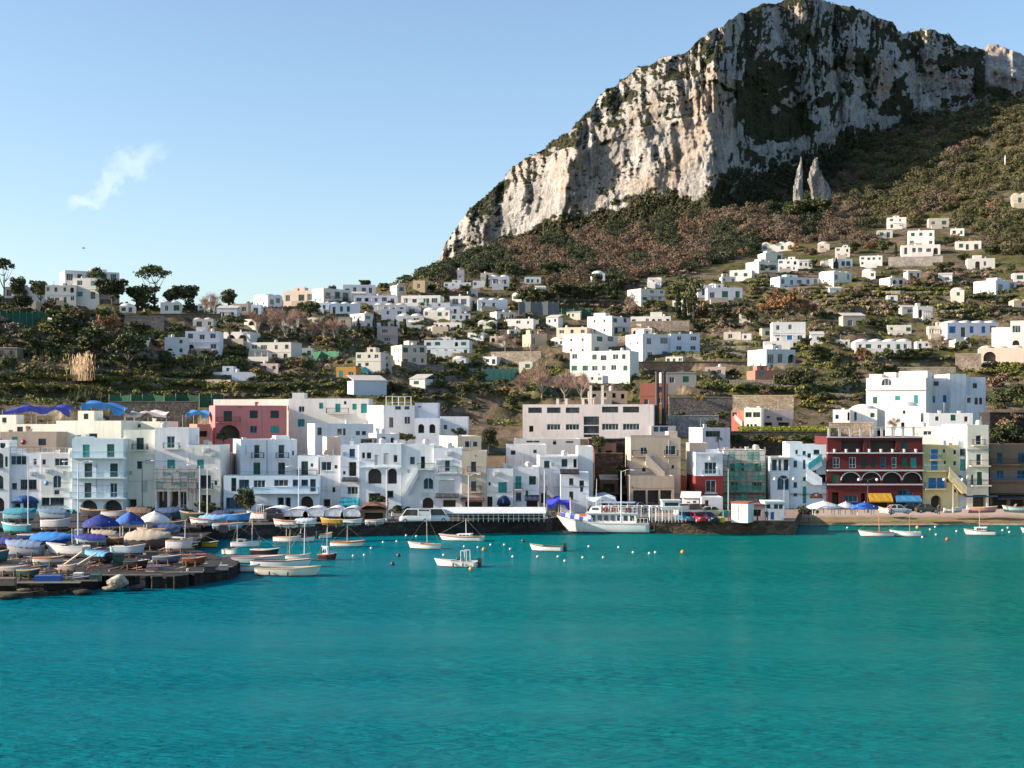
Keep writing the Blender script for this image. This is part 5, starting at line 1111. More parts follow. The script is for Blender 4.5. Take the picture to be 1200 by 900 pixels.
def net_fence(label, px0, px1, yt, yb, c, name='netting_fence', Y=None, cat='fence'):
    Y0 = Y or hit(px0, yb); Y1 = Y or hit(px1, yb); a, b = pt(px0, yb, Y0), pt(px1, yb, Y1); h = (yb-yt)*(Y0+Y1)/2/F
    t = thing(name, label, cat, a); d = b-a; n = max(3, int(d.length/2.2)); m = MB(); q = MB(); r = random.Random(label)
    z = [r.uniform(-.25, .2) for _ in range(n+1)]
    for i in range(n):
        p0, p1 = d*(i/n), d*((i+1)/n); s0 = Vector((0, .3*math.sin(i*2.1), 0)); s1 = Vector((0, .3*math.sin((i+1)*2.1), 0))
        lo, hi = Vector((0, 0, -1.0)), Vector((0, 0, h))
        m.quad(p0+lo+s0, p1+lo+s1, p1+hi+s1+Vector((0, 0, z[i+1])), p0+hi+s0+Vector((0, 0, z[i])))
    m.build('netting', cloth(c), t)
    for i in range(n+1): p = d*(i/n); MB().bar(p+Vector((0, .35*math.sin(i*2.1), -2)), p+Vector((0, .35*math.sin(i*2.1), h+.3)), .07).build('post', paint((.2, .17, .14)), t)
net_fence('dark green netting fence in the shaded garden slope', 0, 53, 366, 381, (.01, .09, .05))
net_fence('green netting along the field above the grey stone wall', 128, 206, 463, 472, (.012, .11, .045), Y=303)
net_fence('dull green netting fence behind the pink house', 206, 262, 462.5, 472, (.012, .07, .035), Y=304)
net_fence('green netting below the bare white trees', 363, 397, 412, 421, (.01, .13, .06))
net_fence('pale jade netting under the stony terraces', 565, 606, 432, 442, (.14, .36, .25))
net_fence('green netting panel next to the bright stepped villa', 658, 694, 362, 371, (.015, .13, .08))
net_fence('grey mesh fence of a sports court in the woods', 608, 655, 354, 369, (.13, .15, .16))
ret = lambda label, short, x0, x1, yt, yb, c, yaw=0: ret_wall(label, short, x0, x1, yt, yb, hit((x0+x1)/2, yb, 292), c, yaw)
ret('long beige garden wall under the low pergola house', 'long beige garden wall', 738, 808, 377, 386, (.36, .29, .23), -10)
ret('sunlit stony ramp wall on the middle slope', 'stony ramp wall', 575, 634, 413, 422, (.42, .34, .26), -16)
ret('pale road wall on the upper terraces', 'pale road wall', 1041, 1105, 302, 311, (.42, .38, .32), -16)
ret('sunlit wall with pillars beneath the edge villa', 'pillared wall', 1120, 1150, 415, 432, (.42, .32, .24), -14)
ret('grey wall below the teal veranda villa', 'grey veranda wall', 88, 132, 351, 362, (.16, .15, .15))
ret('grey dry stone wall in the shaded garden', 'grey dry stone wall', 146, 192, 371, 384, (.16, .15, .14))
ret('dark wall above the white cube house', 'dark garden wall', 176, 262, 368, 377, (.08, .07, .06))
ret('low terrace wall under the cream pink villa', 'low terrace wall', 455, 520, 428, 436, (.24, .2, .16))
ret('brown field wall below the blue doorway house', 'brown field wall', 735, 880, 424, 434, (.14, .11, .08))
ret('beige field wall left of the rambling villa'.replace('left of', 'west of'), 'beige field wall', 855, 930, 446, 455, (.36, .30, .22), -8)
ret('pale wall between the rambling villa and bungalow', 'pale shrub wall', 1052, 1120, 431, 438, (.42, .35, .26), -8)
# ------------------------------------------------------------------ plants
def leaf_quads(C, size, rng, flat=.0, up=0.0, aspect=1.0, out=None):
    """one small leafy face at every point of C, facing all ways"""
    n = len(C); a = rng.normal(size=(n, 3)); a[:, 2] = a[:, 2]*(1-flat)+up
    if out is not None: a = a*.55+out*1.3
    a /= np.linalg.norm(a, axis=1, keepdims=True)+1e-9
    b = rng.normal(size=(n, 3)); b -= a*(a*b).sum(1, keepdims=True); b /= np.linalg.norm(b, axis=1, keepdims=True)+1e-9
    c = np.cross(a, b); s = (size*rng.uniform(.6, 1.4, n))[:, None]
    V = np.stack([C-b*s*.5*aspect-c*s*.18, C+c*s*.5*rng.uniform(.7, 1, (n, 1)), C+b*s*.5*aspect+c*s*.12, C-c*s*.5], 1).reshape(-1, 3)
    return V, np.arange(4*n).reshape(n, 4)
def lobes_points(lobes, n, rng, shell=.55):
    w = np.array([l[3]*l[4]*l[5] for l in lobes])**.67; k = rng.choice(len(lobes), n, p=w/w.sum()); L = np.array(lobes)[k]
    d = rng.normal(size=(n, 3)); d /= np.linalg.norm(d, axis=1, keepdims=True); r = (shell+(1-shell)*rng.random(n)**.7)[:, None]
    r *= 1+.22*vnoise(d[:, 0]*2.3+k*7.1, d[:, 1]*2.3, d[:, 2]*2.3)[:, None]
    return L[:, :3]+d*r*L[:, 3:6]
def rlobes(rng, n, R, H0, H1, lr):
    out = []
    for i in range(n):
        t = rng.uniform(0, 2*PI); q = R*math.sqrt(rng.random()); z = rng.uniform(H0, H1); s = lr*rng.uniform(.7, 1.25)*(1-.35*q/R)
        out.append((q*math.cos(t), q*math.sin(t), z, s, s, s*rng.uniform(.7, 1.0)))
    return out
BARK = paint((.10, .075, .055), .95); PALEBARK = paint((.34, .29, .24), .95)
KINDS = {}
def trunk_mesh(seed, H, r, limbs, spread, topz, pale=False, lean=.06, twigs=0):
    rg = random.Random(seed); m = MB(); p = Vector((0, 0, -1.2)); pts = [p.copy()]
    fork = H
    for i in range(4): p = p+Vector((rg.uniform(-lean, lean)*fork, rg.uniform(-lean, lean)*fork, (fork+1.2)/4)); pts.append(p.copy())
    for i, (a, b) in enumerate(zip(pts[:-1], pts[1:])): m.bar(a, b, r*(1-.13*i), 6, r*(1-.13*(i+1)))
    for i in range(limbs):
        t = 2*PI*i/limbs+rg.uniform(-.4, .4); st = pts[rg.choice((2, 3, 4))]; e = Vector((spread*rg.uniform(.5, 1)*math.cos(t), spread*rg.uniform(.5, 1)*math.sin(t), rg.uniform(.75, 1)*topz)); mid = st.lerp(e, .5)+Vector((0, 0, -.06*topz))
        m.bar(st, mid, r*.5, 5, r*.34); m.bar(mid, e, r*.34, 4, r*.1)
        for q in range(twigs):
            s0 = mid.lerp(e, rg.random()); s1 = s0+Vector((rg.uniform(-1, 1), rg.uniform(-1, 1), rg.uniform(.2, 1.2)))*spread*.35; m.bar(s0, s1, r*.13, 3, r*.04)
    return m
def proto(kind, seed):
    rng = np.random.default_rng(seed); K = kind
    if K == 'round':
        lob = [(0, 0, 4.6, 2.6, 2.6, 2.1)]+rlobes(rng, 14, 2.9, 1.7, 6.2, 1.4); C = lobes_points(lob, 1800, rng); V, Fq = leaf_quads(C, .55, rng); H = 7.6; mat = leafm((.066, .076, .033)); tr = trunk_mesh(seed, 2.6, .28, 5, 2.2, 5.4)
    elif K == 'grey':
        lob = rlobes(rng, 12, 2.8, 2.2, 5.2, 1.3); C = lobes_points(lob, 1300, rng); V, Fq = leaf_quads(C, .48, rng); H = 6.5; mat = leafm((.085, .085, .055)); tr = trunk_mesh(seed, 2.0, .26, 5, 2.0, 4.6)
    elif K == 'pine':
        lob = [(q*math.cos(t), q*math.sin(t), 8.3-.11*q*q+rng.uniform(-.2, .3), 1.25, 1.25, .62) for q, t in [(rng.uniform(0, 3.6), rng.uniform(0, 2*PI)) for _ in range(30)]]; C = lobes_points(lob, 1900, rng, .3); V, Fq = leaf_quads(C, .42, rng); H = 9.1; mat = leafm((.062, .08, .033)); tr = trunk_mesh(seed, 5.2, .27, 8, 3.0, 8.0, lean=.03)
    elif K == 'cypress':
        z = rng.uniform(.3, 9.8, 1500); r = .95*np.sin(np.clip(z/10, .03, 1)**.6*PI)**.75*(1+.25*vnoise(z*1.5, z*0, 3.3)); t = rng.uniform(0, 2*PI, 1500); q = rng.uniform(.55, 1, 1500)
        C = np.stack([r*q*np.cos(t), r*q*np.sin(t), z], 1); V, Fq = leaf_quads(C, .42, rng); H = 10.; mat = leafm((.026, .038, .018), .35); tr = trunk_mesh(seed, 3.0, .2, 0, 0, 0, lean=.01)
    elif K == 'bare':
        lob = rlobes(rng, 11, 2.9, 3.4, 6.6, 1.25); C = lobes_points(lob, 1300, rng, .15); n = len(C)
        d = C-np.array([0, 0, 1.5]); d /= np.linalg.norm(d, axis=1, keepdims=True); d += rng.normal(size=d.shape)*.55; s = np.cross(d, rng.normal(size=d.shape)); s /= np.linalg.norm(s, axis=1, keepdims=True)
        L = rng.uniform(.5, 1.2, (n, 1)); V = np.stack([C-s*.03, C+s*.03, C+d*L+s*.012, C+d*L-s*.012], 1).reshape(-1, 3); Fq = np.arange(4*n).reshape(n, 4); H = 7.6; mat = leafm((.30, .205, .16), .35); tr = trunk_mesh(seed, 2.3, .24, 8, 2.6, 6.2, twigs=4)
    elif K == 'autumn':
        lob = rlobes(rng, 14, 3.2, 2.6, 6.2, 1.4); C = lobes_points(lob, 1700, rng, .4); V, Fq = leaf_quads(C, .42, rng); H = 7.4; mat = leafm((.24, .135, .065), .45); tr = trunk_mesh(seed, 2.2, .28, 7, 2.6, 5.8, twigs=2)
    elif K == 'tall':
        lob = [(rng.normal()*.8, rng.normal()*.8, z, 1.25, 1.25, 1.2) for z in np.linspace(3.2, 10.5, 13)]; C = lobes_points(lob, 1400, rng, .4); V, Fq = leaf_quads(C, .5, rng); H = 11.8; mat = leafm((.085, .09, .036)); tr = trunk_mesh(seed, 8.0, .26, 6, 1.0, 9.5, lean=.02)
    elif K == 'bush':
        lob = rlobes(rng, 9, 1.3, .4, 1.5, .75); C = lobes_points(lob, 700, rng, .35); C[:, 2] = np.abs(C[:, 2]); V, Fq = leaf_quads(C, .3, rng); H = 2.3; mat = leafm((.07, .082, .03)); tr = trunk_mesh(seed, .6, .07, 5, .9, 1.4)
    elif K == 'brown':
        lob = rlobes(rng, 9, 1.4, .4, 1.5, .75); C = lobes_points(lob, 700, rng, .3); C[:, 2] = np.abs(C[:, 2]); V, Fq = leaf_quads(C, .26, rng, aspect=1.5); H = 2.3; mat = leafm((.17, .115, .075), .4); tr = trunk_mesh(seed, .6, .07, 6, 1.0, 1.5)
    elif K == 'gold':
        lob = rlobes(rng, 9, 1.4, .3, 1.3, .7); C = lobes_points(lob, 700, rng, .3); C[:, 2] = np.abs(C[:, 2]); V, Fq = leaf_quads(C, .28, rng); H = 2.1; mat = leafm((.20, .15, .04), .4); tr = trunk_mesh(seed, .5, .07, 5, .9, 1.3)
    elif K == 'palm':
        Vs, Fs = [], []; k = 0
        for i in range(26):
            t = 2*PI*i/26+rng.uniform(-.1, .1); el = rng.uniform(-.2, 1.1); L = rng.uniform(1.8, 2.4); pts = []
            for j in range(7):
                s = j/6*L; pts.append((s*math.cos(el)*math.cos(t), s*math.cos(el)*math.sin(t), 4.3+s*math.sin(el)-.28*s*s))
            for j in range(6):
                p, q = np.array(pts[j]), np.array(pts[j+1]); w = np.array([-math.sin(t), math.cos(t), 0])*.30*math.sin(PI*(j+1)/8)
                for sg in (1, -1): Vs += [p, q, q+w*sg+np.array([0, 0, -.12]), p+w*sg+np.array([0, 0, -.12])]; Fs.append((k, k+1, k+2, k+3)); k += 4
        V, Fq = np.array(Vs), np.array(Fs); H = 5.6; mat = leafm((.035, .06, .022)); tr = trunk_mesh(seed, 4.3, .24, 0, 0, 0, lean=.02)
    elif K == 'reed':
        n = 260; B = np.c_[rng.normal(size=(n, 2))*np.array([3.4, .9]), np.zeros(n)-.3]; T = B+np.c_[rng.normal(size=(n, 2))*.5, rng.uniform(1.6, 5.2, n)**1.0]; w = np.array([.05, 0, 0]); M = (B+T)/2+np.c_[np.zeros((n, 2)), rng.uniform(0, 1.2, n)]
        V = np.concatenate([np.stack([B-w, B+w, T+w*.6, T-w*.6], 1).reshape(-1, 3), np.stack([T-w*.8, T+w*4, T+np.array([.25, 0, .7]), T-w*3+np.array([0, 0, .4])], 1).reshape(-1, 3)]); Fq = np.arange(len(V)).reshape(-1, 4); H = 5.6; mat = leafm((.30, .22, .14), .4); tr = MB().ball((0, 0, -.1), .9, 8, 4, .35)
    elif K == 'spiky':
        n = 260; t = rng.uniform(0, 2*PI, n); el = rng.uniform(.1, 1.45, n); o = rng.normal(size=(n, 3))*np.array([1.5, 1, .1]); d = np.stack([np.cos(el)*np.cos(t), np.cos(el)*np.sin(t), np.sin(el)], 1); s = np.stack([-np.sin(t), np.cos(t), 0*t], 1)*.1; L = rng.uniform(1.3, 2.4, (n, 1))
        V = np.stack([o-s, o+s, o+d*L+s*.15, o+d*L-s*.15], 1).reshape(-1, 3); Fq = np.arange(4*n).reshape(n, 4); H = 2.4; mat = leafm((.085, .095, .045), .4); tr = MB().ball((0, 0, -.1), .8, 8, 4, .4)
    cr = np_mesh('crown', V, Fq, mat); tk = tr.build('trunk', PALEBARK if K in ('bare', 'tall') else BARK)
    nm = {'round': 'evergreen_tree', 'grey': 'olive_tree', 'pine': 'umbrella_pine', 'cypress': 'cypress_tree', 'bare': 'bare_tree', 'autumn': 'autumn_tree', 'tall': 'tall_tree', 'bush': 'green_bush', 'brown': 'brown_bush', 'gold': 'golden_bush', 'palm': 'palm_tree', 'reed': 'reed_clump', 'spiky': 'agave_clump'}[K]
    Vx = V.reshape(-1, 3); W = float(np.percentile(Vx[:, 0], 98)-np.percentile(Vx[:, 0], 2))
    COL.objects.unlink(cr); COL.objects.unlink(tk)
    return dict(crown=cr, trunk=tk, H=H, W=W, name=nm)
for K in ('round', 'grey', 'pine', 'cypress', 'bare', 'autumn', 'tall', 'bush', 'brown', 'gold', 'palm', 'reed', 'spiky'):
    KINDS[K] = [proto(K, 40+7*i+sum(map(ord, K))) for i in range(3 if K in ('round', 'bush', 'bare', 'autumn', 'brown') else 2 if K in ('pine', 'cypress', 'grey', 'gold') else 1)]
LOOK = {'round': 'dark evergreen tree', 'grey': 'grey green olive tree', 'pine': 'umbrella pine', 'cypress': 'slim dark cypress', 'bare': 'leafless pinkish tree', 'autumn': 'rusty orange tree', 'tall': 'tall loose green tree', 'bush': 'green bush', 'brown': 'brown bush', 'gold': 'golden bush', 'palm': 'palm tree', 'reed': 'tall tan reeds', 'spiky': 'spiky agave clump'}
CATK = {'bush': 'bush', 'brown': 'bush', 'gold': 'bush', 'reed': 'reeds', 'spiky': 'plant'}
GRPK = {'round': 'dark evergreen trees on the hill', 'grey': 'olive trees on the hill', 'pine': 'umbrella pines', 'cypress': 'cypress trees', 'bare': 'leafless winter trees', 'autumn': 'rusty autumn trees', 'bush': 'green bushes on the hill', 'brown': 'brown bushes on the hill', 'gold': 'golden bushes'}
USED = set(); PLANTS = []
SIZE = ((9, 'tiny'), (14, 'small'), (20, 'mid sized'), (28, 'large'), (99, 'very large'))
def where(px, py):
    """landmark wording: the houses on either side, or above and below, of a spot in the picture"""
    c = []
    near = sorted(HOUSES, key=lambda h: math.hypot((h[1]+h[3])/2-px, 1.6*((h[2]+h[4])/2-py)))
    lf = [h for h in near if h[3] < px+3 and abs((h[2]+h[4])/2-py) < 30][:3]; rt = [h for h in near if h[1] > px-3 and abs((h[2]+h[4])/2-py) < 30][:3]
    up = [h for h in near if h[4] < py-2 and h[1]-8 < px < h[3]+8][:3]; dn = [h for h in near if h[2] > py-6 and h[1]-8 < px < h[3]+8][:3]
    for a in up[:2]: c.append(f'just below the {a[0]}')
    for a in dn[:2]: c.append(f'just above the {a[0]}')
    for a in lf[:2]:
        for b in rt[:2]: c.append(f'between {a[0]} and {b[0]}')
    for a in up:
        for b in dn: c.append(f'below {a[0]}, above {b[0]}')
    for a in near[:6]: c.append(f'near the {a[0]}')
    for a in near[:5]:
        c.append(f'to the '+('west' if px < (a[1]+a[3])/2 else 'east')+f' of the {a[0]}')
    return c
def plant(kind, px, base, hpx, var=None, wide=None, extra=None):
    P = KINDS[kind]; P = P[(int(px*7+base*3) if var is None else var) % len(P)]
    p = ground_pt(px, base, 290 if base < 520 else 244); h0 = hpx; up_ = max(0, PY0-(p.z-HC)*F/p.y-base) if base < 400 else 0; hpx = hpx+up_*(1 if kind == 'pine' else .45); sc = hpx*p.y/F/P['H']
    r = random.Random(px*131+base); size = next(w for lim, w in SIZE if hpx < lim)
    look = LOOK[kind]; lab = None
    for e in ([extra] if extra else [size]):
        for w in where(px, base-hpx*.4):
            t = f'{e} {look} {w}'
            if t not in USED and len(t.replace(',', '').split()) <= 16: lab = t; break
    if lab is None:
        for e in ('upper', 'lower', 'fuller', 'thinner'):
            for w in where(px, base-hpx*.4):
                t = f'{size} {e} {look} {w}'
                if t not in USED and len(t.split()) <= 16: lab = t; break
            if lab: break
    if lab is None: return None
    USED.add(lab)
    t = thing(P['name'], lab, CATK.get(kind, 'tree'), p-Vector((0, 0, .15)), r.uniform(0, 6.28), GRPK.get(kind))
    w = sc*(.35+.65*h0/hpx)*(wide or (r.uniform(1.15, 1.5) if kind in ('round', 'pine', 'grey') else r.uniform(.9, 1.15))); t.scale = (w, w, sc)
    for k in ('trunk', 'crown'):
        c = P[k].copy(); COL.objects.link(c); c.parent = t
    PLANTS.append((px, base, hpx)); return t
# small cottages filling the terraces, each told apart by its neighbours
KN = list(HOUSES)
for k, q in enumerate('412 428 344 352;548 560 339 347;600 612 345 353;628 640 337 345;640 654 372 380;664 680 366 373;596 610 386 394;548 566 390 398;574 592 394 402;512 528 395 403;360 376 372 380;330 350 372 381;286 300 374 382;232 246 356 364;140 156 358 367;56 72 372 381;788 802 352 361;806 822 358 367;846 862 324 332;936 952 306 314;1010 1026 318 326;1064 1080 318 326;1100 1116 322 330;1114 1130 340 349;1040 1052 346 353;972 988 338 346;950 966 392 401;980 996 398 407;1074 1092 400 408;1120 1138 398 406;780 800 418 426;690 706 440 448;530 546 420 429;566 582 418 427;480 498 444 453;430 446 378 386;500 514 383 390;645 660 398 406'.split(';')):
    a, b, c, d = map(float, q.split()); rq = random.Random(k); two = rq.random() < .3
    for w in where((a+b)/2, (c+d)/2):
        lab = f'small {"two windowed " if two else ""}white cottage {w}'
        if lab not in USED and len(lab.replace(',', '').split()) <= 16: break
    else: continue
    USED.add(lab); hill(lab, 'x', N_, a, b, c, d, rq.choice((LITW, GREYW, (.74, .68, .58), (.66, .6, .52))), 2 if two else rq.choice((1, 2, 3)), 1, yaw=rq.choice((-16, -8, 4, -20)), D=6, roof=rq.choice(('flat', 'flat', 'vault', 'shed')), name='cottage')
HOUSES[:] = [h for h in HOUSES if h[0] != 'x']
TREES = '''round 47 337 22;round 21 322 15;pine 4 316 14;pine 113 322 9;pine 180 338 28;round 131 358 34;round 166 364 33;cypress 167 350 24;cypress 161 352 20;round 200 342 17;round 218 358 29;round 26 368 26
brown 58 360 14;brown 90 382 20;autumn 124 396 31;round 74 402 34;round 108 422 40;round 152 428 42;round 160 404 28;round 96 408 24;brown 140 410 20;bush 60 420 18;round 84 428 22;reed 97 449 32;spiky 104 471 20;brown 148 453 13;grey 60 468 15
round 195 436 21;bush 205 432 14;pine 270 405 29;round 267 352 19;bare 250 373 27;bare 240 368 16;bare 302 396 28;bare 318 393 31;bare 335 402 36;bare 346 394 28;bare 380 398 26;bare 393 398 26;bare 366 400 22;round 362 380 23;gold 382 404 12;gold 372 402 11;gold 397 401 10
round 428 337 12;round 390 342 10;palm 240 429 22;bush 310 453 19;bush 335 452 15;brown 325 427 12;bush 296 452 13;gold 300 445 14;cypress 439 396 31;cypress 420 394 22;cypress 463 400 27;cypress 475 400 22;pine 496 397 21;round 430 400 18
pine 517 345 34;pine 477 346 22;round 512 311 9;cypress 571 338 16;round 550 387 14;bush 575 387 11;bush 590 388 11;bush 562 388 10;bare 592 415 22;bare 602 412 14;gold 596 470 18;bare 634 472 40;bare 662 468 34;bare 682 472 34;bush 704 448 15;round 600 482 18;round 566 470 17;round 545 468 18
bare 618 355 22;round 612 355 18;round 628 357 22;round 641 358 21;round 655 357 23;round 668 357 22;round 681 356 20;round 694 354 24;cypress 722 352 25;cypress 713 350 20;tall 812 378 54;cypress 795 376 36;cypress 802 378 30;round 640 324 16;round 655 322 15;round 600 326 18;round 586 322 16
pine 899 329 18;autumn 922 379 45;autumn 902 374 28;autumn 944 374 28;brown 822 374 20;grey 848 374 23;brown 870 376 18;round 838 380 18;round 880 382 20;pine 888 389 12;tall 975 399 20;round 930 459 27;round 915 456 20;round 944 457 20;bush 970 422 17;bush 994 446 22;cypress 996 440 22
bush 1010 418 13;bush 1024 425 14;bush 1040 422 13;bush 1056 428 14;bush 1070 424 14;bush 1085 424 14;bush 1018 436 12;bush 1046 437 12;bare 1100 414 18;bare 1092 410 14;round 1102 321 16;round 1112 318 12;brown 1070 334 13;bare 1085 332 14;round 1176 478 24;brown 1168 452 18;round 1190 470 22;brown 1150 470 14;bush 1125 412 12;bush 1138 406 12;round 1160 420 14
autumn 1012 432 24;bush 1030 444 12;bush 980 430 14;gold 700 445 10;bush 735 458 12;bush 640 440 10;round 560 398 12;brown 540 410 12;brown 520 400 10;bush 470 438 11;bush 500 440 10;bush 540 446 12;round 560 450 14;bush 575 446 12;bush 520 460 14;round 490 466 14;bush 465 462 12
bush 430 412 10;bush 405 408 12;brown 350 430 12;bush 362 434 12;bush 380 440 10;bush 270 432 12;bush 285 430 12;brown 250 420 10;bush 222 428 12;bush 235 440 12;grey 180 448 14;brown 168 452 12;bush 30 402 14;bush 10 410 16;round 40 418 20;round 12 440 18;bush 25 448 14;bush 45 446 14
bush 760 362 10;bush 775 366 12;bush 790 368 11;brown 745 368 12;bare 742 368 14;round 722 372 14;bush 800 404 10;bush 826 404 9;bush 838 400 9;bush 845 420 9;bush 825 420 9;grey 855 408 10;round 845 372 18;round 818 388 12;bush 860 440 10;bush 850 452 10;bush 835 460 10;brown 900 466 11;bush 940 470 12;gold 955 474 10;bush 965 468 10;brown 1005 474 10
bush 1120 398 9;bush 1150 372 9;brown 1165 366 9;bush 1010 385 10;bush 1030 390 11;bush 1046 388 10;bush 985 372 10;bush 960 372 10;round 955 420 18;round 944 408 14;bush 968 402 10;bush 1180 356 9;bare 1004 350 13;bush 1080 350 8;bush 1090 300 9;bush 1130 306 10;round 1112 292 14;cypress 1050 300 16;cypress 980 318 14;round 952 316 12;bush 945 332 8
round 700 338 16;round 715 336 15;round 727 342 15;bare 736 366 16;autumn 812 312 13;autumn 796 320 14;brown 855 306 10;autumn 870 300 12;autumn 905 296 14;autumn 930 298 14;brown 950 300 11;round 1000 298 16;round 1035 298 16;autumn 1018 296 12;round 1160 300 14;round 1185 320 12;round 1196 300 15;autumn 1120 285 13;bare 1140 290 12;autumn 1072 262 12
round 938 257 24;round 961 255 25;round 949 256 21;round 929 258 20;round 545 346 12;bush 500 366 8;bush 522 366 8;round 458 360 8;bush 610 396 10;bush 645 412 10;bush 655 424 10;grey 640 452 14;bare 722 470 20;bare 610 470 26;bush 586 456 11;round 555 384 10;palm 494 366 14;brown 604 362 11'''
for ln in TREES.replace('\n', ';').split(';'):
    if ln.strip():
        k, a, b, c = ln.split(); plant(k, float(a), float(b), float(c))
# plants among the harbour houses
def street_plant(kind, label, px, base, hpx, Y, z=None, wide=None):
    P = KINDS[kind][0]; p = pt(px, base, Y)
    t = thing(P['name'], label, CATK.get(kind, 'tree'), p, px, None); sc = hpx*Y/F/P['H']; w = sc*(wide or 1); t.scale = (w, w, sc)
    for k in ('trunk', 'crown'): c = P[k].copy(); COL.objects.link(c); c.parent = t
street_plant('round', 'dark tree crowding the front of the blue glazed cafe', 289, 601, 31, 227.5)
street_plant('bush', 'dark shrub at the foot of the netted green veranda', 240, 600, 16, 229.5, wide=1.4)
street_plant('bush', 'round shrub on the pale flat store terrace', 536, 510, 11, 262.5, wide=1.3)
street_plant('round', 'dark tree beside the white store with the dome tank', 573, 527, 26, 256)
street_plant('bush', 'dark shrub on the terrace under the roof pergola', 477, 516, 11, 259, wide=1.6)
street_plant('bush', 'bush growing against the pink house arch', 262, 516, 13, 264, wide=1.1)
street_plant('bush', 'purple flowering bush on the terrace below the paired arches', 442, 590, 12, 229.4, wide=1.4)
street_plant('round', 'dark trees overhanging the lawn terrace wall', 862, 522, 14, 268, wide=1.7)
street_plant('palm', 'small palm in the garden of the low picture window house', 842, 526, 16, 257)
street_plant('bare', 'bare gnarled tree before the white round cornered house', 1048, 507, 18, 275)
street_plant('bush', 'shrub drooping over the roof of the low picture window house', 838, 502, 8, 264, wide=2.2)

# ------------------------------------------------------------------ the plants nobody could count
def masked(px, py, h):
    for a, b, c, d in PROTECT:
        if a-2-h*.4 < px < c+2+h*.4 and py > b-1 and py-h < d-.5: return True
    return False
def clump_mesh(name, items, per, leaf, mat, label):
    rng = np.random.default_rng(9); Vs, Fs, Ts = [], [], []; k = 0
    for (p, r, hz, col) in items:
        n = per; d = rng.normal(size=(n, 3)); d /= np.linalg.norm(d, axis=1, keepdims=True); q = rng.uniform(.55, 1.05, (n, 1)); q *= (1+.3*vnoise(d[:, 0]*2+p[0], d[:, 1]*2+p[1], d[:, 2]*2))[:, None]
        C = d*q*np.array([r, r, hz])+np.array([p[0], p[1], p[2]+hz*.75]); keep = C[:, 2] > p[2]-.3; C = C[keep]
        V, Fq = leaf_quads(C, leaf*r, rng, up=.2, out=d[keep]); Vs.append(V); Fs.append(Fq+k); k += len(V); Ts.append(np.repeat(np.array([col])*rng.uniform(.8, 1.2), len(V), 0))
    return tag(np_mesh(name, np.concatenate(Vs), np.concatenate(Fs), mat, False, {'tint': np.concatenate(Ts)}), label, kind='stuff')
rr = random.Random(3)
# scrub, weeds and vines over the inhabited slope
items = []
while len(items) < 6800:
    px = rr.uniform(-60, 1260); t = rr.random(); py = 318+(500-318)*t
    Y = hit(px, py, 290)
    if not (292 < Y < 800) or abs(np.interp(Y, TY, GPY[int(round((px-TPX[0])/5))])-py) > 4: continue
    h = rr.uniform(1.8, 5.2)*(1 if rr.random() > .12 else 1.6)
    if masked(px, py, h): continue
    dens = float(fbm(px/38, py/13, 4.4, o=3))
    if dens < -.12 and rr.random() > .3: continue
    if px > 520 and py > 330 and dens < .12 and rr.random() > .5: continue
    if px < 190 and 365 < py < 445: h *= 1.5
    p = pt(px, py, Y); p.z = ground_z(px, Y); r = h*Y/F*.55
    tone = float(fbm(px/60, py/30, 8.1, o=2))+rr.uniform(-.35, .35)
    if tone > .18: c = rr.choice(((.20, .15, .105), (.26, .19, .13), (.17, .14, .10), (.28, .21, .15), (.24, .17, .14)))
    elif tone < -.28: c = rr.choice(((.15, .15, .045), (.12, .13, .04), (.18, .165, .055)))
    else: c = rr.choice(((.05, .062, .028), (.07, .08, .034), (.042, .052, .024), (.085, .085, .042)))
    pass
    items.append((p, r*rr.uniform(1.0, 1.7), r*rr.uniform(.5, .9), c))
clump_mesh('hillside_scrub', items, 34, .55, tinted_leaf(), 'mixed green and brown scrub covering the terraced slope')
# grassy strips on terraces and the lawn
items = []
for (x0, x1, y0, y1, n) in ((0, 130, 447, 462, 260), (180, 420, 452, 464, 520), (0, 60, 448, 458, 120), (950, 1140, 336, 348, 240), (820, 880, 448, 460, 140), (855, 960, 470, 480, 160), (690, 780, 392, 400, 60), (800, 890, 396, 408, 110), (1130, 1200, 432, 445, 120)):
    for _ in range(n):
        px, py = rr.uniform(x0, x1), rr.uniform(y0, y1); Y = hit(px, py, 290)
        if masked(px, py, 3): continue
        p = pt(px, py, Y); p.z = ground_z(px, Y); items.append((p, rr.uniform(.8, 1.5), rr.uniform(.25, .7), rr.choice(((.16, .16, .03), (.10, .12, .025), (.20, .17, .05), (.12, .10, .04)))))
for _ in range(420):
    px = rr.uniform(868, 975); Y = 273+rr.uniform(.5, 13); p = pt(px, 505.5-.3*(Y-273), Y); items.append((p, rr.uniform(.5, .9), rr.uniform(.15, .3), rr.choice(((.16, .19, .02), (.13, .17, .02), (.2, .2, .03)))))
clump_mesh('terrace_grass', items, 34, .42, tinted_leaf(), 'bright yellow green grass on terraces and the lawn')
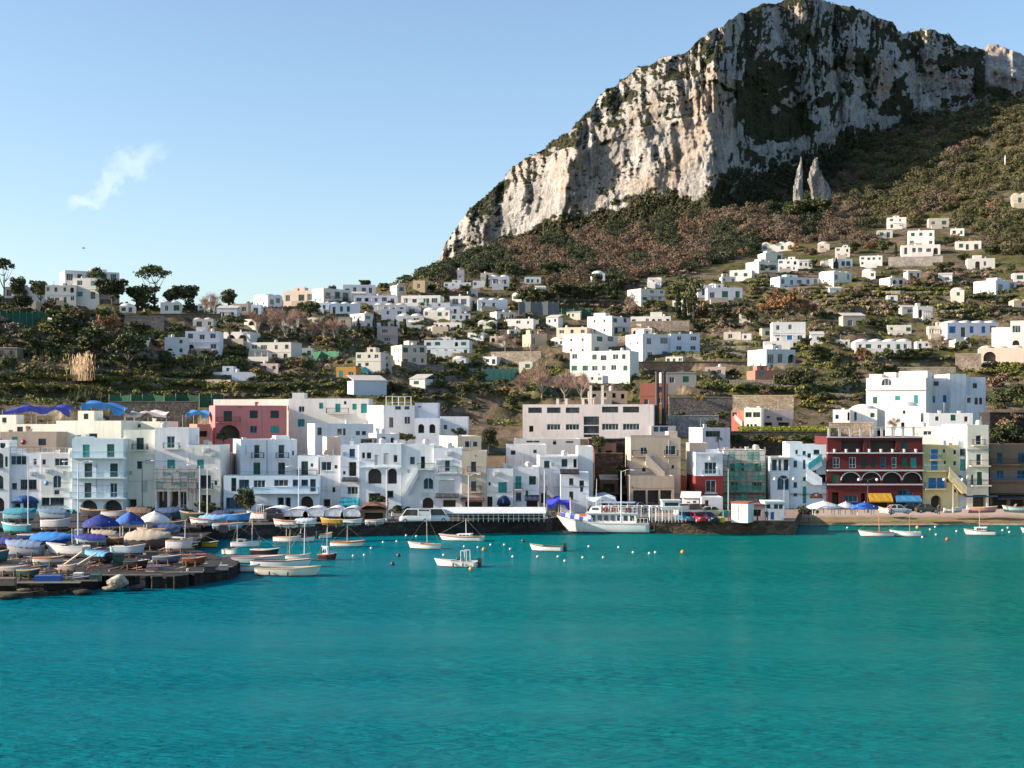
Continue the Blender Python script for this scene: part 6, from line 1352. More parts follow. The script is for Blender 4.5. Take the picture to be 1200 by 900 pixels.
# dry-stone walls holding the terraces
def terrace_wall(px0, px1, py, hgt=1.5):
    lab = None
    for w in where((px0+px1)/2, py):
        for e in ('long', 'low', 'crooked'):
            t = f'{e} dry stone terrace wall {w}'
            if t not in USED and len(t.replace(',', '').split()) <= 16: lab = t; break
        if lab: break
    if not lab: return
    USED.add(lab); pts = []; n = int((px1-px0)/5)
    for i in range(n+1):
        px = px0+(px1-px0)*i/n; q = ground_pt(px, py+1.3*math.sin(px*.05)+.5*math.sin(px*.31), 290)
        pts.append(q)
    ys = np.array([q.y for q in pts]); ys = np.array([np.median(ys[max(0, i-3):i+4]) for i in range(len(ys))]); ys = np.convolve(np.pad(ys, 3, 'edge'), np.ones(7)/7, 'valid')
    for i, q in enumerate(pts): px = px0+(px1-px0)*i/n; q.y = ys[i]; q.x = (px-PX0)*q.y/F; q.z = ground_z(px, q.y)
    zs = np.array([q.z for q in pts]); zs = np.convolve(np.pad(zs, 2, 'edge'), np.ones(5)/5, 'valid')
    for i, q in enumerate(pts): q.z = min(q.z+.6, float(zs[i]))
    o = pts[0].copy(); t = thing('terrace_wall', lab, 'wall', o, 0, 'terrace walls on the slope'); r = random.Random(px0)
    MB().loft([[(p.x-o.x, p.y-o.y, p.z-o.z-1.5), (p.x-o.x, p.y-o.y+.1, p.z-o.z+hgt+r.uniform(-.15, .15)), (p.x-o.x, p.y-o.y+.75, p.z-o.z+hgt-.02), (p.x-o.x, p.y-o.y+.75, p.z-o.z-1.5)] for p in pts]).build('masonry', stone((.24, .20, .155), .8), t)
TWALLS = ((945, 1060, 344), (1062, 1140, 346), (860, 900, 356), (950, 1070, 355), (1095, 1190, 352), (965, 1056, 364), (1096, 1200, 367), (820, 902, 404), (822, 878, 412), (790, 874, 420), (885, 1000, 436), (640, 690, 446), (690, 770, 400), (560, 640, 398), (520, 600, 392), (470, 560, 436), (480, 600, 446), (380, 450, 452), (180, 300, 451), (300, 420, 459), (60, 190, 456), (0, 90, 440), (250, 360, 428), (840, 960, 462), (950, 1012, 470), (1040, 1110, 424), (800, 870, 366), (640, 730, 352), (880, 960, 341))
for a, b, c in TWALLS: terrace_wall(a, b, c)
items = []
for a, b, c in TWALLS:
    tone = rr.choice(((.13, .135, .035), (.10, .115, .035), (.16, .15, .05), (.075, .09, .03)))
    for _ in range(int((b-a)*1.5)):
        px = rr.uniform(a, b); py = c-rr.uniform(1.5, 5); Y = hit(px, py, 290)
        if masked(px, py, 2.5): continue
        p = pt(px, py, Y); p.z = ground_z(px, Y); q = rr.uniform(.85, 1.15); items.append((p, rr.uniform(.9, 1.7), rr.uniform(.25, .6), tuple(v*q for v in tone)))
clump_mesh('terrace_grass', items, 36, .38, tinted_leaf(), 'green strips of grass along the tops of the terrace walls')
# the wood below the cliff
CB = [(488, 318), (515, 306), (560, 300), (600, 290), (640, 281), (700, 266), (740, 254), (790, 248), (830, 248), (860, 240), (900, 233), (940, 224), (970, 194), (985, 162), (1000, 136), (1050, 120), (1085, 122), (1110, 102), (1150, 96), (1200, 114), (1260, 120)]
WB = [(488, 322), (520, 330), (560, 328), (600, 344), (650, 352), (700, 350), (730, 336), (760, 326), (800, 322), (850, 308), (890, 297), (930, 290), (980, 284), (1010, 292), (1040, 292), (1060, 266), (1100, 268), (1120, 288), (1160, 304), (1200, 300), (1260, 300)]
items = []; tries = 0
while len(items) < 4200 and tries < 90000:
    tries += 1
    px = rr.uniform(490, 1255); a, b = curve(CB, px)-3, curve(WB, px); py = rr.uniform(a, b)
    Y = hit(px, py, 500)
    if Y < 560 or abs(np.interp(Y, TY, GPY[int(round((px-TPX[0])/5))])-py) > 5: continue
    h = rr.uniform(6, 14)*(1.0 if Y > 700 else .85)
    if masked(px, py, h): continue
    p = pt(px, py, Y); p.z = ground_z(px, Y); r = h*Y/F*.5
    warm = sstep(560, 660, px)*(1-sstep(1000, 1060, px))*sstep(238, 262, py+rr.uniform(-8, 8))
    q = float(fbm(px/34, py/18, 2.9, o=3))
    brown_ = warm*.50+q*1.3 > .38 or (px > 1040 and q > .34)
    if brown_: c = rr.choice(((.125, .088, .058), (.15, .10, .062), (.115, .086, .06), (.09, .075, .048), (.17, .108, .066), (.14, .11, .078)))
    elif px > 1000: c = rr.choice(((.075, .076, .032), (.095, .088, .04), (.06, .064, .03), (.11, .098, .046)))
    else: c = rr.choice(((.040, .050, .024), (.052, .062, .028), (.065, .07, .034), (.034, .044, .022)))
    items.append((p, r*rr.uniform(.95, 1.4)*(1.15 if px > 1000 else 1), r*rr.uniform(.75, 1.1), c))
clump_mesh('forest', items, 190, .21, tinted_leaf(), 'mixed brown and green wood on the slope below the cliff')
# scrub clinging to the mountain
idx = np.argwhere(MVEG[:, :262] > .62); sel = idx[RNG.choice(len(idx), min(8500, len(idx)), replace=False)]
items = []
for i, j in sel:
    p = MV[i, j]; s = p[1]/F*rr.uniform(.9, 2.5)*(1.9 if j < 70 else 1)
    items.append((p-np.array([0, 0, s*.4]), s*1.15, s*.7, rr.choice(((.040, .046, .024), (.06, .06, .03), (.075, .07, .036), (.05, .052, .028)))))
clump_mesh('cliff_scrub', items, 22, .55, tinted_leaf(), 'dark scrub clinging to ledges of the mountain')
# rows of vine poles on terraces
m = MB(); n = 0
for (x0, x1, y0, y1, k, h) in ((735, 882, 416, 434, 260, 2.2), (1095, 1200, 356, 374, 200, 2.0), (0, 76, 425, 444, 120, 2.4), (355, 420, 422, 446, 90, 2.6), (455, 560, 430, 446, 110, 2.2), (1140, 1200, 310, 324, 60, 1.8), (860, 930, 392, 402, 50, 2)):
    for _ in range(k):
        px = x0+(x1-x0)*rr.random(); py = y0+(y1-y0)*(rr.randint(0, 3)/3); Y = hit(px, py, 290)
        if masked(px, py, 4): continue
        p = pt(px, py, Y); p.z = ground_z(px, Y); m.bar(p-Vector((0, 0, .3)), p+Vector((rr.uniform(-.1, .1), 0, h*rr.uniform(.7, 1.1))), .045, 3)
tag(m.build('vine_poles', paint((.24, .19, .15), .9)), 'thin wooden vine poles standing in rows on the terraces', kind='stuff')
# ------------------------------------------------------------------ harbour ground
def pave(c, key, wet=.4):
    m, nt, b = new_mat(key)
    n = noise(nt, posn(nt), .35, 6, .65); n2 = noise(nt, posn(nt), 2.5, 4, .6)
    a = mix(nt, ramp(nt, n, [(.36, (0,)*3), (.68, (1,)*3)]), tuple(v*.55 for v in c), tuple(v*1.25 for v in c))
    a = mix(nt, ramp(nt, n2, [(.5, (0,)*3), (.72, (wet,)*3)]), a, tuple(v*.3 for v in c))
    nt.links.new(a, b.inputs['Base Color']); b.inputs['Roughness'].default_value = .85; bump(nt, b, n2, .5, .08); return m
def slab(name, front, back, z, z0, mat_top, mat_side, jag=0, seed=1):
    """a quay: front edge as (px, waterline py), back edge as (px, Y)"""
    rg = random.Random(seed); P = []
    for (a, b) in zip(front[:-1], front[1:]):
        for i in range(12):
            t = i/12; q = on_level(a[0]+(b[0]-a[0])*t, a[1]+(b[1]-a[1])*t, 0); P.append(Vector((q.x+rg.uniform(-jag, jag), q.y+rg.uniform(-jag, jag), 0)))
    P.append(on_level(front[-1][0], front[-1][1], 0))
    B = [Vector(((px-PX0)*Y/F, Y, 0)) for px, Y in back]
    ring = P+B; m = MB(); s = MB()
    m.poly([(p.x, p.y, z) for p in ring])
    n = len(ring)
    for i in range(n):
        a, b = ring[i], ring[(i+1) % n]
        s.quad((a.x, a.y-.15, z0), (b.x, b.y-.15, z0), (b.x, b.y, z-.25), (a.x, a.y, z-.25)); s.quad((a.x, a.y-.1, z-.25), (b.x, b.y-.1, z-.25), (b.x, b.y-.1, z-.002), (a.x, a.y-.1, z-.002)); s.quad((a.x, a.y-.1, z-.002), (b.x, b.y-.1, z-.002), (b.x, b.y, z-.001), (a.x, a.y, z-.001))
    o = m.build(name, mat_top); tag(o, kind='structure'); w = s.build(name+'_wall', mat_side); tag(w, kind='structure'); return o
QUAYTOP = pave((.15, .135, .12), 'quay_paving'); QUAYSIDE = stone((.05, .04, .035), .8, 'quay')
PIERSIDE = stone((.12, .075, .05), .7, 'pier'); HARDTOP = pave((.014, .011, .009), 'boatyard_ground', .7)
QZ = 2.0
slab('quay', [(236, 632), (300, 631), (400, 629), (500, 626.5), (600, 624.5), (640, 623.5), (652, 620.8)], [(652, 247), (225, 247)], QZ, -3, QUAYTOP, QUAYSIDE)
slab('ferry_pier', [(652, 620.8), (766, 620.8), (768, 625.2), (850, 625.8), (931, 626.2)], [(935, 226), (942, 240), (942, 247), (652, 247)], 1.96, -3, pave((.34, .24, .17), 'pier_paving'), PIERSIDE)
slab('street', [(-420, 634), (236, 634)], [(225, 247), (-420, 247)], 1.9, -1, pave((.025, .022, .02), 'street_paving'), QUAYSIDE)
slab('street', [(938, 600.5), (1300, 600.5)], [(1300, 248), (938, 248)], 1.98, -1, QUAYTOP, QUAYSIDE)
HZ = 1.25
slab('boatyard_ground', [(-360, 703), (-60, 699), (60, 697.5), (104, 692), (120, 688), (150, 689), (205, 690), (235, 684), (274, 677.5), (279, 671), (258, 664), (228, 656), (222, 648), (236, 641), (248, 634)], [(240, 205), (-360, 200)], HZ, -2.5, HARDTOP, stone((.018, .014, .011), .9, 'yard'), .35, 4)
# lower landing ledge in front of the boatyard
slab('landing_ledge', [(-360, 709), (0, 702), (70, 697), (96, 694)], [(96, 146), (-360, 146)], .45, -2, pave((.11, .095, .065), 'ledge_stone', .8), stone((.09, .075, .05), 1.1, 'ledge'), .3, 8)
def beach():
    px = np.arange(905, 1420, 2.5); v = np.linspace(0, 1, 22); P, V_ = np.meshgrid(px, v, indexing='ij')
    Y = 222+V_*18; z = -1.3+V_*3.25+fbm(P/18, V_*5, .3, o=3)*.22*(1-V_); X = (P-PX0)*Y/F
    m, nt, b = new_mat('beach_shingle'); sp = nt.nodes.new('ShaderNodeSeparateXYZ'); nt.links.new(posn(nt), sp.inputs[0])
    mr = node(nt, 'ShaderNodeMapRange'); mr.inputs[1].default_value = -.1; mr.inputs[2].default_value = 1.9; n = noise(nt, posn(nt), .8, 5, .65)
    ad = node(nt, 'ShaderNodeMath', operation='MULTIPLY_ADD'); nt.links.new(n, ad.inputs[0]); ad.inputs[1].default_value = .5; nt.links.new(sp.outputs[2], ad.inputs[2]); nt.links.new(ad.outputs[0], mr.inputs[0])
    c = ramp(nt, mr.outputs[0], [(.0, (.12, .10, .07)), (.16, (.42, .33, .24)), (.3, (.14, .10, .05)), (.42, (.26, .2, .06)), (.56, (.22, .15, .1)), (.8, (.42, .33, .27))])
    nt.links.new(c, b.inputs['Base Color']); b.inputs['Roughness'].default_value = .9; bump(nt, b, noise(nt, posn(nt), 5, 3), .6, .1)
    tag(np_mesh('beach', np.stack([X, Y, z], -1).reshape(-1, 3), grid_faces(*X.shape), m, True), kind='structure')
beach()

# ------------------------------------------------------------------ boats
BOATS = []
VARN = (.33, .15, .06)
def hull_fn(L, B, Hh, rake=.12, stern=.72, sheer=.35, draft=.35):
    def sec(t):        # t: 0 stern .. 1 bow
        b = B/2*(stern+(1-stern)*math.sin(min(t/.45, 1)*PI/2))*(1 if t < .5 else max(.0, math.cos((t-.5)/.5*PI/2))**.62)
        zg = Hh*(1+sheer*max(0, t-.3)**2*2+.08*(1-t))
        x = -L/2+L*t*(1-rake)
        return x, b, zg
    return sec
def boat(name, label, short, px, py, Lpx, rz, z=0.0, B=None, Hh=.62, hull=(.78, .76, .72), deck=(.62, .55, .45), trim=(.45, .25, .12), stripe=None, rake=.10, sheer=.45, mast=None, cabin=None, engine=False, screen=False, cover=None, seats=2, arch=False, boot=(.09, .03, .025), stern=.72, cradle=False, lean=0, cat='boat', group=None, windows=3, items=None):
    p = on_level(px, py, z); L = Lpx*p.y/F/max(.35, abs(math.cos(rz))); B = B or L*.34
    root = thing(name, label, cat, p+Vector((0, 0, .0 if z == 0 else .42)), rz, group); root.rotation_euler = (lean, 0, rz-.24)
    s = hull_fn(L, B, Hh, rake, stern, sheer); N = 18; rings = []; inner = []
    prof = ((1.0, 1.0), (.97, .72), (.92, .38), (.80, .0), (.50, -.55), (.0, -1.0))
    for i in range(N+1):
        t = i/N; x, b, zg = s(t); kx = L*rake*t*t
        ring = []
        for w, q in prof:
            zz = zg*q if q >= 0 else .36*q*(1-.55*t*t); xx = x+kx*(max(0, zz+.2)/(zg+.2))
            ring.append((xx, b*w, zz))
        ring = ring+[(a, -c, d) for a, c, d in ring[:-1][::-1]]
        rings.append(ring)
    m = MB().loft(rings, cap=True, close=False)
    hb = m.build('hull', paint(hull, .35), root, True)
    # gunwale and deck / floor
    g = MB(); fl = MB()
    def edge(i, inset, dz):
        t = i/N; x, b, zg = s(t); return x+L*rake*t*t, max(0, b-inset), zg+dz
    for sg in (1, -1):
        rr_ = []
        for i in range(N+1):
            x, b, zg = edge(i, 0, 0); b2 = max(0, b-.13)
            rr_.append([(x, sg*(b+.025), zg-.07), (x, sg*(b+.025), zg+.03), (x, sg*b2, zg+.03), (x, sg*b2, zg-.07)])
        g.loft(rr_)
    g.build('gunwale', paint(trim, .5), root)
    fz = .16 if not cover else Hh-.05
    fl.loft([[(edge(i, .1, 0)[0], edge(i, .1, 0)[1], fz+.0), (edge(i, .1, 0)[0], -edge(i, .1, 0)[1], fz)] for i in range(0, int(N*.72)+1)], cap=False, close=False)
    fore = [[(edge(i, .1, 0)[0], edge(i, .1, 0)[1], edge(i, 0, -.04)[2]), (edge(i, .1, 0)[0], 0, edge(i, 0, .06)[2]), (edge(i, .1, 0)[0], -edge(i, .1, 0)[1], edge(i, 0, -.04)[2])] for i in range(int(N*.66), N+1)]
    fl.loft(fore, cap=False, close=False)
    fl.quad(*[(fore[0][k][0], fore[0][k][1], zz) for k, zz in ((0, fore[0][0][2]), (2, fore[0][2][2]), (2, fz), (0, fz))])
    fl.build('deck', paint(deck, .6), root)
    if stripe or boot:
        for nm, c, q0, q1 in (('waterline_stripe', boot, -.02, .13), ('side_stripe', stripe, .74, .9)):
            if not c: continue
            st = MB()
            for sg in (1, -1):
                rr_ = []
                for i in range(N+1):
                    t = i/N; x, b, zg = s(t); kx = L*rake*t*t
                    def at(q):
                        w = np.interp(q, [0, .38, .72, 1], [.80, .92, .97, 1]); zz = zg*q
                        return (x+kx*(max(0, zz+.2)/(zg+.2)), sg*(b*float(w)+.006), zz)
                    rr_.append([at(q0), at(q1)])
                st.loft(rr_, cap=False, close=False)
            st.build(nm, paint(c, .5), root)
    for k in range(seats):
        t = .2+.32*k/max(1, seats-1) if seats > 1 else .35; x, b, zg = s(t); MB().box(x-.14, -b+.1, Hh*.62, x+.14, b-.1, Hh*.62+.06).build('seat', paint(trim, .6), root)
    if cabin:
        t0, t1, hc, cc = cabin; x0, b0, z0_ = s(t0); x1, b1, z1_ = s(t1); w = min(b0, s((t0+t1)/2)[1])*.72; zb = .1
        zt = Hh+hc
        c = MB().loft([[(x0, w, zb), (x0, w*.88, zt), (x0, -w*.88, zt), (x0, -w, zb)], [(x1-.25, w*.8, zb), (x1-.45, w*.7, zt-.08), (x1-.45, -w*.7, zt-.08), (x1-.25, -w*.8, zb)]])
        cb = c.build('cabin', paint(cc, .4), root)
        MB().loft([[(x0-.15, w*.95, zt+.005), (x0-.15, w*.9, zt+.08), (x0-.15, -w*.9, zt+.08), (x0-.15, -w*.95, zt+.005)], [(x1-.3, w*.8, zt-.07), (x1-.3, w*.75, zt+.0), (x1-.3, -w*.75, zt), (x1-.3, -w*.8, zt-.07)]]).build('cabin_roof', paint(tuple(v*.95 for v in cc), .4), root)
        for sg in (1, -1):
            for k in range(windows):
                a = (k+.5)/windows; xx = x0+(x1-.6-x0)*a; ww = (x1-x0)/windows*.3; yy = (w*.92)*(1-a)+(w*.77)*a
                MB().quad((xx-ww, sg*(yy+.02), Hh+hc*.25), (xx+ww, sg*(yy+.015), Hh+hc*.25), (xx+ww, sg*(yy-.01), Hh+hc*.78), (xx-ww, sg*(yy-.005), Hh+hc*.78)).build('window', glass(), cb)
    if screen:
        t = .5; x, b, zg = s(t); MB().loft([[(x, b*.85, zg), (x-.28, b*.8, zg+.5)], [(x+.35, 0, zg+.05), (x, 0, zg+.52)], [(x, -b*.85, zg), (x-.28, -b*.8, zg+.5)]], cap=False, close=False).build('windscreen', glass((.05, .06, .07)), root)
    if engine:
        x, b, zg = s(0); e = MB().loft([[(x-.12+dx, .17*k, zz), (x-.12+dx, -.17*k, zz), (x-.5+dx, -.15*k, zz), (x-.5+dx, .15*k, zz)] for dx, k, zz in ((0, .5, -.25), (0, .6, Hh*.7), (0, 1, Hh*.8), (.0, 1.05, Hh+.35), (.03, .7, Hh+.5))])
        e.build('outboard_engine', paint((.03, .03, .035), .35), root)
    if arch:
        a = MB(); x, b, zg = s(.3)
        for xx in (x-.35, x+.35): a.bar((xx, b*.8, Hh), (xx*.98, b*.75, Hh+1.3), .04); a.bar((xx, -b*.8, Hh), (xx*.98, -b*.75, Hh+1.3), .04); a.bar((xx*.98, b*.75, Hh+1.3), (xx*.98, -b*.75, Hh+1.3), .04)
        for sg in (1, -1): a.bar(((x-.35)*.98, sg*b*.75, Hh+1.3), ((x+.35)*.98, sg*b*.75, Hh+1.3), .04)
        a.build('canopy_frame', paint((.7, .68, .62), .4), root)
    if mast:
        for t, hpx, c in mast:
            x, b, zg = s(t); h = hpx*p.y/F; mm = MB().bar((x, 0, .1), (x+.02*h, 0, h), .055, 6, .035); mm.bar((x-.02, -.35, h*.72), (x+.02, .35, h*.72), .022, 3); mm.build('mast', paint(c, .5), root)
            r_ = MB().bar((x, 0, h*.96), (s(.98)[0]+L*rake*.9, 0, s(.98)[2]), .012, 3); r_.bar((x, 0, h*.96), (s(.02)[0], 0, s(.02)[2]), .012, 3); r_.build('rigging', paint((.25, .24, .22), .5), root)
    if cover:
        c, top = cover; cv = []
        for i in range(N+1):
            t = i/N; x, b, zg = s(t); hh = top*(math.sin(min(1, t/.35)*PI/2)*.5+.5)*(1 if t < .6 else 1-(t-.6)*1.6)+.06*math.sin(i*1.9)
            cv.append([(x+L*rake*t*t, b+.06, zg-.22+.05*math.sin(i*2.3)), (x+L*rake*t*t, b+.05, zg+.04), (x+L*rake*t*t, b*.55, zg+hh*.72), (x+L*rake*t*t, .0, zg+hh), (x+L*rake*t*t, -b*.55, zg+hh*.72), (x+L*rake*t*t, -b-.05, zg+.04), (x+L*rake*t*t, -b-.06, zg-.22+.05*math.sin(i*1.7))])
        MB().loft(cv, cap=False, close=False).build('tarpaulin_cover', cloth(c), root, True)
    for it in items or ():
        if it[0] == 'box': _, t, y, l, w, h, c, nm = it; x, b, zg = s(t); MB().loft([[(x-l/2*k, y-w/2*k, zz), (x+l/2*k, y-w/2*k, zz), (x+l/2*k, y+w/2*k, zz), (x-l/2*k, y+w/2*k, zz)] for k, zz in ((1, fz), (1, fz+h*.85), (.85, fz+h))]).build(nm, paint(c, .6), root)
        if it[0] == 'fender':
            for sg in (1, -1):
                for t in it[1]: x, b, zg = s(t); MB().loft([[(x+.1*k*math.cos(a*PI/4), sg*(b+.12)+.1*k*math.sin(a*PI/4), zz) for a in range(8)] for k, zz in ((.5, .1), (1, .18), (1, .5), (.4, .6))]).build('fender', paint(it[2], .5), root)
    if cradle:
        cr = MB()
        for t in (.22, .66):
            x, b, zg = s(t); cr.box(x-.12, -b*.9, -.44, x+.12, b*.9, -.24)
            for sg in (1, -1): cr.bar((x, sg*b*1.05, -.42), (x, sg*b*.93, .2), .07)
        cr.build('cradle', paint((.16, .11, .07), .9), root)
    BOATS.append((short, px-Lpx/2, py-8, px+Lpx/2, py)); return root
WH = (.80, .78, .74); CRW = (.72, .66, .54)
PRO = dict(deck=(.55, .48, .38))
# on the water
boat('rowing_boat', 'white open boat with an orange stripe lying below the roller shutter house', 'orange striped boat', 408, 640.5, 41, .06, hull=WH, trim=(.55, .2, .07), stripe=(.5, .13, .05), mast=[(.52, 25, (.55, .48, .4))], seats=3, items=[('box', .3, 0, .8, .6, .35, (.5, .15, .08), 'locker')])
boat('rowing_boat', 'white double ended boat under a tall mast with a grey furled sail', 'furled sail boat', 497, 643, 41, PI-.08, hull=WH, mast=[(.45, 40, (.5, .4, .3))], stern=.3, seats=2, items=[('box', .6, 0, 1.0, .7, .3, (.6, .55, .45), 'hatch')])
boat('sailing_boat', 'long low white sailing boat beside the dark quay wall', 'long low sailing boat', 540, 633.5, 55, PI-.04, hull=WH, stripe=(.12, .2, .3), mast=[(.42, 26, (.72, .7, .66))], cabin=(.3, .68, .35, (.76, .74, .7)), seats=0, boot=(.1, .12, .15))
boat('motor_boat', 'white motor boat with a tall windscreen frame and open deck', 'windscreen frame boat', 534, 664, 53, PI-.05, hull=WH, screen=True, arch=True, engine=True, seats=2, stern=.85, trim=(.6, .56, .5), items=[('fender', (.3, .55), (.05, .05, .06))])
boat('dinghy', 'small white dinghy with a black outboard and brown rim', 'brown rimmed dinghy', 640, 645.5, 40, PI-.03, hull=WH, engine=True, trim=(.13, .07, .04), seats=3, stern=.85)
boat('sailing_boat', 'white gozzo with an orange mast and varnished deck', 'orange mast gozzo', 1026.5, 628.5, 41, PI+.05, hull=WH, trim=VARN, deck=(.45, .25, .12), mast=[(.45, 29, (.62, .26, .1))], seats=1, stern=.35)
boat('sailing_boat', 'white gozzo with a short reddish mast moored astern of another', 'short mast gozzo', 1061, 628.5, 36, PI-.04, hull=WH, trim=(.6, .56, .5), mast=[(.4, 25, (.5, .2, .09))], seats=2, stern=.4)
boat('cabin_boat', 'white cabin boat with four dark windows and a slim mast', 'four window cabin boat', 1148, 627, 36, PI, hull=WH, cabin=(.34, .82, .55, (.78, .76, .72)), windows=4, trim=(.16, .10, .06), mast=[(.55, 30, (.6, .45, .35))], seats=1, stern=.85)
boat('cabin_boat', 'white boat bow cut off by the picture edge', 'edge boat', 1214, 625.5, 34, PI, hull=WH, cabin=(.3, .7, .5, WH), seats=1)
# in the inlet beside the boatyard
boat('open_boat', 'long cream open boat with an orange box amidships', 'long cream open boat', 339, 674.5, 78, .05, hull=CRW, trim=(.5, .4, .28), deck=(.42, .36, .28), seats=3, stern=.8, Hh=.8, boot=(.12, .08, .06), items=[('box', .32, 0, .9, .7, .6, (.62, .26, .06), 'crate'), ('fender', (.28, .6), (.03, .05, .06))])
boat('open_boat', 'white broad sterned tender tucked behind the long cream boat', 'broad sterned tender', 289, 670, 32, .15, hull=WH, trim=(.25, .3, .25), seats=2, engine=True, stern=.9)
boat('open_boat', 'long narrow white boat with a dark brown rim', 'dark brown rim boat', 331, 664, 72, .09, hull=WH, trim=(.12, .055, .04), seats=3, Hh=.7, items=[('box', .5, 0, 1.2, .6, .4, (.6, .28, .1), 'locker')])
boat('open_boat', 'long white boat lying furthest inside the raft of three', 'inner raft boat', 299, 659.5, 74, .12, hull=(.74, .70, .66), trim=(.5, .32, .26), seats=3, Hh=.7)
boat('gozzo_boat', 'black hulled boat with a white deck and pointed bow', 'black hulled boat', 311, 650, 36, -.08, hull=(.02, .018, .02), trim=(.65, .58, .5), deck=(.7, .62, .52), seats=1, boot=(.2, .05, .04), mast=[(.3, 22, (.15, .12, .1))])
boat('gozzo_boat', 'white boat with two bare masts near the inlet wall', 'two masted white boat', 289, 641, 36, .12, hull=WH, cabin=(.28, .6, .4, WH), mast=[(.2, 26, (.7, .62, .5)), (.75, 30, (.7, .66, .6))], seats=1, trim=(.6, .5, .4))
boat('gozzo_boat', 'white boat with a pinkish side moored under white tarpaulins', 'pink sided boat', 337, 635, 34, -.1, hull=(.75, .68, .62), trim=(.55, .35, .28), mast=[(.5, 18, (.6, .45, .35))], seats=2)
boat('motor_boat', 'small white motor boat with an open red interior', 'red interior motor boat', 356, 635, 28, .06, hull=WH, trim=(.35, .08, .06), deck=(.4, .10, .08), mast=[(.4, 20, (.75, .72, .68))], seats=2, screen=True)
boat('gozzo_boat', 'boat carrying a tall white mast and red floats behind the long cream boat', 'tall white mast boat', 350, 657, 30, .1, hull=(.7, .68, .62), mast=[(.15, 36, (.5, .38, .26)), (.8, 44, (.82, .8, .78))], seats=1, trim=(.45, .35, .25), items=[('box', .3, .3, .35, .35, .3, (.5, .05, .04), 'float'), ('box', .45, -.2, .35, .35, .3, (.55, .08, .05), 'float')])
boat('cabin_boat', 'little red and black boat with a white cabin roof', 'white roofed red boat', 384, 656, 24, -.12, hull=(.05, .025, .025), trim=(.5, .10, .06), cabin=(.3, .75, 1.0, WH), mast=[(.5, 38, (.65, .6, .55))], seats=0, windows=2, stern=.8)
boat('dinghy', 'tiny white tender against the quay wall', 'tiny white tender', 382, 631, 11, .9, hull=WH, seats=1, engine=True, B=1.1)
boat('rowing_boat', 'bright yellow boat with a pale deck beside the boatyard', 'bright yellow boat', 242, 641.5, 30, .04, hull=(.62, .38, .03), trim=(.4, .42, .05), deck=(.72, .68, .5), stripe=(.5, .12, .03), seats=1, mast=[(.3, 16, (.6, .5, .35))])
boat('raft_boat', 'flat pinkish white work boat at the boatyard edge', 'flat work boat', 246, 659, 42, .02, hull=(.68, .5, .45), trim=(.7, .6, .55), deck=(.62, .5, .44), seats=1, Hh=.42, stern=.95, items=[('box', .6, 0, .7, .6, .6, (.5, .06, .05), 'crate')])
boat('rowing_boat', 'small white punt with a little console by the yellow boat', 'little console punt', 270, 650, 20, -.2, hull=WH, seats=1, stern=.9, screen=True)
# ashore in the boatyard
def ashore(*a, **k): k.setdefault('z', HZ); k.setdefault('cradle', True); return boat(*a, **k)
ashore('motor_boat', 'grey hulled motor boat ashore with a bright white bow', 'grey hulled motor boat', 28, 653, 47, PI+.05, hull=(.30, .32, .36), cover=((.17, .24, .36), .6), trim=(.72, .68, .62), Hh=.95, seats=0, boot=None)
ashore('motor_boat', 'white motor boat ashore with its side half in shadow', 'half shaded motor boat', 78, 653.5, 56, PI-.06, hull=(.66, .66, .64), screen=True, Hh=.9, trim=(.7, .68, .62), seats=2, mast=[(.4, 30, (.7, .7, .68))], boot=(.12, .13, .16))
ashore('motor_boat', 'boat ashore heaped with bright blue covers', 'bright blue covered boat', 62, 643, 52, .08, hull=(.03, .05, .22), cover=((.02, .20, .55), .8), trim=(.5, .5, .5), Hh=.8, seats=0)
ashore('inflatable_boat', 'black inflatable dinghy under a crumpled light blue sheet', 'crumpled blue sheet dinghy', 114, 660, 34, PI-.15, hull=(.03, .032, .036), cover=((.12, .36, .55), .35), trim=(.74, .72, .68), seats=0, stern=.9, B=1.8)
ashore('rowing_boat', 'white and pale blue boat pointing seaward on the slipway', 'pale blue slipway boat', 151, 653, 42, .05, hull=(.42, .55, .66), trim=(.72, .66, .56), seats=2, screen=True, stern=.85, Hh=.8)
ashore('cabin_boat', 'big boat ashore shrouded in a beige tarpaulin', 'beige shrouded boat', 174, 644.5, 54, .12, hull=(.10, .08, .07), cover=((.46, .38, .29), 1.0), Hh=1.0, trim=(.1, .08, .07), seats=0)
ashore('cabin_boat', 'white hulled boat ashore at the boatyard edge with a stub mast', 'stub mast boat', 211, 648, 33, .06, hull=(.62, .60, .60), cabin=(.3, .8, .45, (.72, .68, .58)), mast=[(.75, 34, (.8, .78, .74))], Hh=1.0, seats=0, boot=(.2, .09, .07))
ashore('motor_boat', 'turquoise and white motor boat ashore by the lamp post', 'turquoise motor boat', 18, 627, 36, PI+.04, hull=(.10, .42, .48), trim=(.74, .76, .76), Hh=.95, seats=1, screen=True, z=1.5)
ashore('motor_boat', 'pale grey hull ashore in front of the domed awning house', 'pale grey hull', 66, 622, 36, .06, hull=(.55, .56, .55), trim=(.7, .7, .68), Hh=1.0, seats=1, z=1.6)
ashore('rowing_boat', 'deep blue covered dinghy ashore behind the blue crate', 'deep blue covered dinghy', 106, 640, 40, PI+.1, hull=(.30, .45, .52), cover=((.025, .03, .24), .5), seats=0, trim=(.6, .6, .6))
ashore('rowing_boat', 'green hulled skiff ashore at the picture edge', 'green edge skiff', -4, 660, 32, .1, hull=(.02, .13, .15), trim=(.4, .25, .12), seats=2, Hh=.8)
ashore('rowing_boat', 'overturned looking white skiff low in the dark yard', 'low white skiff', 16, 675, 34, .12, hull=(.5, .46, .4), trim=(.6, .5, .4), seats=2, Hh=.5)
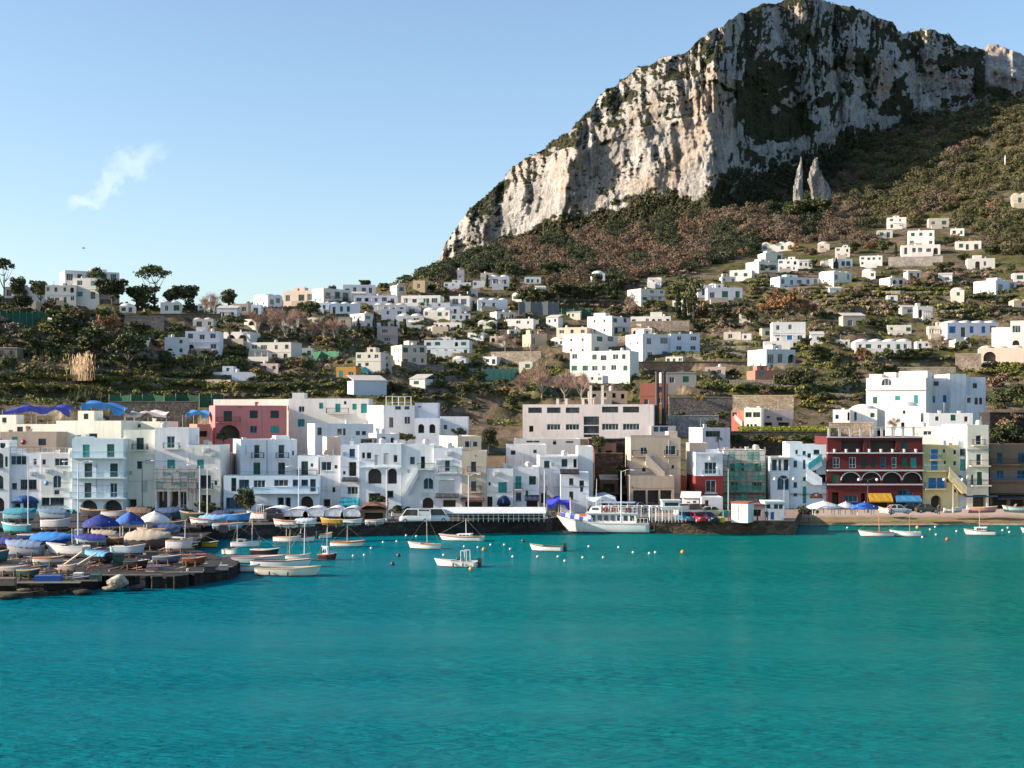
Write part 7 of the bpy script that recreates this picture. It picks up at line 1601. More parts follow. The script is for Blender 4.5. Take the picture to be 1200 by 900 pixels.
ashore('rowing_boat', 'grey skiff lying among timber at the yard front', 'timber yard skiff', 80, 674, 26, -.2, hull=(.25, .22, .2), trim=(.42, .3, .2), seats=2, Hh=.55)
# ashore along the quay
def quayb(*a, **k): k['z'] = QZ; k.setdefault('cradle', True); return boat(*a, **k)
quayb('rowing_boat', 'stubby white boat ashore with a dark stripe near the veranda', 'stubby striped boat', 234, 617, 26, PI, hull=WH, stripe=(.03, .05, .2), seats=2)
quayb('motor_boat', 'light blue covered boat ashore on the quay corner', 'light blue covered boat', 250, 616, 34, .06, hull=(.3, .42, .55), cover=((.20, .40, .62), .5), seats=0)
quayb('motor_boat', 'vivid blue boat ashore with a yellow cushion', 'vivid blue quay boat', 278, 614, 34, .1, hull=(.05, .25, .58), trim=(.1, .35, .7), seats=2, Hh=.9, items=[('box', .45, 0, .9, .8, .8, (.6, .5, .3), 'cushion')])
quayb('motor_boat', 'white boat ashore with a square canopy frame', 'canopy frame boat', 300, 612, 24, PI, hull=WH, arch=True, seats=1, Hh=.9, stern=.9)
quayb('rowing_boat', 'pale blue flat boat ashore below the vivid blue one', 'pale blue flat boat', 268, 621, 38, .05, hull=(.32, .5, .68), seats=2, Hh=.45)
quayb('rowing_boat', 'white boat ashore before the first white tarpaulin', 'first tarpaulin boat', 333, 619, 28, PI, hull=WH, seats=2, stripe=(.4, .2, .1))
quayb('rowing_boat', 'white boat ashore with a grey sheet before the second tarpaulin', 'grey sheet boat', 359, 618.5, 26, .05, hull=WH, cover=((.45, .5, .56), .3), seats=0)
quayb('rowing_boat', 'mustard yellow boat ashore on the quay edge', 'mustard quay boat', 388, 617.5, 27, PI, hull=(.45, .25, .04), trim=(.55, .4, .1), seats=2)
quayb('rowing_boat', 'slim white boat ashore next to the mustard one', 'slim white quay boat', 413, 617, 26, .04, hull=WH, seats=2, trim=(.5, .5, .48), Hh=.5)
quayb('rowing_boat', 'flat pale boat ashore on the open quay', 'flat pale quay boat', 440, 616, 24, 0, hull=(.62, .62, .62), seats=2, Hh=.4)
# drawn up on the beach
boat('rowing_boat', 'white skiff drawn up on the shingle by the yellow house', 'white beach skiff', 1117, 602, 22, .03, z=1.6, hull=WH, seats=2, Hh=.5)
boat('rowing_boat', 'faded pink and yellow skiff drawn up on the shingle', 'pink beach skiff', 1152, 602, 33, .03, z=1.6, hull=(.62, .30, .28), trim=(.62, .45, .06), seats=2, Hh=.6)
boat('motor_boat', 'pale teal motor boat drawn up at the end of the beach', 'teal beach boat', 1188, 601.5, 26, PI, z=1.7, hull=(.4, .58, .58), seats=1, screen=True, Hh=.6)
boat('dinghy', 'white upturned dinghy beside the blue beach tent', 'tent side dinghy', 1036, 603, 14, 2.6, z=1.4, hull=WH, seats=1, Hh=.6)

# ------------------------------------------------------------------ the excursion boat
def ferry():
    p = on_level(706.5, 623.8, 0); L = 109*p.y/F; B = 4.0
    r = thing('excursion_boat', 'large white excursion boat with a blue striped bow cover at the pier', 'ferry', p, PI-.15); Hh = 1.55
    N = 22; rings = []; sec = []
    for i in range(N+1):
        t = i/N; b = B/2*(.9+.1*math.sin(min(1, t/.3)*PI/2))*(1 if t < .55 else math.cos((t-.55)/.45*PI/2)**.55 if t < 1 else 0); zg = Hh+1.05*max(0, t-.45)**2*3; x = -L/2+L*t*.86; k = L*.14*t*t
        sec.append((x+k, b, zg)); ring = []
        for w, q in ((1, 1), (.985, .8), (.96, .5), (.9, .15), (.8, 0), (.4, -.5), (0, -.8)):
            zz = zg*q if q >= 0 else q*.7; ring.append((x+k*max(0, zz+.3)/(zg+.3), b*w, zz))
        rings.append(ring+[(a, -c, d) for a, c, d in ring[:-1][::-1]])
    MB().loft(rings, True, False).build('hull', paint((.80, .79, .76), .3), r, True)
    st = MB(); rub = MB()
    for sg in (1, -1):
        st.loft([[(a[0]-.02, sg*(a[1]*.81+.012), -.02), (a[0]-.01, sg*(a[1]*.9+.014), .2)] for a in sec], False, False)
        rub.loft([[(a[0], sg*(a[1]+.05), a[2]-.12), (a[0], sg*(a[1]+.05), a[2]+.02), (a[0], sg*(a[1]-.1), a[2]+.02), (a[0], sg*(a[1]-.1), a[2]-.12)] for a in sec])
    st.build('waterline_stripe', paint((.10, .06, .05)), r); rub.build('gunwale', paint((.66, .6, .5)), r)
    MB().loft([[(a[0], a[1]-.06, a[2]-.28), (a[0], -a[1]+.06, a[2]-.28)] for a in sec], False, False).build('deck', paint((.5, .5, .48), .7), r)
    x0, x1 = -L*.36, L*.20; zc = Hh+1.4
    cb = MB().loft([[(x0, 1.5, Hh-.28), (x0, 1.45, zc), (x0, -1.45, zc), (x0, -1.5, Hh-.28)], [(x1, 1.4, Hh-.28), (x1-.55, 1.3, zc), (x1-.55, -1.3, zc), (x1, -1.4, Hh-.28)]]).build('cabin', paint((.80, .79, .77), .35), r)
    for sg in (1, -1):
        for k in range(7):
            x = x0+(x1-x0-.9)*(k+.6)/7.2; MB().quad((x-.32, sg*1.49, Hh+.35), (x+.32, sg*1.485, Hh+.35), (x+.32, sg*1.455, Hh+1.15), (x-.32, sg*1.46, Hh+1.15)).build('window', glass(), cb)
    MB().box(x0-.3, -1.65, zc+.003, x1-.3, 1.65, zc+.1).build('upper_deck', paint((.7, .7, .68)), r)
    wh = MB().loft([[(x1-2.6, 1.0, zc+.1), (x1-2.6, .95, zc+1.0), (x1-2.6, -.95, zc+1.0), (x1-2.6, -1.0, zc+.1)], [(x1-.7, .9, zc+.1), (x1-1.1, .8, zc+.95), (x1-1.1, -.8, zc+.95), (x1-.7, -.9, zc+.1)]]).build('wheelhouse', paint((.8, .79, .77)), r)
    for sg in (1, -1): MB().quad((x1-2.3, sg*1.0, zc+.5), (x1-1.2, sg*.92, zc+.5), (x1-1.3, sg*.88, zc+.86), (x1-2.3, sg*.985, zc+.86)).build('window', glass(), wh)
    MB().quad((x1-.83, .8, zc+.5), (x1-.83, -.8, zc+.5), (x1-.96, -.77, zc+.86), (x1-.96, .77, zc+.86)).build('windscreen', glass(), wh)
    can = MB().box(x0+.2, -1.55, zc+1.6, x1-2.4, 1.55, zc+1.68); can.build('deck_canopy', cloth((.28, .40, .52)), r)
    ra = MB()
    for sg in (1, -1):
        for k in range(9): x = x0-.2+(x1-x0-2.2)*k/8; ra.bar((x, sg*1.55, zc+.1), (x, sg*1.55, zc+(1.6 if k % 2 == 0 else 1.0)), .03)
        ra.bar((x0-.2, sg*1.55, zc+1.0), (x1-2.4, sg*1.55, zc+1.0), .03); ra.bar((x0-.2, sg*1.55, zc+.55), (x1-2.4, sg*1.55, zc+.55), .02)
        for a, b in zip(sec[14:21], sec[15:22]): ra.bar((a[0], sg*a[1]*.95, a[2]), (a[0], sg*a[1]*.95, a[2]+.7), .025); ra.bar((a[0], sg*a[1]*.95, a[2]+.7), (b[0], sg*b[1]*.95, b[2]+.7), .025)
        for k in range(6): x = -L/2+.2+k*.55; ra.bar((x, sg*1.85, Hh), (x, sg*1.85, Hh+.75), .025)
        ra.bar((-L/2+.2, sg*1.85, Hh+.75), (x0, sg*1.85, Hh+.75), .025)
    ra.build('railing', paint((.76, .75, .72), .4), r)
    for x, c in ((x1-3.3, (.55, .04, .03)), (x1-4.6, (.6, .08, .05)), (x0+1.2, (.5, .04, .03))):
        MB().loft([[(x+.33*k*math.cos(2*PI*i/12), sg*1.66, zc+.62+.33*k*math.sin(2*PI*i/12)) for i in range(12)] for k, sg in ((1, 1), (1, .94), (.55, .94), (.55, 1))], False).build('life_ring', paint(c), r)
        MB().loft([[(x+.33*k*math.cos(2*PI*i/12), -sg*1.66, zc+.62+.33*k*math.sin(2*PI*i/12)) for i in range(12)] for k, sg in ((1, 1), (1, .94), (.55, .94), (.55, 1))], False).build('life_ring', paint(c), r)
    MB().box(x1-.2, -.7, Hh, x1+.7, .7, Hh+1.25).build('locker', paint((.65, .13, .04)), r)
    # striped cover over the fore deck: blue and white cloth strips
    for k in range(8):
        a = sec[int(14+k*.95)]; b = sec[min(N, int(14+(k+1)*.95))]; q = .55*(1-.03*k)
        MB().loft([[(s_[0], s_[1]*1.0, s_[2]+.12), (s_[0], 0, s_[2]+q+.35), (s_[0], -s_[1]*1.0, s_[2]+.12)] for s_ in (a, b)], False, False).build('bow_cover', cloth((.05, .12, .5) if k % 2 else (.72, .74, .78)), r)
    m = MB().bar((x1-1.8, 0, zc+1.2), (x1-1.9, 0, zc+5.2), .06, 6, .03); m.bar((x1-1.85, -.9, zc+3.4), (x1-1.85, .9, zc+3.4), .03); m.bar((sec[19][0], 0, sec[19][2]), (sec[19][0]+.1, 0, sec[19][2]+3.2), .05); m.build('mast', paint((.75, .74, .7)), r)
    BOATS.append(('large excursion boat', 653, 600, 760, 623)); PROTECT.append((653, 595, 760, 623))
ferry()

# ------------------------------------------------------------------ buoys
def buoy(px, py, kind='w'):
    c = {'w': (.66, .64, .58), 'o': (.66, .25, .03), 'd': (.05, .05, .05), 'r': (.55, .10, .03), 'y': (.62, .45, .06)}[kind]; nm = {'w': 'white', 'o': 'orange', 'd': 'black', 'r': 'red', 'y': 'yellow'}[kind]
    global HOUSES
    keep = HOUSES; HOUSES = BOATS; lab = None
    for w in where(px, py):
        for e in ('small', 'tiny'):
            t = f'{e} {nm} mooring buoy {w}'
            if t not in USED and len(t.replace(',', '').split()) <= 16: lab = t; break
        if lab: break
    HOUSES = keep
    if not lab: return
    USED.add(lab); p = on_level(px, py+1.2, 0); r = .17 if kind == 'w' else .27
    t = thing('mooring_buoy', lab, 'buoy', p, 0, 'mooring buoys'); MB().ball((0, 0, r*.55), r, 10, 6).build('float', paint(c, .4), t, True)
    MB().loft([[(.07*k*math.cos(i*PI/3), .07*k*math.sin(i*PI/3), z) for i in range(6)] for k, z in ((1, r*1.4), (1, r*1.9), (.5, r*2.0))]).build('lug', paint((.1, .1, .1)), t)
for s_ in 'w 435 642;w 414 651;w 427 650;w 465 634;w 449 635;w 476 627;w 488 628;w 454 626;d 467 651;d 460 661;w 544 640;w 560 641;w 575 638;w 591 638;w 598 643;w 601 652;w 630 652;w 654 652;w 690 640;w 725 641;w 683 653;w 707 653;o 567 644;o 552 667;d 613 634;w 742 647;w 761 648;w 768 647;o 800 647;w 993 618;w 1081 629;w 1090 620;w 1096 617;w 1097 626;y 1075 618;r 1110 632;w 1121 622;w 1175 621;w 1181 618;w 1183 623;w 662 657;w 520 650'.split(';'):
    a, b, c = s_.split(); buoy(float(b), float(c), a)
# ------------------------------------------------------------------ lamps, shelters, tents, vehicles, people
def lamp(label, px, top, base, z, arms=1, c=(.62, .66, .70), globe=False, side=1):
    p = on_level(px, base, z); h = (base-top)*p.y/F; t = thing('street_lamp', label, 'street lamp', p, 0, 'street lamps along the harbour')
    MB().loft([[(r*math.cos(2*PI*i/8), r*math.sin(2*PI*i/8), zz) for i in range(8)] for r, zz in ((.17, -.1), (.17, .7), (.095, .8), (.06, h-.4), (.05, h-.1))]).build('pole', paint(c, .4), t)
    for sg in ((side,) if arms == 1 else (-1, 1)):
        a = MB(); pr = Vector((0, 0, h-.3))
        for k in range(1, 7):
            q = Vector((sg*1.5*k/6, 0, h-.3+.42*math.sin(k/6*PI*.62))); a.bar(pr, q, .04); pr = q
        ar = a.build('arm', paint(c, .4), t)
        if globe: MB().ball((sg*1.5, 0, h-.15), .24, 10, 6).build('lamp_shade', paint((.82, .8, .74), .3), ar, True)
        else: MB().loft([[(sg*(1.4+dx)+.0, y, h-.02+zz) for y, zz in ((-.12*k, 0), (.12*k, 0), (.09*k, .13), (-.09*k, .13))] for dx, k in ((0, .6), (.12, 1), (.5, 1), (.6, .5))]).build('lamp_shade', paint((.72, .73, .74), .3), ar)
lamp('tall pale lamp post rising among the boats by the domed awning house', 33, 541, 628, HZ, 1)
lamp('tall pale double lamp post before the pale blue balcony house', 91.5, 541, 640, HZ, 2)
lamp('black lamp post in front of the cream dark balcony house', 166.5, 540, 603, 1.95, 1, (.04, .04, .05), side=1)
lamp('slim white lamp post in front of the green veranda', 234, 545, 605, QZ, 1, side=-1)
lamp('white lamp post beside the teal shutter house door', 243, 549, 607, QZ, 1, (.7, .7, .7))
lamp('white lamp post in front of the blue glazed cafe', 350, 547, 606, QZ, 1, side=-1)
lamp('white double lamp post by the wooden gabled hut', 453, 549, 611, QZ, 2)
lamp('pale lamp post in front of the brown awning', 549, 556, 604, QZ, 1)
lamp('white hooked lamp post by the side stair house', 638, 549, 606, QZ, 1, side=-1)
lamp('tall white hooked lamp post in front of the dark ravine', 728, 551, 612, 1.96, 1)
lamp('greenish lamp post against the scaffold netting', 853.5, 548, 606, 1.96, 1, (.35, .45, .36), side=-1)
lamp('grey lamp post with two white globes by the arched bay window', 919, 560, 604, 1.98, 2, (.3, .33, .36), True)
lamp('double globe lamp post in front of the yellow house', 1117, 561, 600, 1.98, 2, (.5, .5, .48), True)
lamp('double globe lamp post before the red arches', 1017, 561, 600, 1.98, 2, (.08, .08, .09), True)

def shelter(label, px0, px1, roof_py, base_py, z, depth=3.6, n=16, roof=True, short=''):
    a, b = on_level(px0, base_py, z), on_level(px1, base_py, z); w = b.x-a.x; h = (base_py-roof_py)*a.y/F; dy = (b.y-a.y)
    t = thing('quay_shelter', label, 'shelter', a, math.atan2(dy, w)); 
    for i in range(n+1):
        x = w*i/n; MB().box(x-.045, -.045, 0, x+.045, .045, h).build('post', paint((.74, .72, .68), .5), t)
    m = MB().bar((0, 0, h*.98), (w, 0, h*.98), .07); m.bar((0, 0, .95), (w, 0, .95), .04); m.bar((0, 0, .5), (w, 0, .5), .03); m.bar((0, 0, h*.72), (w, 0, h*.72), .03)
    if not roof:
        m.bar((0, depth, h*.98), (w, depth, h*.98), .06)
        for i in range(0, n+1, 2): x = w*i/n; m.bar((x, 0, h*.98), (x, depth, h*.98), .05); m.bar((x, depth, 0), (x, depth, h), .06)
    m.build('rail', paint((.72, .70, .66), .5), t)
    if roof:
        MB().loft([[(x, -.45, h+.0), (x, depth*.5, h+.75), (x, depth+.4, h+.62), (x, depth+.4, h+.5), (x, depth*.5, h+.62), (x, -.45, h-.12)] for x in (-.3, w+.3)]).build('roof', stucco((.66, .68, .68), .5), t)
        MB().box(0, depth-.1, 0, w, depth, h+.45).build('back_wall', paint((.05, .055, .06), .8), t)
        for i in range(5): x = w*(i+.5)/5; MB().box(x-1.0, depth-.7, 0, x+1.0, depth-.25, .46).build('bench', paint((.3, .22, .14)), t)
shelter('long white roofed quay shelter with many thin posts', 519, 637.5, 601, 611.5, QZ, n=20)
shelter('open white post and rail enclosure on the ferry pier', 764, 799, 594, 612.3, 1.96, n=9, roof=False)
shelter('open white railed gangway enclosure behind the excursion boat', 700, 763, 594, 608.5, 1.96, n=14, roof=False)
def tent(label, px, w, top, base, z, c, c2=None, poles=True, cat='tent', name='canvas_tent', dome=.85, depth=None):
    p = on_level(px, base, z); W = w*p.y/F/2; H_ = (base-top)*p.y/F; D_ = depth or W*.6; t = thing(name, label, cat, p)
    rng_ = random.Random(label); rings = []; eave = H_*.6
    for j in range(8):
        q = j/7; k = 1-q**1.25*.97
        rings.append([(W*k*math.cos(2*PI*i/20)*(1+.03*math.sin(i*2.2)), D_*k*math.sin(2*PI*i/20), eave+(H_-eave)*q**.9-.06*H_*abs(math.sin(i*PI/5))*(1-q)) for i in range(20)])
    rings = [[(x*1.01, y*1.01, z_-H_*.07*(1+.5*math.sin(i*1.7))) for i, (x, y, z_) in enumerate(rings[0])]]+rings
    o = MB().loft(rings, cap=False).build('canvas', cloth(c), t, True)
    if c2:
        for pl in o.data.polygons: pl.material_index = 1 if pl.center.x > W*.05 and pl.center.z > eave else 0
        o.data.materials.append(cloth(c2))
    if poles:
        m = MB()
        for i in range(4): a = PI/4+i*PI/2; MB().bar((W*.8*math.cos(a), D_*.8*math.sin(a), 0), (W*.8*math.cos(a), D_*.8*math.sin(a), eave+.3), .06).build('pole', paint((.6, .57, .5)), t)
        MB().bar((0, 0, 0), (0, 0, H_+.15), .05).build('pole', paint((.6, .57, .5)), t)
    PROTECT.append((px-w/2, top, px+w/2, base)); return t
tent('deep blue parasol tent among the boats', 118, 43, 602.5, 630, HZ, (.010, .026, .19))
tent('blue and white panelled parasol tent in the boatyard', 152, 34, 599.5, 628, HZ, (.03, .13, .42), (.015, .03, .2))
tent('white oval canopy over the boatyard store', 181, 37, 599, 624, HZ, (.72, .68, .62))
for i, (px, w, lab) in enumerate(((322, 36, 'white arched tarpaulin nearest the blue cafe tree'), (347, 30, 'low white tarpaulin between arched ones'), (368, 27, 'white arched tarpaulin with a grey round front'), (391, 24, 'tall white arched tarpaulin beside the teal awning'), (411, 24, 'white arched tarpaulin next to the wooden hut'))):
    p = on_level(px, 611.5, QZ); W = w*p.y/F/2*1.04; H_ = 16.5*p.y/F*(.93 if i == 1 else 1); t = thing('boat_cover_tent', lab, 'tarpaulin', p, 0, 'white boat covers along the quay'); k = 10; rings = []
    for y in np.linspace(-.2, 5.5, 7): rings.append([(-W*math.cos(PI*j/k)*(1+.015*math.sin(y*3+j)), y, .35+(H_-.35)*math.sin(PI*j/k)**.6*(1-.03*math.sin(y*2.2+j))) for j in range(k+1)])
    MB().loft(rings, False, False).build('canvas', cloth((.78, .76, .73)), t, True)
    if i >= 1:
        fr = [(-W*.92*math.cos(PI*j/k), -.14, .8+(H_-.9)*math.sin(PI*j/k)**.6) for j in range(k+1)]; m = MB()
        for a, b in zip(fr[:-1], fr[1:]): m.quad(a, b, (b[0], b[1], min(b[2], max(.8, b[2]*.3))), (a[0], a[1], min(a[2], max(.8, a[2]*.3))))
        m.build('front_sheet', cloth((.72, .73, .75)), t)
    m = MB()
    for y in (0, 2.7, 5.3):
        for sg in (-1, 1): m.bar((sg*W*.97, y, 0), (sg*W*.97, y, .9), .05)
    m.box(-W*.85, .6, .25, W*.85, 4.8, .7); m.build('stand', paint((.14, .08, .05)), t)
tent('big white tent on the beach promenade', 965, 40, 587, 603.5, 1.9, (.76, .73, .70))
tent('grey white tent beside the blue one', 991, 26, 588, 603, 1.9, (.58, .58, .58))
tent('bright blue tent on the beach promenade', 1013, 34, 588.5, 603.5, 1.9, (.02, .13, .50), (.015, .05, .30))
canopy('deep blue awning sheet stretched by the side stair house', 641, 668, 587, 600, 226, (.02, .03, .42), 2, .5)
canopy('pale blue grey sheet roof on posts at the ravine mouth', 688, 722, 583, 600, 226, (.42, .48, .55), 2, .5)
def box_hut(name, label, cat, px0, px1, top, base, z, depth, col, roofc, feats=(), roof='flat', yaw=0):
    Y = ground_Y(base, z); h = House(name, label, label, cat, px0, px1, top, base, Y, D=depth, yaw=yaw, col=col, par=0, roofc=roofc, base=.1); h.add(feats, True); h.finish(roof=roof); return h
h = box_hut('hut', 'wooden gabled hut with an open front on the quay', 'hut', 424, 452, 598, 611, QZ, 4, (.30, .22, .15), (.26, .13, .07), [('o', 427, 601, 449, 611)], roof='shed')
MB().loft([[(h.W*.5-2.1, y, h.H+.25), (h.W*.5, y, h.H+1.35), (h.W*.5+2.1, y, h.H+.25), (h.W*.5, y, h.H+1.15)] for y in (-1.0, 2)]).build('gable', paint((.28, .13, .06), .8), h.root)
box_hut('shipping_container', 'white steel container standing on the pier', 'container', 857, 876.5, 589.5, 611.5, 1.96, 3, (.72, .71, .70), (.35, .10, .05), [('s', 865, 592, 873, 610, 'w')], yaw=-26)
box_hut('kiosk', 'low kiosk with a rusty red awning roof on the pier', 'kiosk', 877, 896, 592.5, 609.5, 1.96, 4, (.55, .42, .36), (.30, .07, .05), [('o', 880, 597, 892, 605)])
box_hut('kiosk', 'white ticket hut with a blue door and flat overhanging roof', 'kiosk', 896.5, 919, 589, 609.5, 1.96, 4, (.74, .74, .76), (.68, .68, .68), [('w', 898, 591, 903, 596, 'k'), ('w', 907, 591, 912, 596.5, 'k'), ('w', 912.8, 591, 917.5, 596.5, 'k'), ('s', 903, 600, 907.5, 609, 'b')])
box_hut('kiosk', 'little white gabled kiosk beneath the red house', 'kiosk', 799, 819, 583, 603, 1.96, 3.5, (.72, .66, .62), (.70, .66, .62), [('w', 805, 588, 809, 593, 'n'), ('w', 812, 587, 816, 592, 'n')], roof='gable', yaw=-12)
box_hut('booth', 'white booth raised over the pier enclosure', 'booth', 776, 797, 587.5, 597, 1.96+1.9, 2, (.74, .74, .75), (.7, .7, .7), [('w', 779, 589, 795, 593, 'k')])
# scaffolds wrapped in green netting
def scaffold(label, px0, px1, top, base, Y, levels, bays, c, short):
    a = pt(px0, base, Y); b = pt(px1, base, Y); w = b.x-a.x; h = (base-top)*Y/F; t = thing('netted_scaffold', label, 'scaffold', a); m = MB(); rg = random.Random(4)
    for i in range(bays+1):
        for y in (0, 1.1): m.bar((w*i/bays, y, -2), (w*i/bays, y, h+.6), .045)
    for j in range(levels+1):
        for y in (0, 1.1): m.bar((-.3, y, h*j/levels), (w+.3, y, h*j/levels), .04); m.bar((-.3, y, h*j/levels+1), (w+.3, y, h*j/levels+1), .03) if j < levels else None
    for i in range(0, bays, 2): m.bar((w*i/bays, -.02, 0), (w*(i+1)/bays, -.02, h), .035)
    m.build('scaffold_pole', paint((.22, .17, .10), .6), t)
    for j in range(levels): MB().box(0, .05, h*j/levels-.06, w, 1.05, h*j/levels-.012).build('platform', paint((.3, .24, .16), .9), t)
    N_ = []
    for j in range(levels):
        for i in range(bays):
            if rg.random() < .22: continue
            x0, x1 = w*i/bays+.03, w*(i+1)/bays-.03; z0, z1 = h*j/levels+.1+rg.uniform(0, .5), h*(j+1)/levels-rg.uniform(.05, .6); N_.append(((x0, -.09, z0), (x1, -.07, z0+rg.uniform(-.2, .2)), (x1, -.09, z1), (x0, -.07, z1)))
    mt = bpy.data.materials.get('net_'+short)
    if mt is None:
        mt, n_, bs = new_mat('net_'+short); MATS['net_'+short] = mt
        tr = n_.nodes.new('ShaderNodeBsdfTransparent'); mx = n_.nodes.new('ShaderNodeMixShader'); wv = noise(n_, posn(n_), 1.2, 4); n_.links.new(ramp(n_, wv, [(.3, (.35,)*3), (.7, (.9,)*3)]), mx.inputs[0]); n_.links.new(tr.outputs[0], mx.inputs[1]); n_.links.new(bs.outputs[0], mx.inputs[2]); n_.links.new(mx.outputs[0], n_.nodes['Material Output'].inputs[0]); bs.inputs['Base Color'].default_value = rgba(c); bs.inputs['Roughness'].default_value = .8
    for q_ in N_: MB().quad(*q_).build('netting', mt, t)
    HOUSES.append((short, px0, top, px1, base))
scaffold('scaffold wrapped in torn teal green netting against the pale building', 847, 897, 528, 590, 239, 5, 7, (.02, .26, .19), 'netted scaffold')
scaffold('netted dark green veranda frame on the lilac house', 182, 228.5, 550, 573, 229.6, 2, 5, (.015, .12, .12), 'green veranda frame')
# vehicles
def car(label, px, base, z, c, rz, kind='car'):
    p = on_level(px, base, z); t = thing('parked_car' if kind == 'car' else 'parked_van', label, 'car' if kind == 'car' else 'van', p, rz, 'vehicles parked by the harbour')
    van = kind == 'van'; L, W = (4.8, 1.9) if van else (3.9, 1.66)
    st = ((-L/2, .62, .70), (-L/2+.08, .82, .88), (-L*.25, .84, .92), (L*.1, .84, .92), (L*.3, .83, .86), (L/2-.12, .80, .74), (L/2, .60, .60)) if not van else ((-L/2, .80, 1.0), (-L/2+.05, .95, 1.05), (0, .95, 1.05), (L*.3, .95, 1.05), (L*.42, .9, .98), (L/2, .75, .7))
    rings = []
    for x, w, zt in st:
        w = w/.84*W/2 if not van else w; rings.append([(x, -w*.94, .24), (x, -w, .45), (x, -w*.98, zt-.1), (x, -w*.88, zt), (x, w*.88, zt), (x, w*.98, zt-.1), (x, w, .45), (x, w*.94, .24)])
    bd = MB().loft(rings).build('body', paint(c, .25), t, False)
    w = W/2; zt = 1.42 if not van else 1.95; g = [(-L*.44, w*.86, .9), (-L*.30, w*.76, zt-.03), (L*.06, w*.76, zt), (L*.24, w*.84, .9)] if not van else [(-L*.48, w*.95, 1.04), (-L*.46, w*.86, zt), (L*.27, w*.86, zt), (L*.41, w*.92, 1.03)]
    gl = MB().loft([[(g[0][0], -g[0][1], g[0][2]), (g[1][0], -g[1][1], g[1][2]), (g[2][0], -g[2][1], g[2][2]), (g[3][0], -g[3][1], g[3][2])], [(g[0][0], g[0][1], g[0][2]), (g[1][0], g[1][1], g[1][2]), (g[2][0], g[2][1], g[2][2]), (g[3][0], g[3][1], g[3][2])]]).build('window', glass((.015, .018, .02)), t)
    MB().box(g[1][0]-.05, -g[1][1]-.01, zt-.02, g[2][0]+.05, g[1][1]+.01, zt+.035).build('roof', paint(c, .25), t)
    pil = MB()
    for sg in (1, -1):
        for a, b in ((g[0], g[1]), (g[2], g[3])): pil.bar((a[0], sg*(a[1]+.0), a[2]), (b[0], sg*(b[1]+.0), b[2]), .05)
        x = (g[1][0]+g[2][0])/2; pil.bar((x, sg*g[1][1]*1.11, g[0][2]), (x, sg*g[1][1], zt), .05)
        if van: pil.box(g[0][0]+.1, sg*w*.93-.02, 1.04, x-.1, sg*w*.93+.02, zt-.25)
    pil.build('pillar', paint(c, .25), t)
    for sx_ in (-L*.31, L*.31):
        for sg in (1, -1):
            wl = MB().loft([[(sx_+r*math.cos(2*PI*i/14), sg*y, .31+r*math.sin(2*PI*i/14)) for i in range(14)] for r, y in ((.31, w-.2), (.31, w+.0), (.24, w+.015), (.05, w+.0))]).build('wheel', paint((.02, .02, .02), .8), t)
            MB().loft([[(sx_+r*math.cos(2*PI*i/10), sg*y, .31+r*math.sin(2*PI*i/10)) for i in range(10)] for r, y in ((.19, w+.016), (.12, w+.03), (.02, w+.02))]).build('rim', paint((.5, .5, .5), .3, .7), wl)
    for sg in (1, -1): MB().box(L/2-.14, sg*w*.72-.16, .58, L/2-.02, sg*w*.72+.16, .72).build('headlight', paint((.75, .75, .72), .15), t); MB().box(-L/2+.0, sg*w*.72-.13, .66, -L/2+.05, sg*w*.72+.13, .8).build('tail_light', paint((.4, .02, .015), .3), t)
    return t
car('blue hatchback parked at the pier edge by the white enclosure', 805, 611, 1.96, (.05, .22, .42), -1.2)
car('bright red hatchback parked on the pier between blue and navy cars', 816, 611.5, 1.96, (.55, .02, .035), -1.1)
car('navy car parked on the pier beside the red one', 829, 611.5, 1.96, (.012, .016, .035), -1.0)
car('pale silver van parked behind the blue hatchback', 808, 604.5, 1.96, (.62, .62, .60), .3, 'van')
car('pale green car parked behind the navy one', 836, 604, 1.96, (.5, .55, .3), .1)
car('red car parked against the low white yard house', 826, 601, 1.96, (.45, .03, .03), .2)
car('silver estate car parked below the yellow awning', 1053, 602, 1.98, (.5, .53, .54), .05)
car('dark olive car parked in front of the blue canopy arch', 1086, 601, 1.98, (.08, .075, .05), .05)
car('black car parked in front of the red house corner', 1072, 600.5, 1.98, (.015, .015, .018), .1)
car('white minibus parked beside the stepped white tarpaulins', 487, 612, QZ, (.76, .75, .72), PI, 'van')
car('white van parked at the end of the long quay shelter', 508, 611.5, QZ, (.74, .74, .74), .05, 'van')
car('small dark red car under the tan garage bay', 764, 598, 1.96, (.25, .03, .05), .1)
car('grey violet car in front of the tan garage bays', 750, 598.5, 1.96, (.3, .28, .34), .05)
car('dark grey car parked by the blue glazed cafe', 316, 603, QZ, (.06, .065, .07), .1)
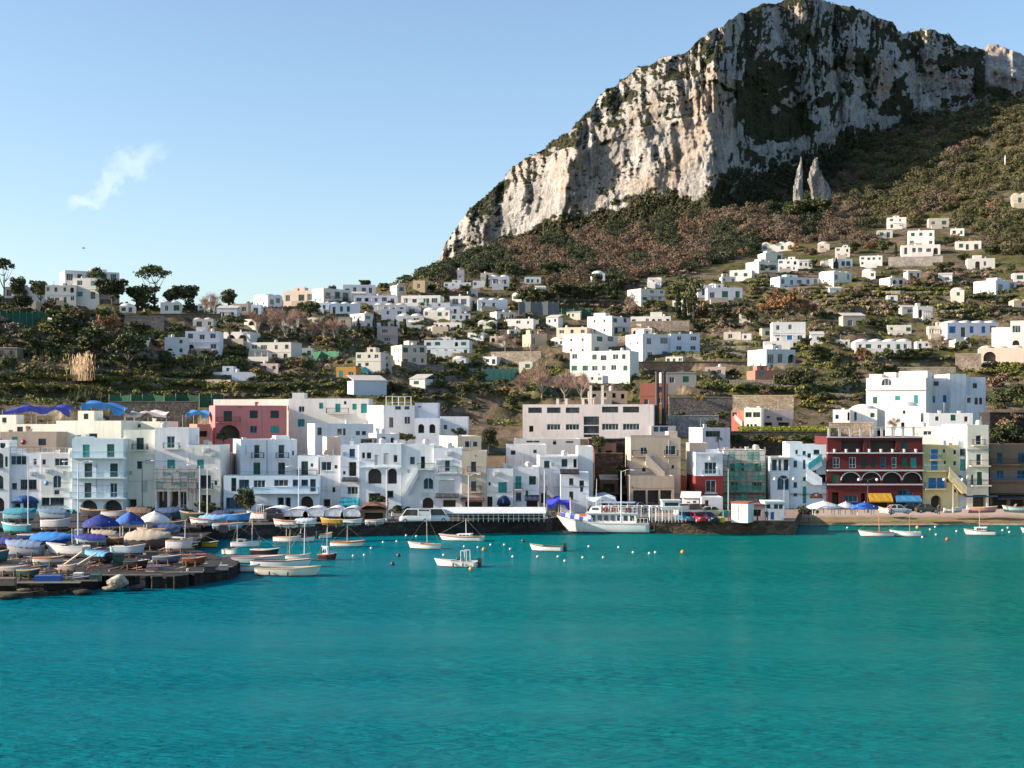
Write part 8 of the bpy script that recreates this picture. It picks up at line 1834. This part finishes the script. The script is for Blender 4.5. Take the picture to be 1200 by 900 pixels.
# people
def person(label, px, base, z, top, legs, rz=0, walk=.12, arm=.25):
    p = on_level(px, base, z); t = thing('person', label, 'person', p, rz); s = 1.0
    J = {'pel': (0, 0, .95), 'chest': (0, 0, 1.28), 'neck': (0, 0, 1.47), 'head': (0, .0, 1.60), 'crown': (0, 0, 1.71)}
    for sg, n in ((1, 'l'), (-1, 'r')):
        J['hip'+n] = (sg*.09, 0, .92); J['kn'+n] = (sg*.10, -walk*sg*.6, .50); J['an'+n] = (sg*.10, -walk*sg, .08); J['toe'+n] = (sg*.11, -walk*sg-.15, .03)
        J['sh'+n] = (sg*.18, 0, 1.40); J['el'+n] = (sg*.24, -.03, 1.13); J['wr'+n] = (sg*.22, -arm, .92 if arm < .3 else 1.12); J['hd'+n] = (sg*.21, -arm-.07, .86 if arm < .3 else 1.13)
    E = [('pel', 'chest'), ('chest', 'neck'), ('neck', 'head'), ('head', 'crown')]+[e for n in 'lr' for e in (('pel', 'hip'+n), ('hip'+n, 'kn'+n), ('kn'+n, 'an'+n), ('an'+n, 'toe'+n), ('chest', 'sh'+n), ('sh'+n, 'el'+n), ('el'+n, 'wr'+n), ('wr'+n, 'hd'+n))]
    Rd = {'pel': .13, 'chest': .14, 'neck': .055, 'head': .095, 'crown': .08}
    for n in 'lr': Rd.update({'hip'+n: .095, 'kn'+n: .062, 'an'+n: .045, 'toe'+n: .035, 'sh'+n: .065, 'el'+n: .045, 'wr'+n: .034, 'hd'+n: .04})
    ks = list(J); me = bpy.data.meshes.new('body'); me.from_pydata([J[k] for k in ks], [(ks.index(a), ks.index(b)) for a, b in E], []); o = bpy.data.objects.new('body', me); COL.objects.link(o); o.parent = t
    sk = o.modifiers.new('skin', 'SKIN'); o.modifiers.new('sub', 'SUBSURF').levels = 1; o.modifiers['sub'].render_levels = 1
    for i, k in enumerate(ks): me.skin_vertices[0].data[i].radius = (Rd[k], Rd[k]*.85 if k in ('pel', 'chest') else Rd[k])
    me.skin_vertices[0].data[0].use_root = True; me.materials.append(paint((.45, .28, .2), .6))
    def tube(path, rad, mb):
        mb.loft([[(q[0]+r*math.cos(2*PI*i/8), q[1]+r*.85*math.sin(2*PI*i/8), q[2]) for i in range(8)] for q, r in zip(path, rad)])
    j = MB(); tube([(0, 0, .86), (0, 0, 1.0), (0, 0, 1.25), (0, 0, 1.42), (0, 0, 1.48)], [.185, .18, .205, .19, .075], j)
    for n in 'lr': tube([J['sh'+n], J['el'+n], J['wr'+n]], [.085, .066, .052], j)
    j.build('jacket', cloth(top), t, True); q = MB()
    for n in 'lr': tube([J['hip'+n], J['kn'+n], J['an'+n]], [.125, .085, .07], q)
    q.build('trousers', cloth(legs), t, True)
    MB().ball((0, .02, 1.66), .112, 10, 6, .95).build('hair', paint((.03, .02, .015), .8), t, True)
person('person in black standing beside the white container', 868, 611, 1.96, (.02, .02, .022), (.02, .02, .03), .4)
person('person in a dark coat next to the one in black', 872, 611.3, 1.96, (.04, .04, .05), (.03, .035, .06), -.6, .2)
person('person in dark clothes at the container corner', 855, 610.5, 1.96, (.03, .03, .035), (.06, .06, .07), 1.2)
person('person in a dark jacket in front of the kiosk', 887.5, 611, 1.96, (.05, .045, .04), (.02, .02, .02), 2.0, .18)
person('person in grey leaning near the ticket hut post', 898.5, 610.5, 1.96, (.10, .10, .11), (.03, .03, .04), .2)
person('person in a white shirt crossing the quay by the wooden hut', 460, 612, QZ, (.6, .6, .58), (.05, .06, .1), 1.0, .22)
# boatyard clutter
def tilt_rock(label, px, py, w, h, z, c, rz=.3):
    p = on_level(px, py, z); W = w*p.y/F; H_ = h*p.y/F; rg = np.random.default_rng(int(px)); V = []
    t = MB().ball((0, 0, H_*.42), 1, 14, 9); t.v = [(v[0]*W/2*(1+.25*math.sin(v[2]*3+v[0]*2)), v[1]*W*.4, (v[2]-H_*.42)*H_*.55+H_*.42+v[0]*H_*.18) for v in t.v]
    o = t.build('boulder', stone(c, .5, 'rock'), None); o.location = p; o.rotation_euler = (0, 0, rz); tag(o, label, 'rock', 'boulders at the boatyard edge')
tilt_rock('big pale slanting boulder at the boatyard edge', 138, 689, 24, 16, .3, (.42, .36, .28))
tilt_rock('flat pale boulder beside the big slanting one', 128, 692, 18, 6, .1, (.36, .30, .22), .1)
tilt_rock('dark boulder in the water below the yard corner', 160, 692, 20, 7, .0, (.05, .045, .04), .7)
tilt_rock('dark boulder under the landing ledge', 96, 697, 22, 7, .0, (.06, .05, .035), .2)
tilt_rock('brown boulder on the ledge near the grey skiff', 30, 694, 22, 6, .3, (.16, .13, .08), .5)
tilt_rock('mossy boulder at the foot of the ledge by the picture edge', 6, 702, 26, 6, .0, (.09, .08, .04), .9)
def plank(label, px, py, L, z, rz, c, up=0):
    p = on_level(px, py, z); t = MB().box(-L/2, -.13, 0, L/2, .13, .12); [t.bar((x, -.13, .13), (x, .13, .13), .012, 3) for x in (-L*.4, 0, L*.4)]
    o = t.build('timber_beam', paint(c, .9), None); o.location = p+Vector((0, 0, .05+abs(math.sin(up))*L/2)); o.rotation_euler = (0, -up, rz); tag(o, label, 'timber', 'timbers lying in the boatyard')
plank('long pale timber laid along the yard front', 40, 684, 9, HZ, .03, (.42, .33, .24))
plank('second long timber lower on the yard front', 78, 682, 6, HZ, .08, (.32, .24, .17))
plank('timber leaning up beside the grey skiff', 82, 667, 3.4, HZ, .9, (.5, .42, .32), .5)
plank('slanting timber next to the dinghy stern', 97, 668, 3.6, HZ, .8, (.5, .42, .32), .45)
plank('orange brown timber on the dark yard behind the boulder', 172, 664, 5, HZ, .1, (.5, .32, .16))
plank('grey timber lying near the slipway boat', 190, 660, 6, HZ, -.06, (.42, .38, .34))
plank('short timber by the boatyard tip', 215, 672, 4, HZ, .15, (.35, .28, .22))
plank('thin timber along the dark yard edge', 150, 675, 7, HZ, .02, (.22, .17, .13))
def crate(label, px, py, w, h, z, c, cat='crate', name='storage_box'):
    p = on_level(px, py, z); W = w*p.y/F; H_ = h*p.y/F; t = thing(name, label, cat, p, .05)
    MB().loft([[(x*k, y*k, zz) for x, y in ((-W/2, -.45), (W/2, -.45), (W/2, .45), (-W/2, .45))] for k, zz in ((.97, 0), (1, .05), (1, H_*.85))]).build('box', paint(c, .6), t); MB().loft([[(x*k, y*k, zz) for x, y in ((-W/2, -.45), (W/2, -.45), (W/2, .45), (-W/2, .45))] for k, zz in ((1.03, H_*.855), (1.03, H_*.95), (.98, H_))]).build('lid', paint(tuple(v*1.2 for v in c), .6), t)
crate('bright blue storage box at the yard front', 57, 682, 30, 8, HZ, (.02, .09, .33))
crate('dark green locker beside the crumpled sheet dinghy', 139, 666, 11, 18, HZ, (.008, .035, .03), 'locker', 'locker')
crate('brown wooden crate by the picture edge in the yard', 8, 686, 20, 9, HZ, (.2, .13, .08))
crate('white ice box among the timber', 92, 677, 10, 6, HZ, (.6, .57, .5))
crate('rust red crate near the yellow boat', 236, 656, 12, 7, HZ, (.3, .07, .05))
crate('grey fish crate stack base on the yard tip', 262, 668, 10, 6, HZ, (.3, .27, .24))
crate('yellow bollard box on the pier edge', 846, 611.8, 5, 6, 1.96, (.6, .4, .05), 'box')
# spires of rock standing off the cliff
def spire(label, px, base, top, wpx, Y, lean):
    p = pt(px, base, Y); h = (base-top)*Y/F; r = wpx*Y/F/2; rings = []; N_a = 22
    for j in range(46):
        q = j/45; k = (1-.45*q)*(1 if q < .7 else max(.08, 1-(q-.7)/.3*.8)); z = -14+(h+14)*q; ring = []
        for i in range(N_a):
            a = 2*PI*i/N_a; n1 = float(ridged(math.cos(a)*1.3+px, math.sin(a)*1.3, q*3, o=3)); n2 = float(fbm(math.cos(a)*3+px, math.sin(a)*3, q*16, o=3))
            rr_ = r*k*(.78+.30*n1+.30*n2); ring.append((rr_*math.cos(a)+lean*h*q+r*.25*math.sin(q*7+px), rr_*.9*math.sin(a), z+r*.3*n2))
        rings.append(ring)
    o = MB().loft(rings).build('rock_spire', None, None); o.location = p; o.data.materials.append(bpy.data.materials.get('limestone')); tag(o, label, 'rock', 'rock spires at the cliff foot')
    at = o.data.attributes.new('veg', 'FLOAT_COLOR', 'POINT'); at.data.foreach_set('color', [0.0]*(4*len(o.data.vertices)))
spire('tall thin pale rock spire at the cliff foot', 937, 252, 184, 15, 900, .0)
spire('squat pointed rock spire beside the thin one', 960, 250, 186, 30, 905, -.02)

# more craft and gear crowding the boatyard
for lab, sh, px, py, L, rz, kw in (
 ('dark blue hulled skiff squeezed behind the grey motor boat', 'dark blue skiff', 40, 636, 38, .1, dict(hull=(.03, .05, .16), trim=(.6, .55, .5))),
 ('white skiff with a tan cover before the blue balcony house', 'tan covered skiff', 122, 634, 34, PI, dict(hull=(.6, .58, .55), cover=((.36, .28, .2), .4), seats=0)),
 ('grey blue boat under a navy sheet near the white oval canopy', 'navy sheet boat', 196, 628, 36, .05, dict(hull=(.2, .24, .3), cover=((.03, .06, .18), .6), seats=0)),
 ('small dark teal boat behind the beige shrouded boat', 'dark teal boat', 205, 620, 30, .1, dict(hull=(.03, .16, .2), seats=2)),
 ('cream skiff on the street edge under the white oval canopy', 'cream street skiff', 176, 629, 36, PI, dict(hull=(.55, .48, .36), trim=(.4, .25, .12), seats=2)),
 ('brown wooden skiff stored in front of the parasol tents', 'brown wooden skiff', 138, 640, 36, .1, dict(hull=(.2, .1, .05), trim=(.5, .35, .2), seats=3)),
 ('navy covered motor boat at the picture edge of the yard', 'navy edge boat', 2, 645, 36, PI, dict(hull=(.05, .06, .1), cover=((.02, .03, .22), .6), seats=0)),
 ('white skiff with a red stripe low on the yard slope', 'red striped skiff', 58, 664, 38, .08, dict(hull=(.55, .52, .48), stripe=(.4, .05, .04), seats=2, Hh=.55)),
 ('black inflatable boat upturned in the dark yard', 'black inflatable', 160, 668, 30, .05, dict(hull=(.02, .02, .022), trim=(.04, .04, .045), seats=1, Hh=.5)),
 ('faded blue skiff near the tip of the yard', 'faded blue skiff', 196, 662, 34, .06, dict(hull=(.08, .12, .2), trim=(.35, .3, .24), seats=2, Hh=.5)),
 ('rust brown skiff beside the stub mast boat', 'rust brown skiff', 228, 664, 28, .1, dict(hull=(.16, .06, .03), trim=(.3, .2, .12), seats=2, Hh=.5)),
 ('dark green skiff lying by the picture edge crate', 'dark green skiff', 34, 679, 30, -.05, dict(hull=(.02, .06, .045), trim=(.3, .25, .16), seats=2, Hh=.5)),
): ashore('rowing_boat', lab, sh, px, py, L, rz, **kw)
for lab, px, py, w, h, c in (('stack of dark fish boxes behind the slipway boat', 178, 655, 12, 9, (.05, .05, .06)), ('pale grey locker among the yard boats', 92, 632, 9, 12, (.4, .4, .4)), ('brown engine crate by the mast of the half shaded boat', 100, 648, 10, 10, (.16, .09, .05)),
    ('navy fuel locker under the white oval canopy', 190, 640, 10, 11, (.03, .05, .12)), ('black net bin on the yard tip', 246, 671, 12, 8, (.02, .02, .022)), ('green net bin by the yard front timbers', 112, 681, 12, 8, (.02, .07, .05)), ('teal cabinet at the foot of the lilac house', 208, 607, 9, 12, (.03, .2, .25)), ('dark bin at the inlet corner of the quay', 262, 624, 9, 9, (.04, .04, .05))):
    crate(lab, px, py, w, h, HZ if py > 626 else QZ, c)

def kerbside(lab, sh, px, py, L, rz, **kw): kw.setdefault('z', 1.92); kw.setdefault('cradle', True); boat('rowing_boat', lab, sh, px, py, L, rz, **kw)
kerbside('long grey blue boat stored against the cream shield plaque house', 'grey blue stored boat', 62, 611, 40, PI, hull=(.25, .32, .38), cover=((.10, .16, .24), .6), seats=0, Hh=1.0)
kerbside('turquoise covered boat stored under the domed awning', 'turquoise stored boat', 24, 612, 40, .05, hull=(.2, .4, .44), cover=((.03, .22, .30), .7), seats=0, Hh=1.0)
kerbside('dark hull stored in front of the left garage arch'.replace('left ', 'first '), 'first arch hull', 108, 608, 34, PI, hull=(.05, .05, .06), seats=2, Hh=.9)
kerbside('white hull stored before the second garage arch', 'second arch hull', 136, 609, 34, .05, hull=(.6, .58, .55), seats=2, Hh=.8)
kerbside('brown covered boat by the black lamp post', 'brown covered boat', 163, 610, 34, PI, hull=(.1, .07, .05), cover=((.14, .09, .06), .7), seats=0, Hh=.9)
kerbside('dark blue boat stored beneath the green veranda', 'veranda blue boat', 200, 610, 36, .05, hull=(.03, .06, .14), cover=((.03, .07, .16), .6), seats=0, Hh=.9)
kerbside('dark green boat stored by the teal shutter house door', 'shutter house boat', 224, 612, 30, PI, hull=(.03, .07, .05), seats=2, Hh=.9)
kerbside('navy covered dinghy behind the light blue covered boat', 'navy covered dinghy', 262, 610, 26, .05, hull=(.05, .06, .1), cover=((.03, .04, .12), .5), seats=0, z=QZ)
canopy('flat turquoise roofed stall in front of the domed awning house', 8, 84, 600, 612, 228.5, (.05, .30, .38), 5, .15, depth=2.5)
for px, lab in ((176, 'dark shrub in the yard before the green veranda'), (214, 'low dark hedge beneath the green veranda'), (252, 'dark oleander next to the cream teal shutter house'), (396, 'potted palm bush by the teal awning'), (470, 'potted shrub at the outside stair foot'), (604, 'potted bush by the arched blue shop awning'), (700, 'weedy bush at the ravine mouth'), (716, 'dark bramble at the ravine mouth'), (948, 'shrub behind the big white beach tent')):
    street_plant('bush', lab, px, 603, 13, 228.8, wide=1.5)
for lab, px, py, w, h, c in (('dark cafe counter under the brown awning', 556, 603, 14, 7, (.05, .03, .02)), ('stacked dark chairs by the arched shop awning', 590, 604, 9, 6, (.04, .04, .05)), ('blue ice cream freezer by the weathered house door', 620, 604, 8, 7, (.05, .15, .4)), ('wooden fish stall by the tall side stair house', 645, 605, 12, 6, (.2, .12, .07)), ('dark planter box under the paired arches', 442, 605, 16, 5, (.05, .04, .03)), ('brown planter box by the outside stair house', 488, 605, 12, 5, (.1, .06, .04)), ('grey bin at the garage bays', 735, 603, 6, 7, (.1, .1, .1)), ('teal bin by the low white yard house', 850, 606, 5, 8, (.02, .16, .16))):
    crate(lab, px, py, w, h, QZ, c)
# loose gear lying about the boatyard: offcuts, rope, tins
m = MB(); rg = random.Random(12); mats = []
for _ in range(420):
    px = rg.uniform(-20, 268); py = rg.uniform(628, 688)
    if px > 225 and py < 660 or py > (683 if px < 96 else 671): continue
    p = on_level(px, py, HZ); k = rg.random()
    a = rg.uniform(-.5, .5)
    if k < .6: m.bar(p+Vector((0, 0, .1)), p+Vector((math.cos(a)*rg.uniform(.5, 2.4), math.sin(a)*2, rg.uniform(.08, .5))), rg.uniform(.03, .09), 4)
    else: w = rg.uniform(.07, .2); m.loft([[(p.x+w*q*math.cos(i*PI/3), p.y+w*q*math.sin(i*PI/3), p.z+zz*w) for i in range(6)] for q, zz in ((1, 0), (.95, 1.2), (.5, 1.4))])
mt, nt_, bs = new_mat('odds_and_ends'); vv = node(nt_, 'ShaderNodeTexVoronoi', Scale=.5); nt_.links.new(posn(nt_), vv.inputs['Vector']); sp_ = nt_.nodes.new('ShaderNodeSeparateColor'); nt_.links.new(vv.outputs['Color'], sp_.inputs[0])
nt_.links.new(ramp(nt_, sp_.outputs[0], [(.0, (.03, .025, .02)), (.3, (.3, .22, .15)), (.45, (.05, .04, .035)), (.6, (.5, .45, .38)), (.72, (.03, .08, .25)), (.86, (.35, .12, .05)), (1, (.12, .09, .07))]), bs.inputs['Base Color']); bs.inputs['Roughness'].default_value = .8
tag(m.build('boatyard_litter', mt), 'loose boards, rope and tins littering the boatyard', kind='stuff')

person('person in a blue coat walking on the promenade past the big white tent', 944, 604, 1.95, (.04, .08, .2), (.03, .03, .04), 1.4, .2)
person('person in a red jacket near the silver estate car', 1044, 604, 1.95, (.35, .05, .04), (.04, .05, .09), -1.2, .18)
person('person in brown standing by the dark olive car', 1100, 603.5, 1.95, (.16, .09, .05), (.05, .05, .06), .3)
person('person in a pale jacket at the end of the quay shelter', 644, 611, QZ, (.5, .48, .44), (.05, .06, .12), .8, .2)
# one gull above the hill crest
p = pt(98, 291, 330); t = thing('gull', 'lone gull gliding in the sky above the hill crest', 'bird', p, .6); b = MB()
b.loft([[(x, r*math.cos(i*PI/4), r*.8*math.sin(i*PI/4)) for i in range(8)] for x, r in ((-.42, .015), (-.25, .06), (0, .10), (.2, .085), (.3, .065), (.4, .05), (.47, .012))])
for sg in (1, -1): b.loft([[(.14-.02, sg*.06, .05), (.14, sg*.06, .07), (-.12, sg*.06, .06)], [(.16, sg*.45, .22), (.16, sg*.45, .24), (-.06, sg*.45, .23)], [(-.08, sg*.95, .12), (-.08, sg*.95, .13), (-.16, sg*.95, .125)]])
b.build('body', paint((.22, .22, .23), .7), t)
for kind, lab, px, base, h, Y in (('bush', 'trailing shrub at the near end of the lawn terrace wall', 866, 519, 12, 270.5), ('bush', 'dense shrub midway along the lawn terrace wall', 890, 520, 13, 270.5), ('gold', 'golden shrub on the foot of the lawn terrace wall', 912, 519, 10, 270.5), ('bush', 'low green shrub beneath the bright lawn edge', 934, 519, 12, 270.5), ('bush', 'shrub where the lawn terrace wall meets the red house', 954, 518, 11, 270.5),
  ('round', 'dark leafy tree against the dark slope wall by the cream balcony house', 1170, 521, 22, 260), ('round', 'second dark leafy tree against the dark slope wall', 1186, 521, 26, 260), ('bush', 'dark shrub at the picture edge above the brown edge house', 1198, 519, 18, 260), ('brown', 'dry brown shrub hanging on the dark slope wall', 1178, 500, 13, 261), ('brown', 'dry brown shrub near the top of the dark slope wall', 1192, 492, 10, 261),
  ('bush', 'shrub at the foot of the great grey wall behind the annex', 795, 490, 9, 316.5), ('bush', 'shrub at the foot of the great grey wall near the salmon house', 846, 490, 10, 316.5), ('gold', 'golden weeds on top of the great grey wall', 820, 468, 6, 317), ('bush', 'ivy clad shrub in front of the sea green wall', 833, 499, 9, 303.5),
  ('round', 'dark tree filling the head of the ravine below the factory', 702, 528, 18, 250.5), ('bush', 'thorny shrub halfway down the ravine', 727, 556, 13, 243), ('bush', 'dark thicket beside the rusty ravine lean-to', 700, 584, 15, 241)):
    street_plant(kind, lab, px, base, h, Y, wide=1.4)
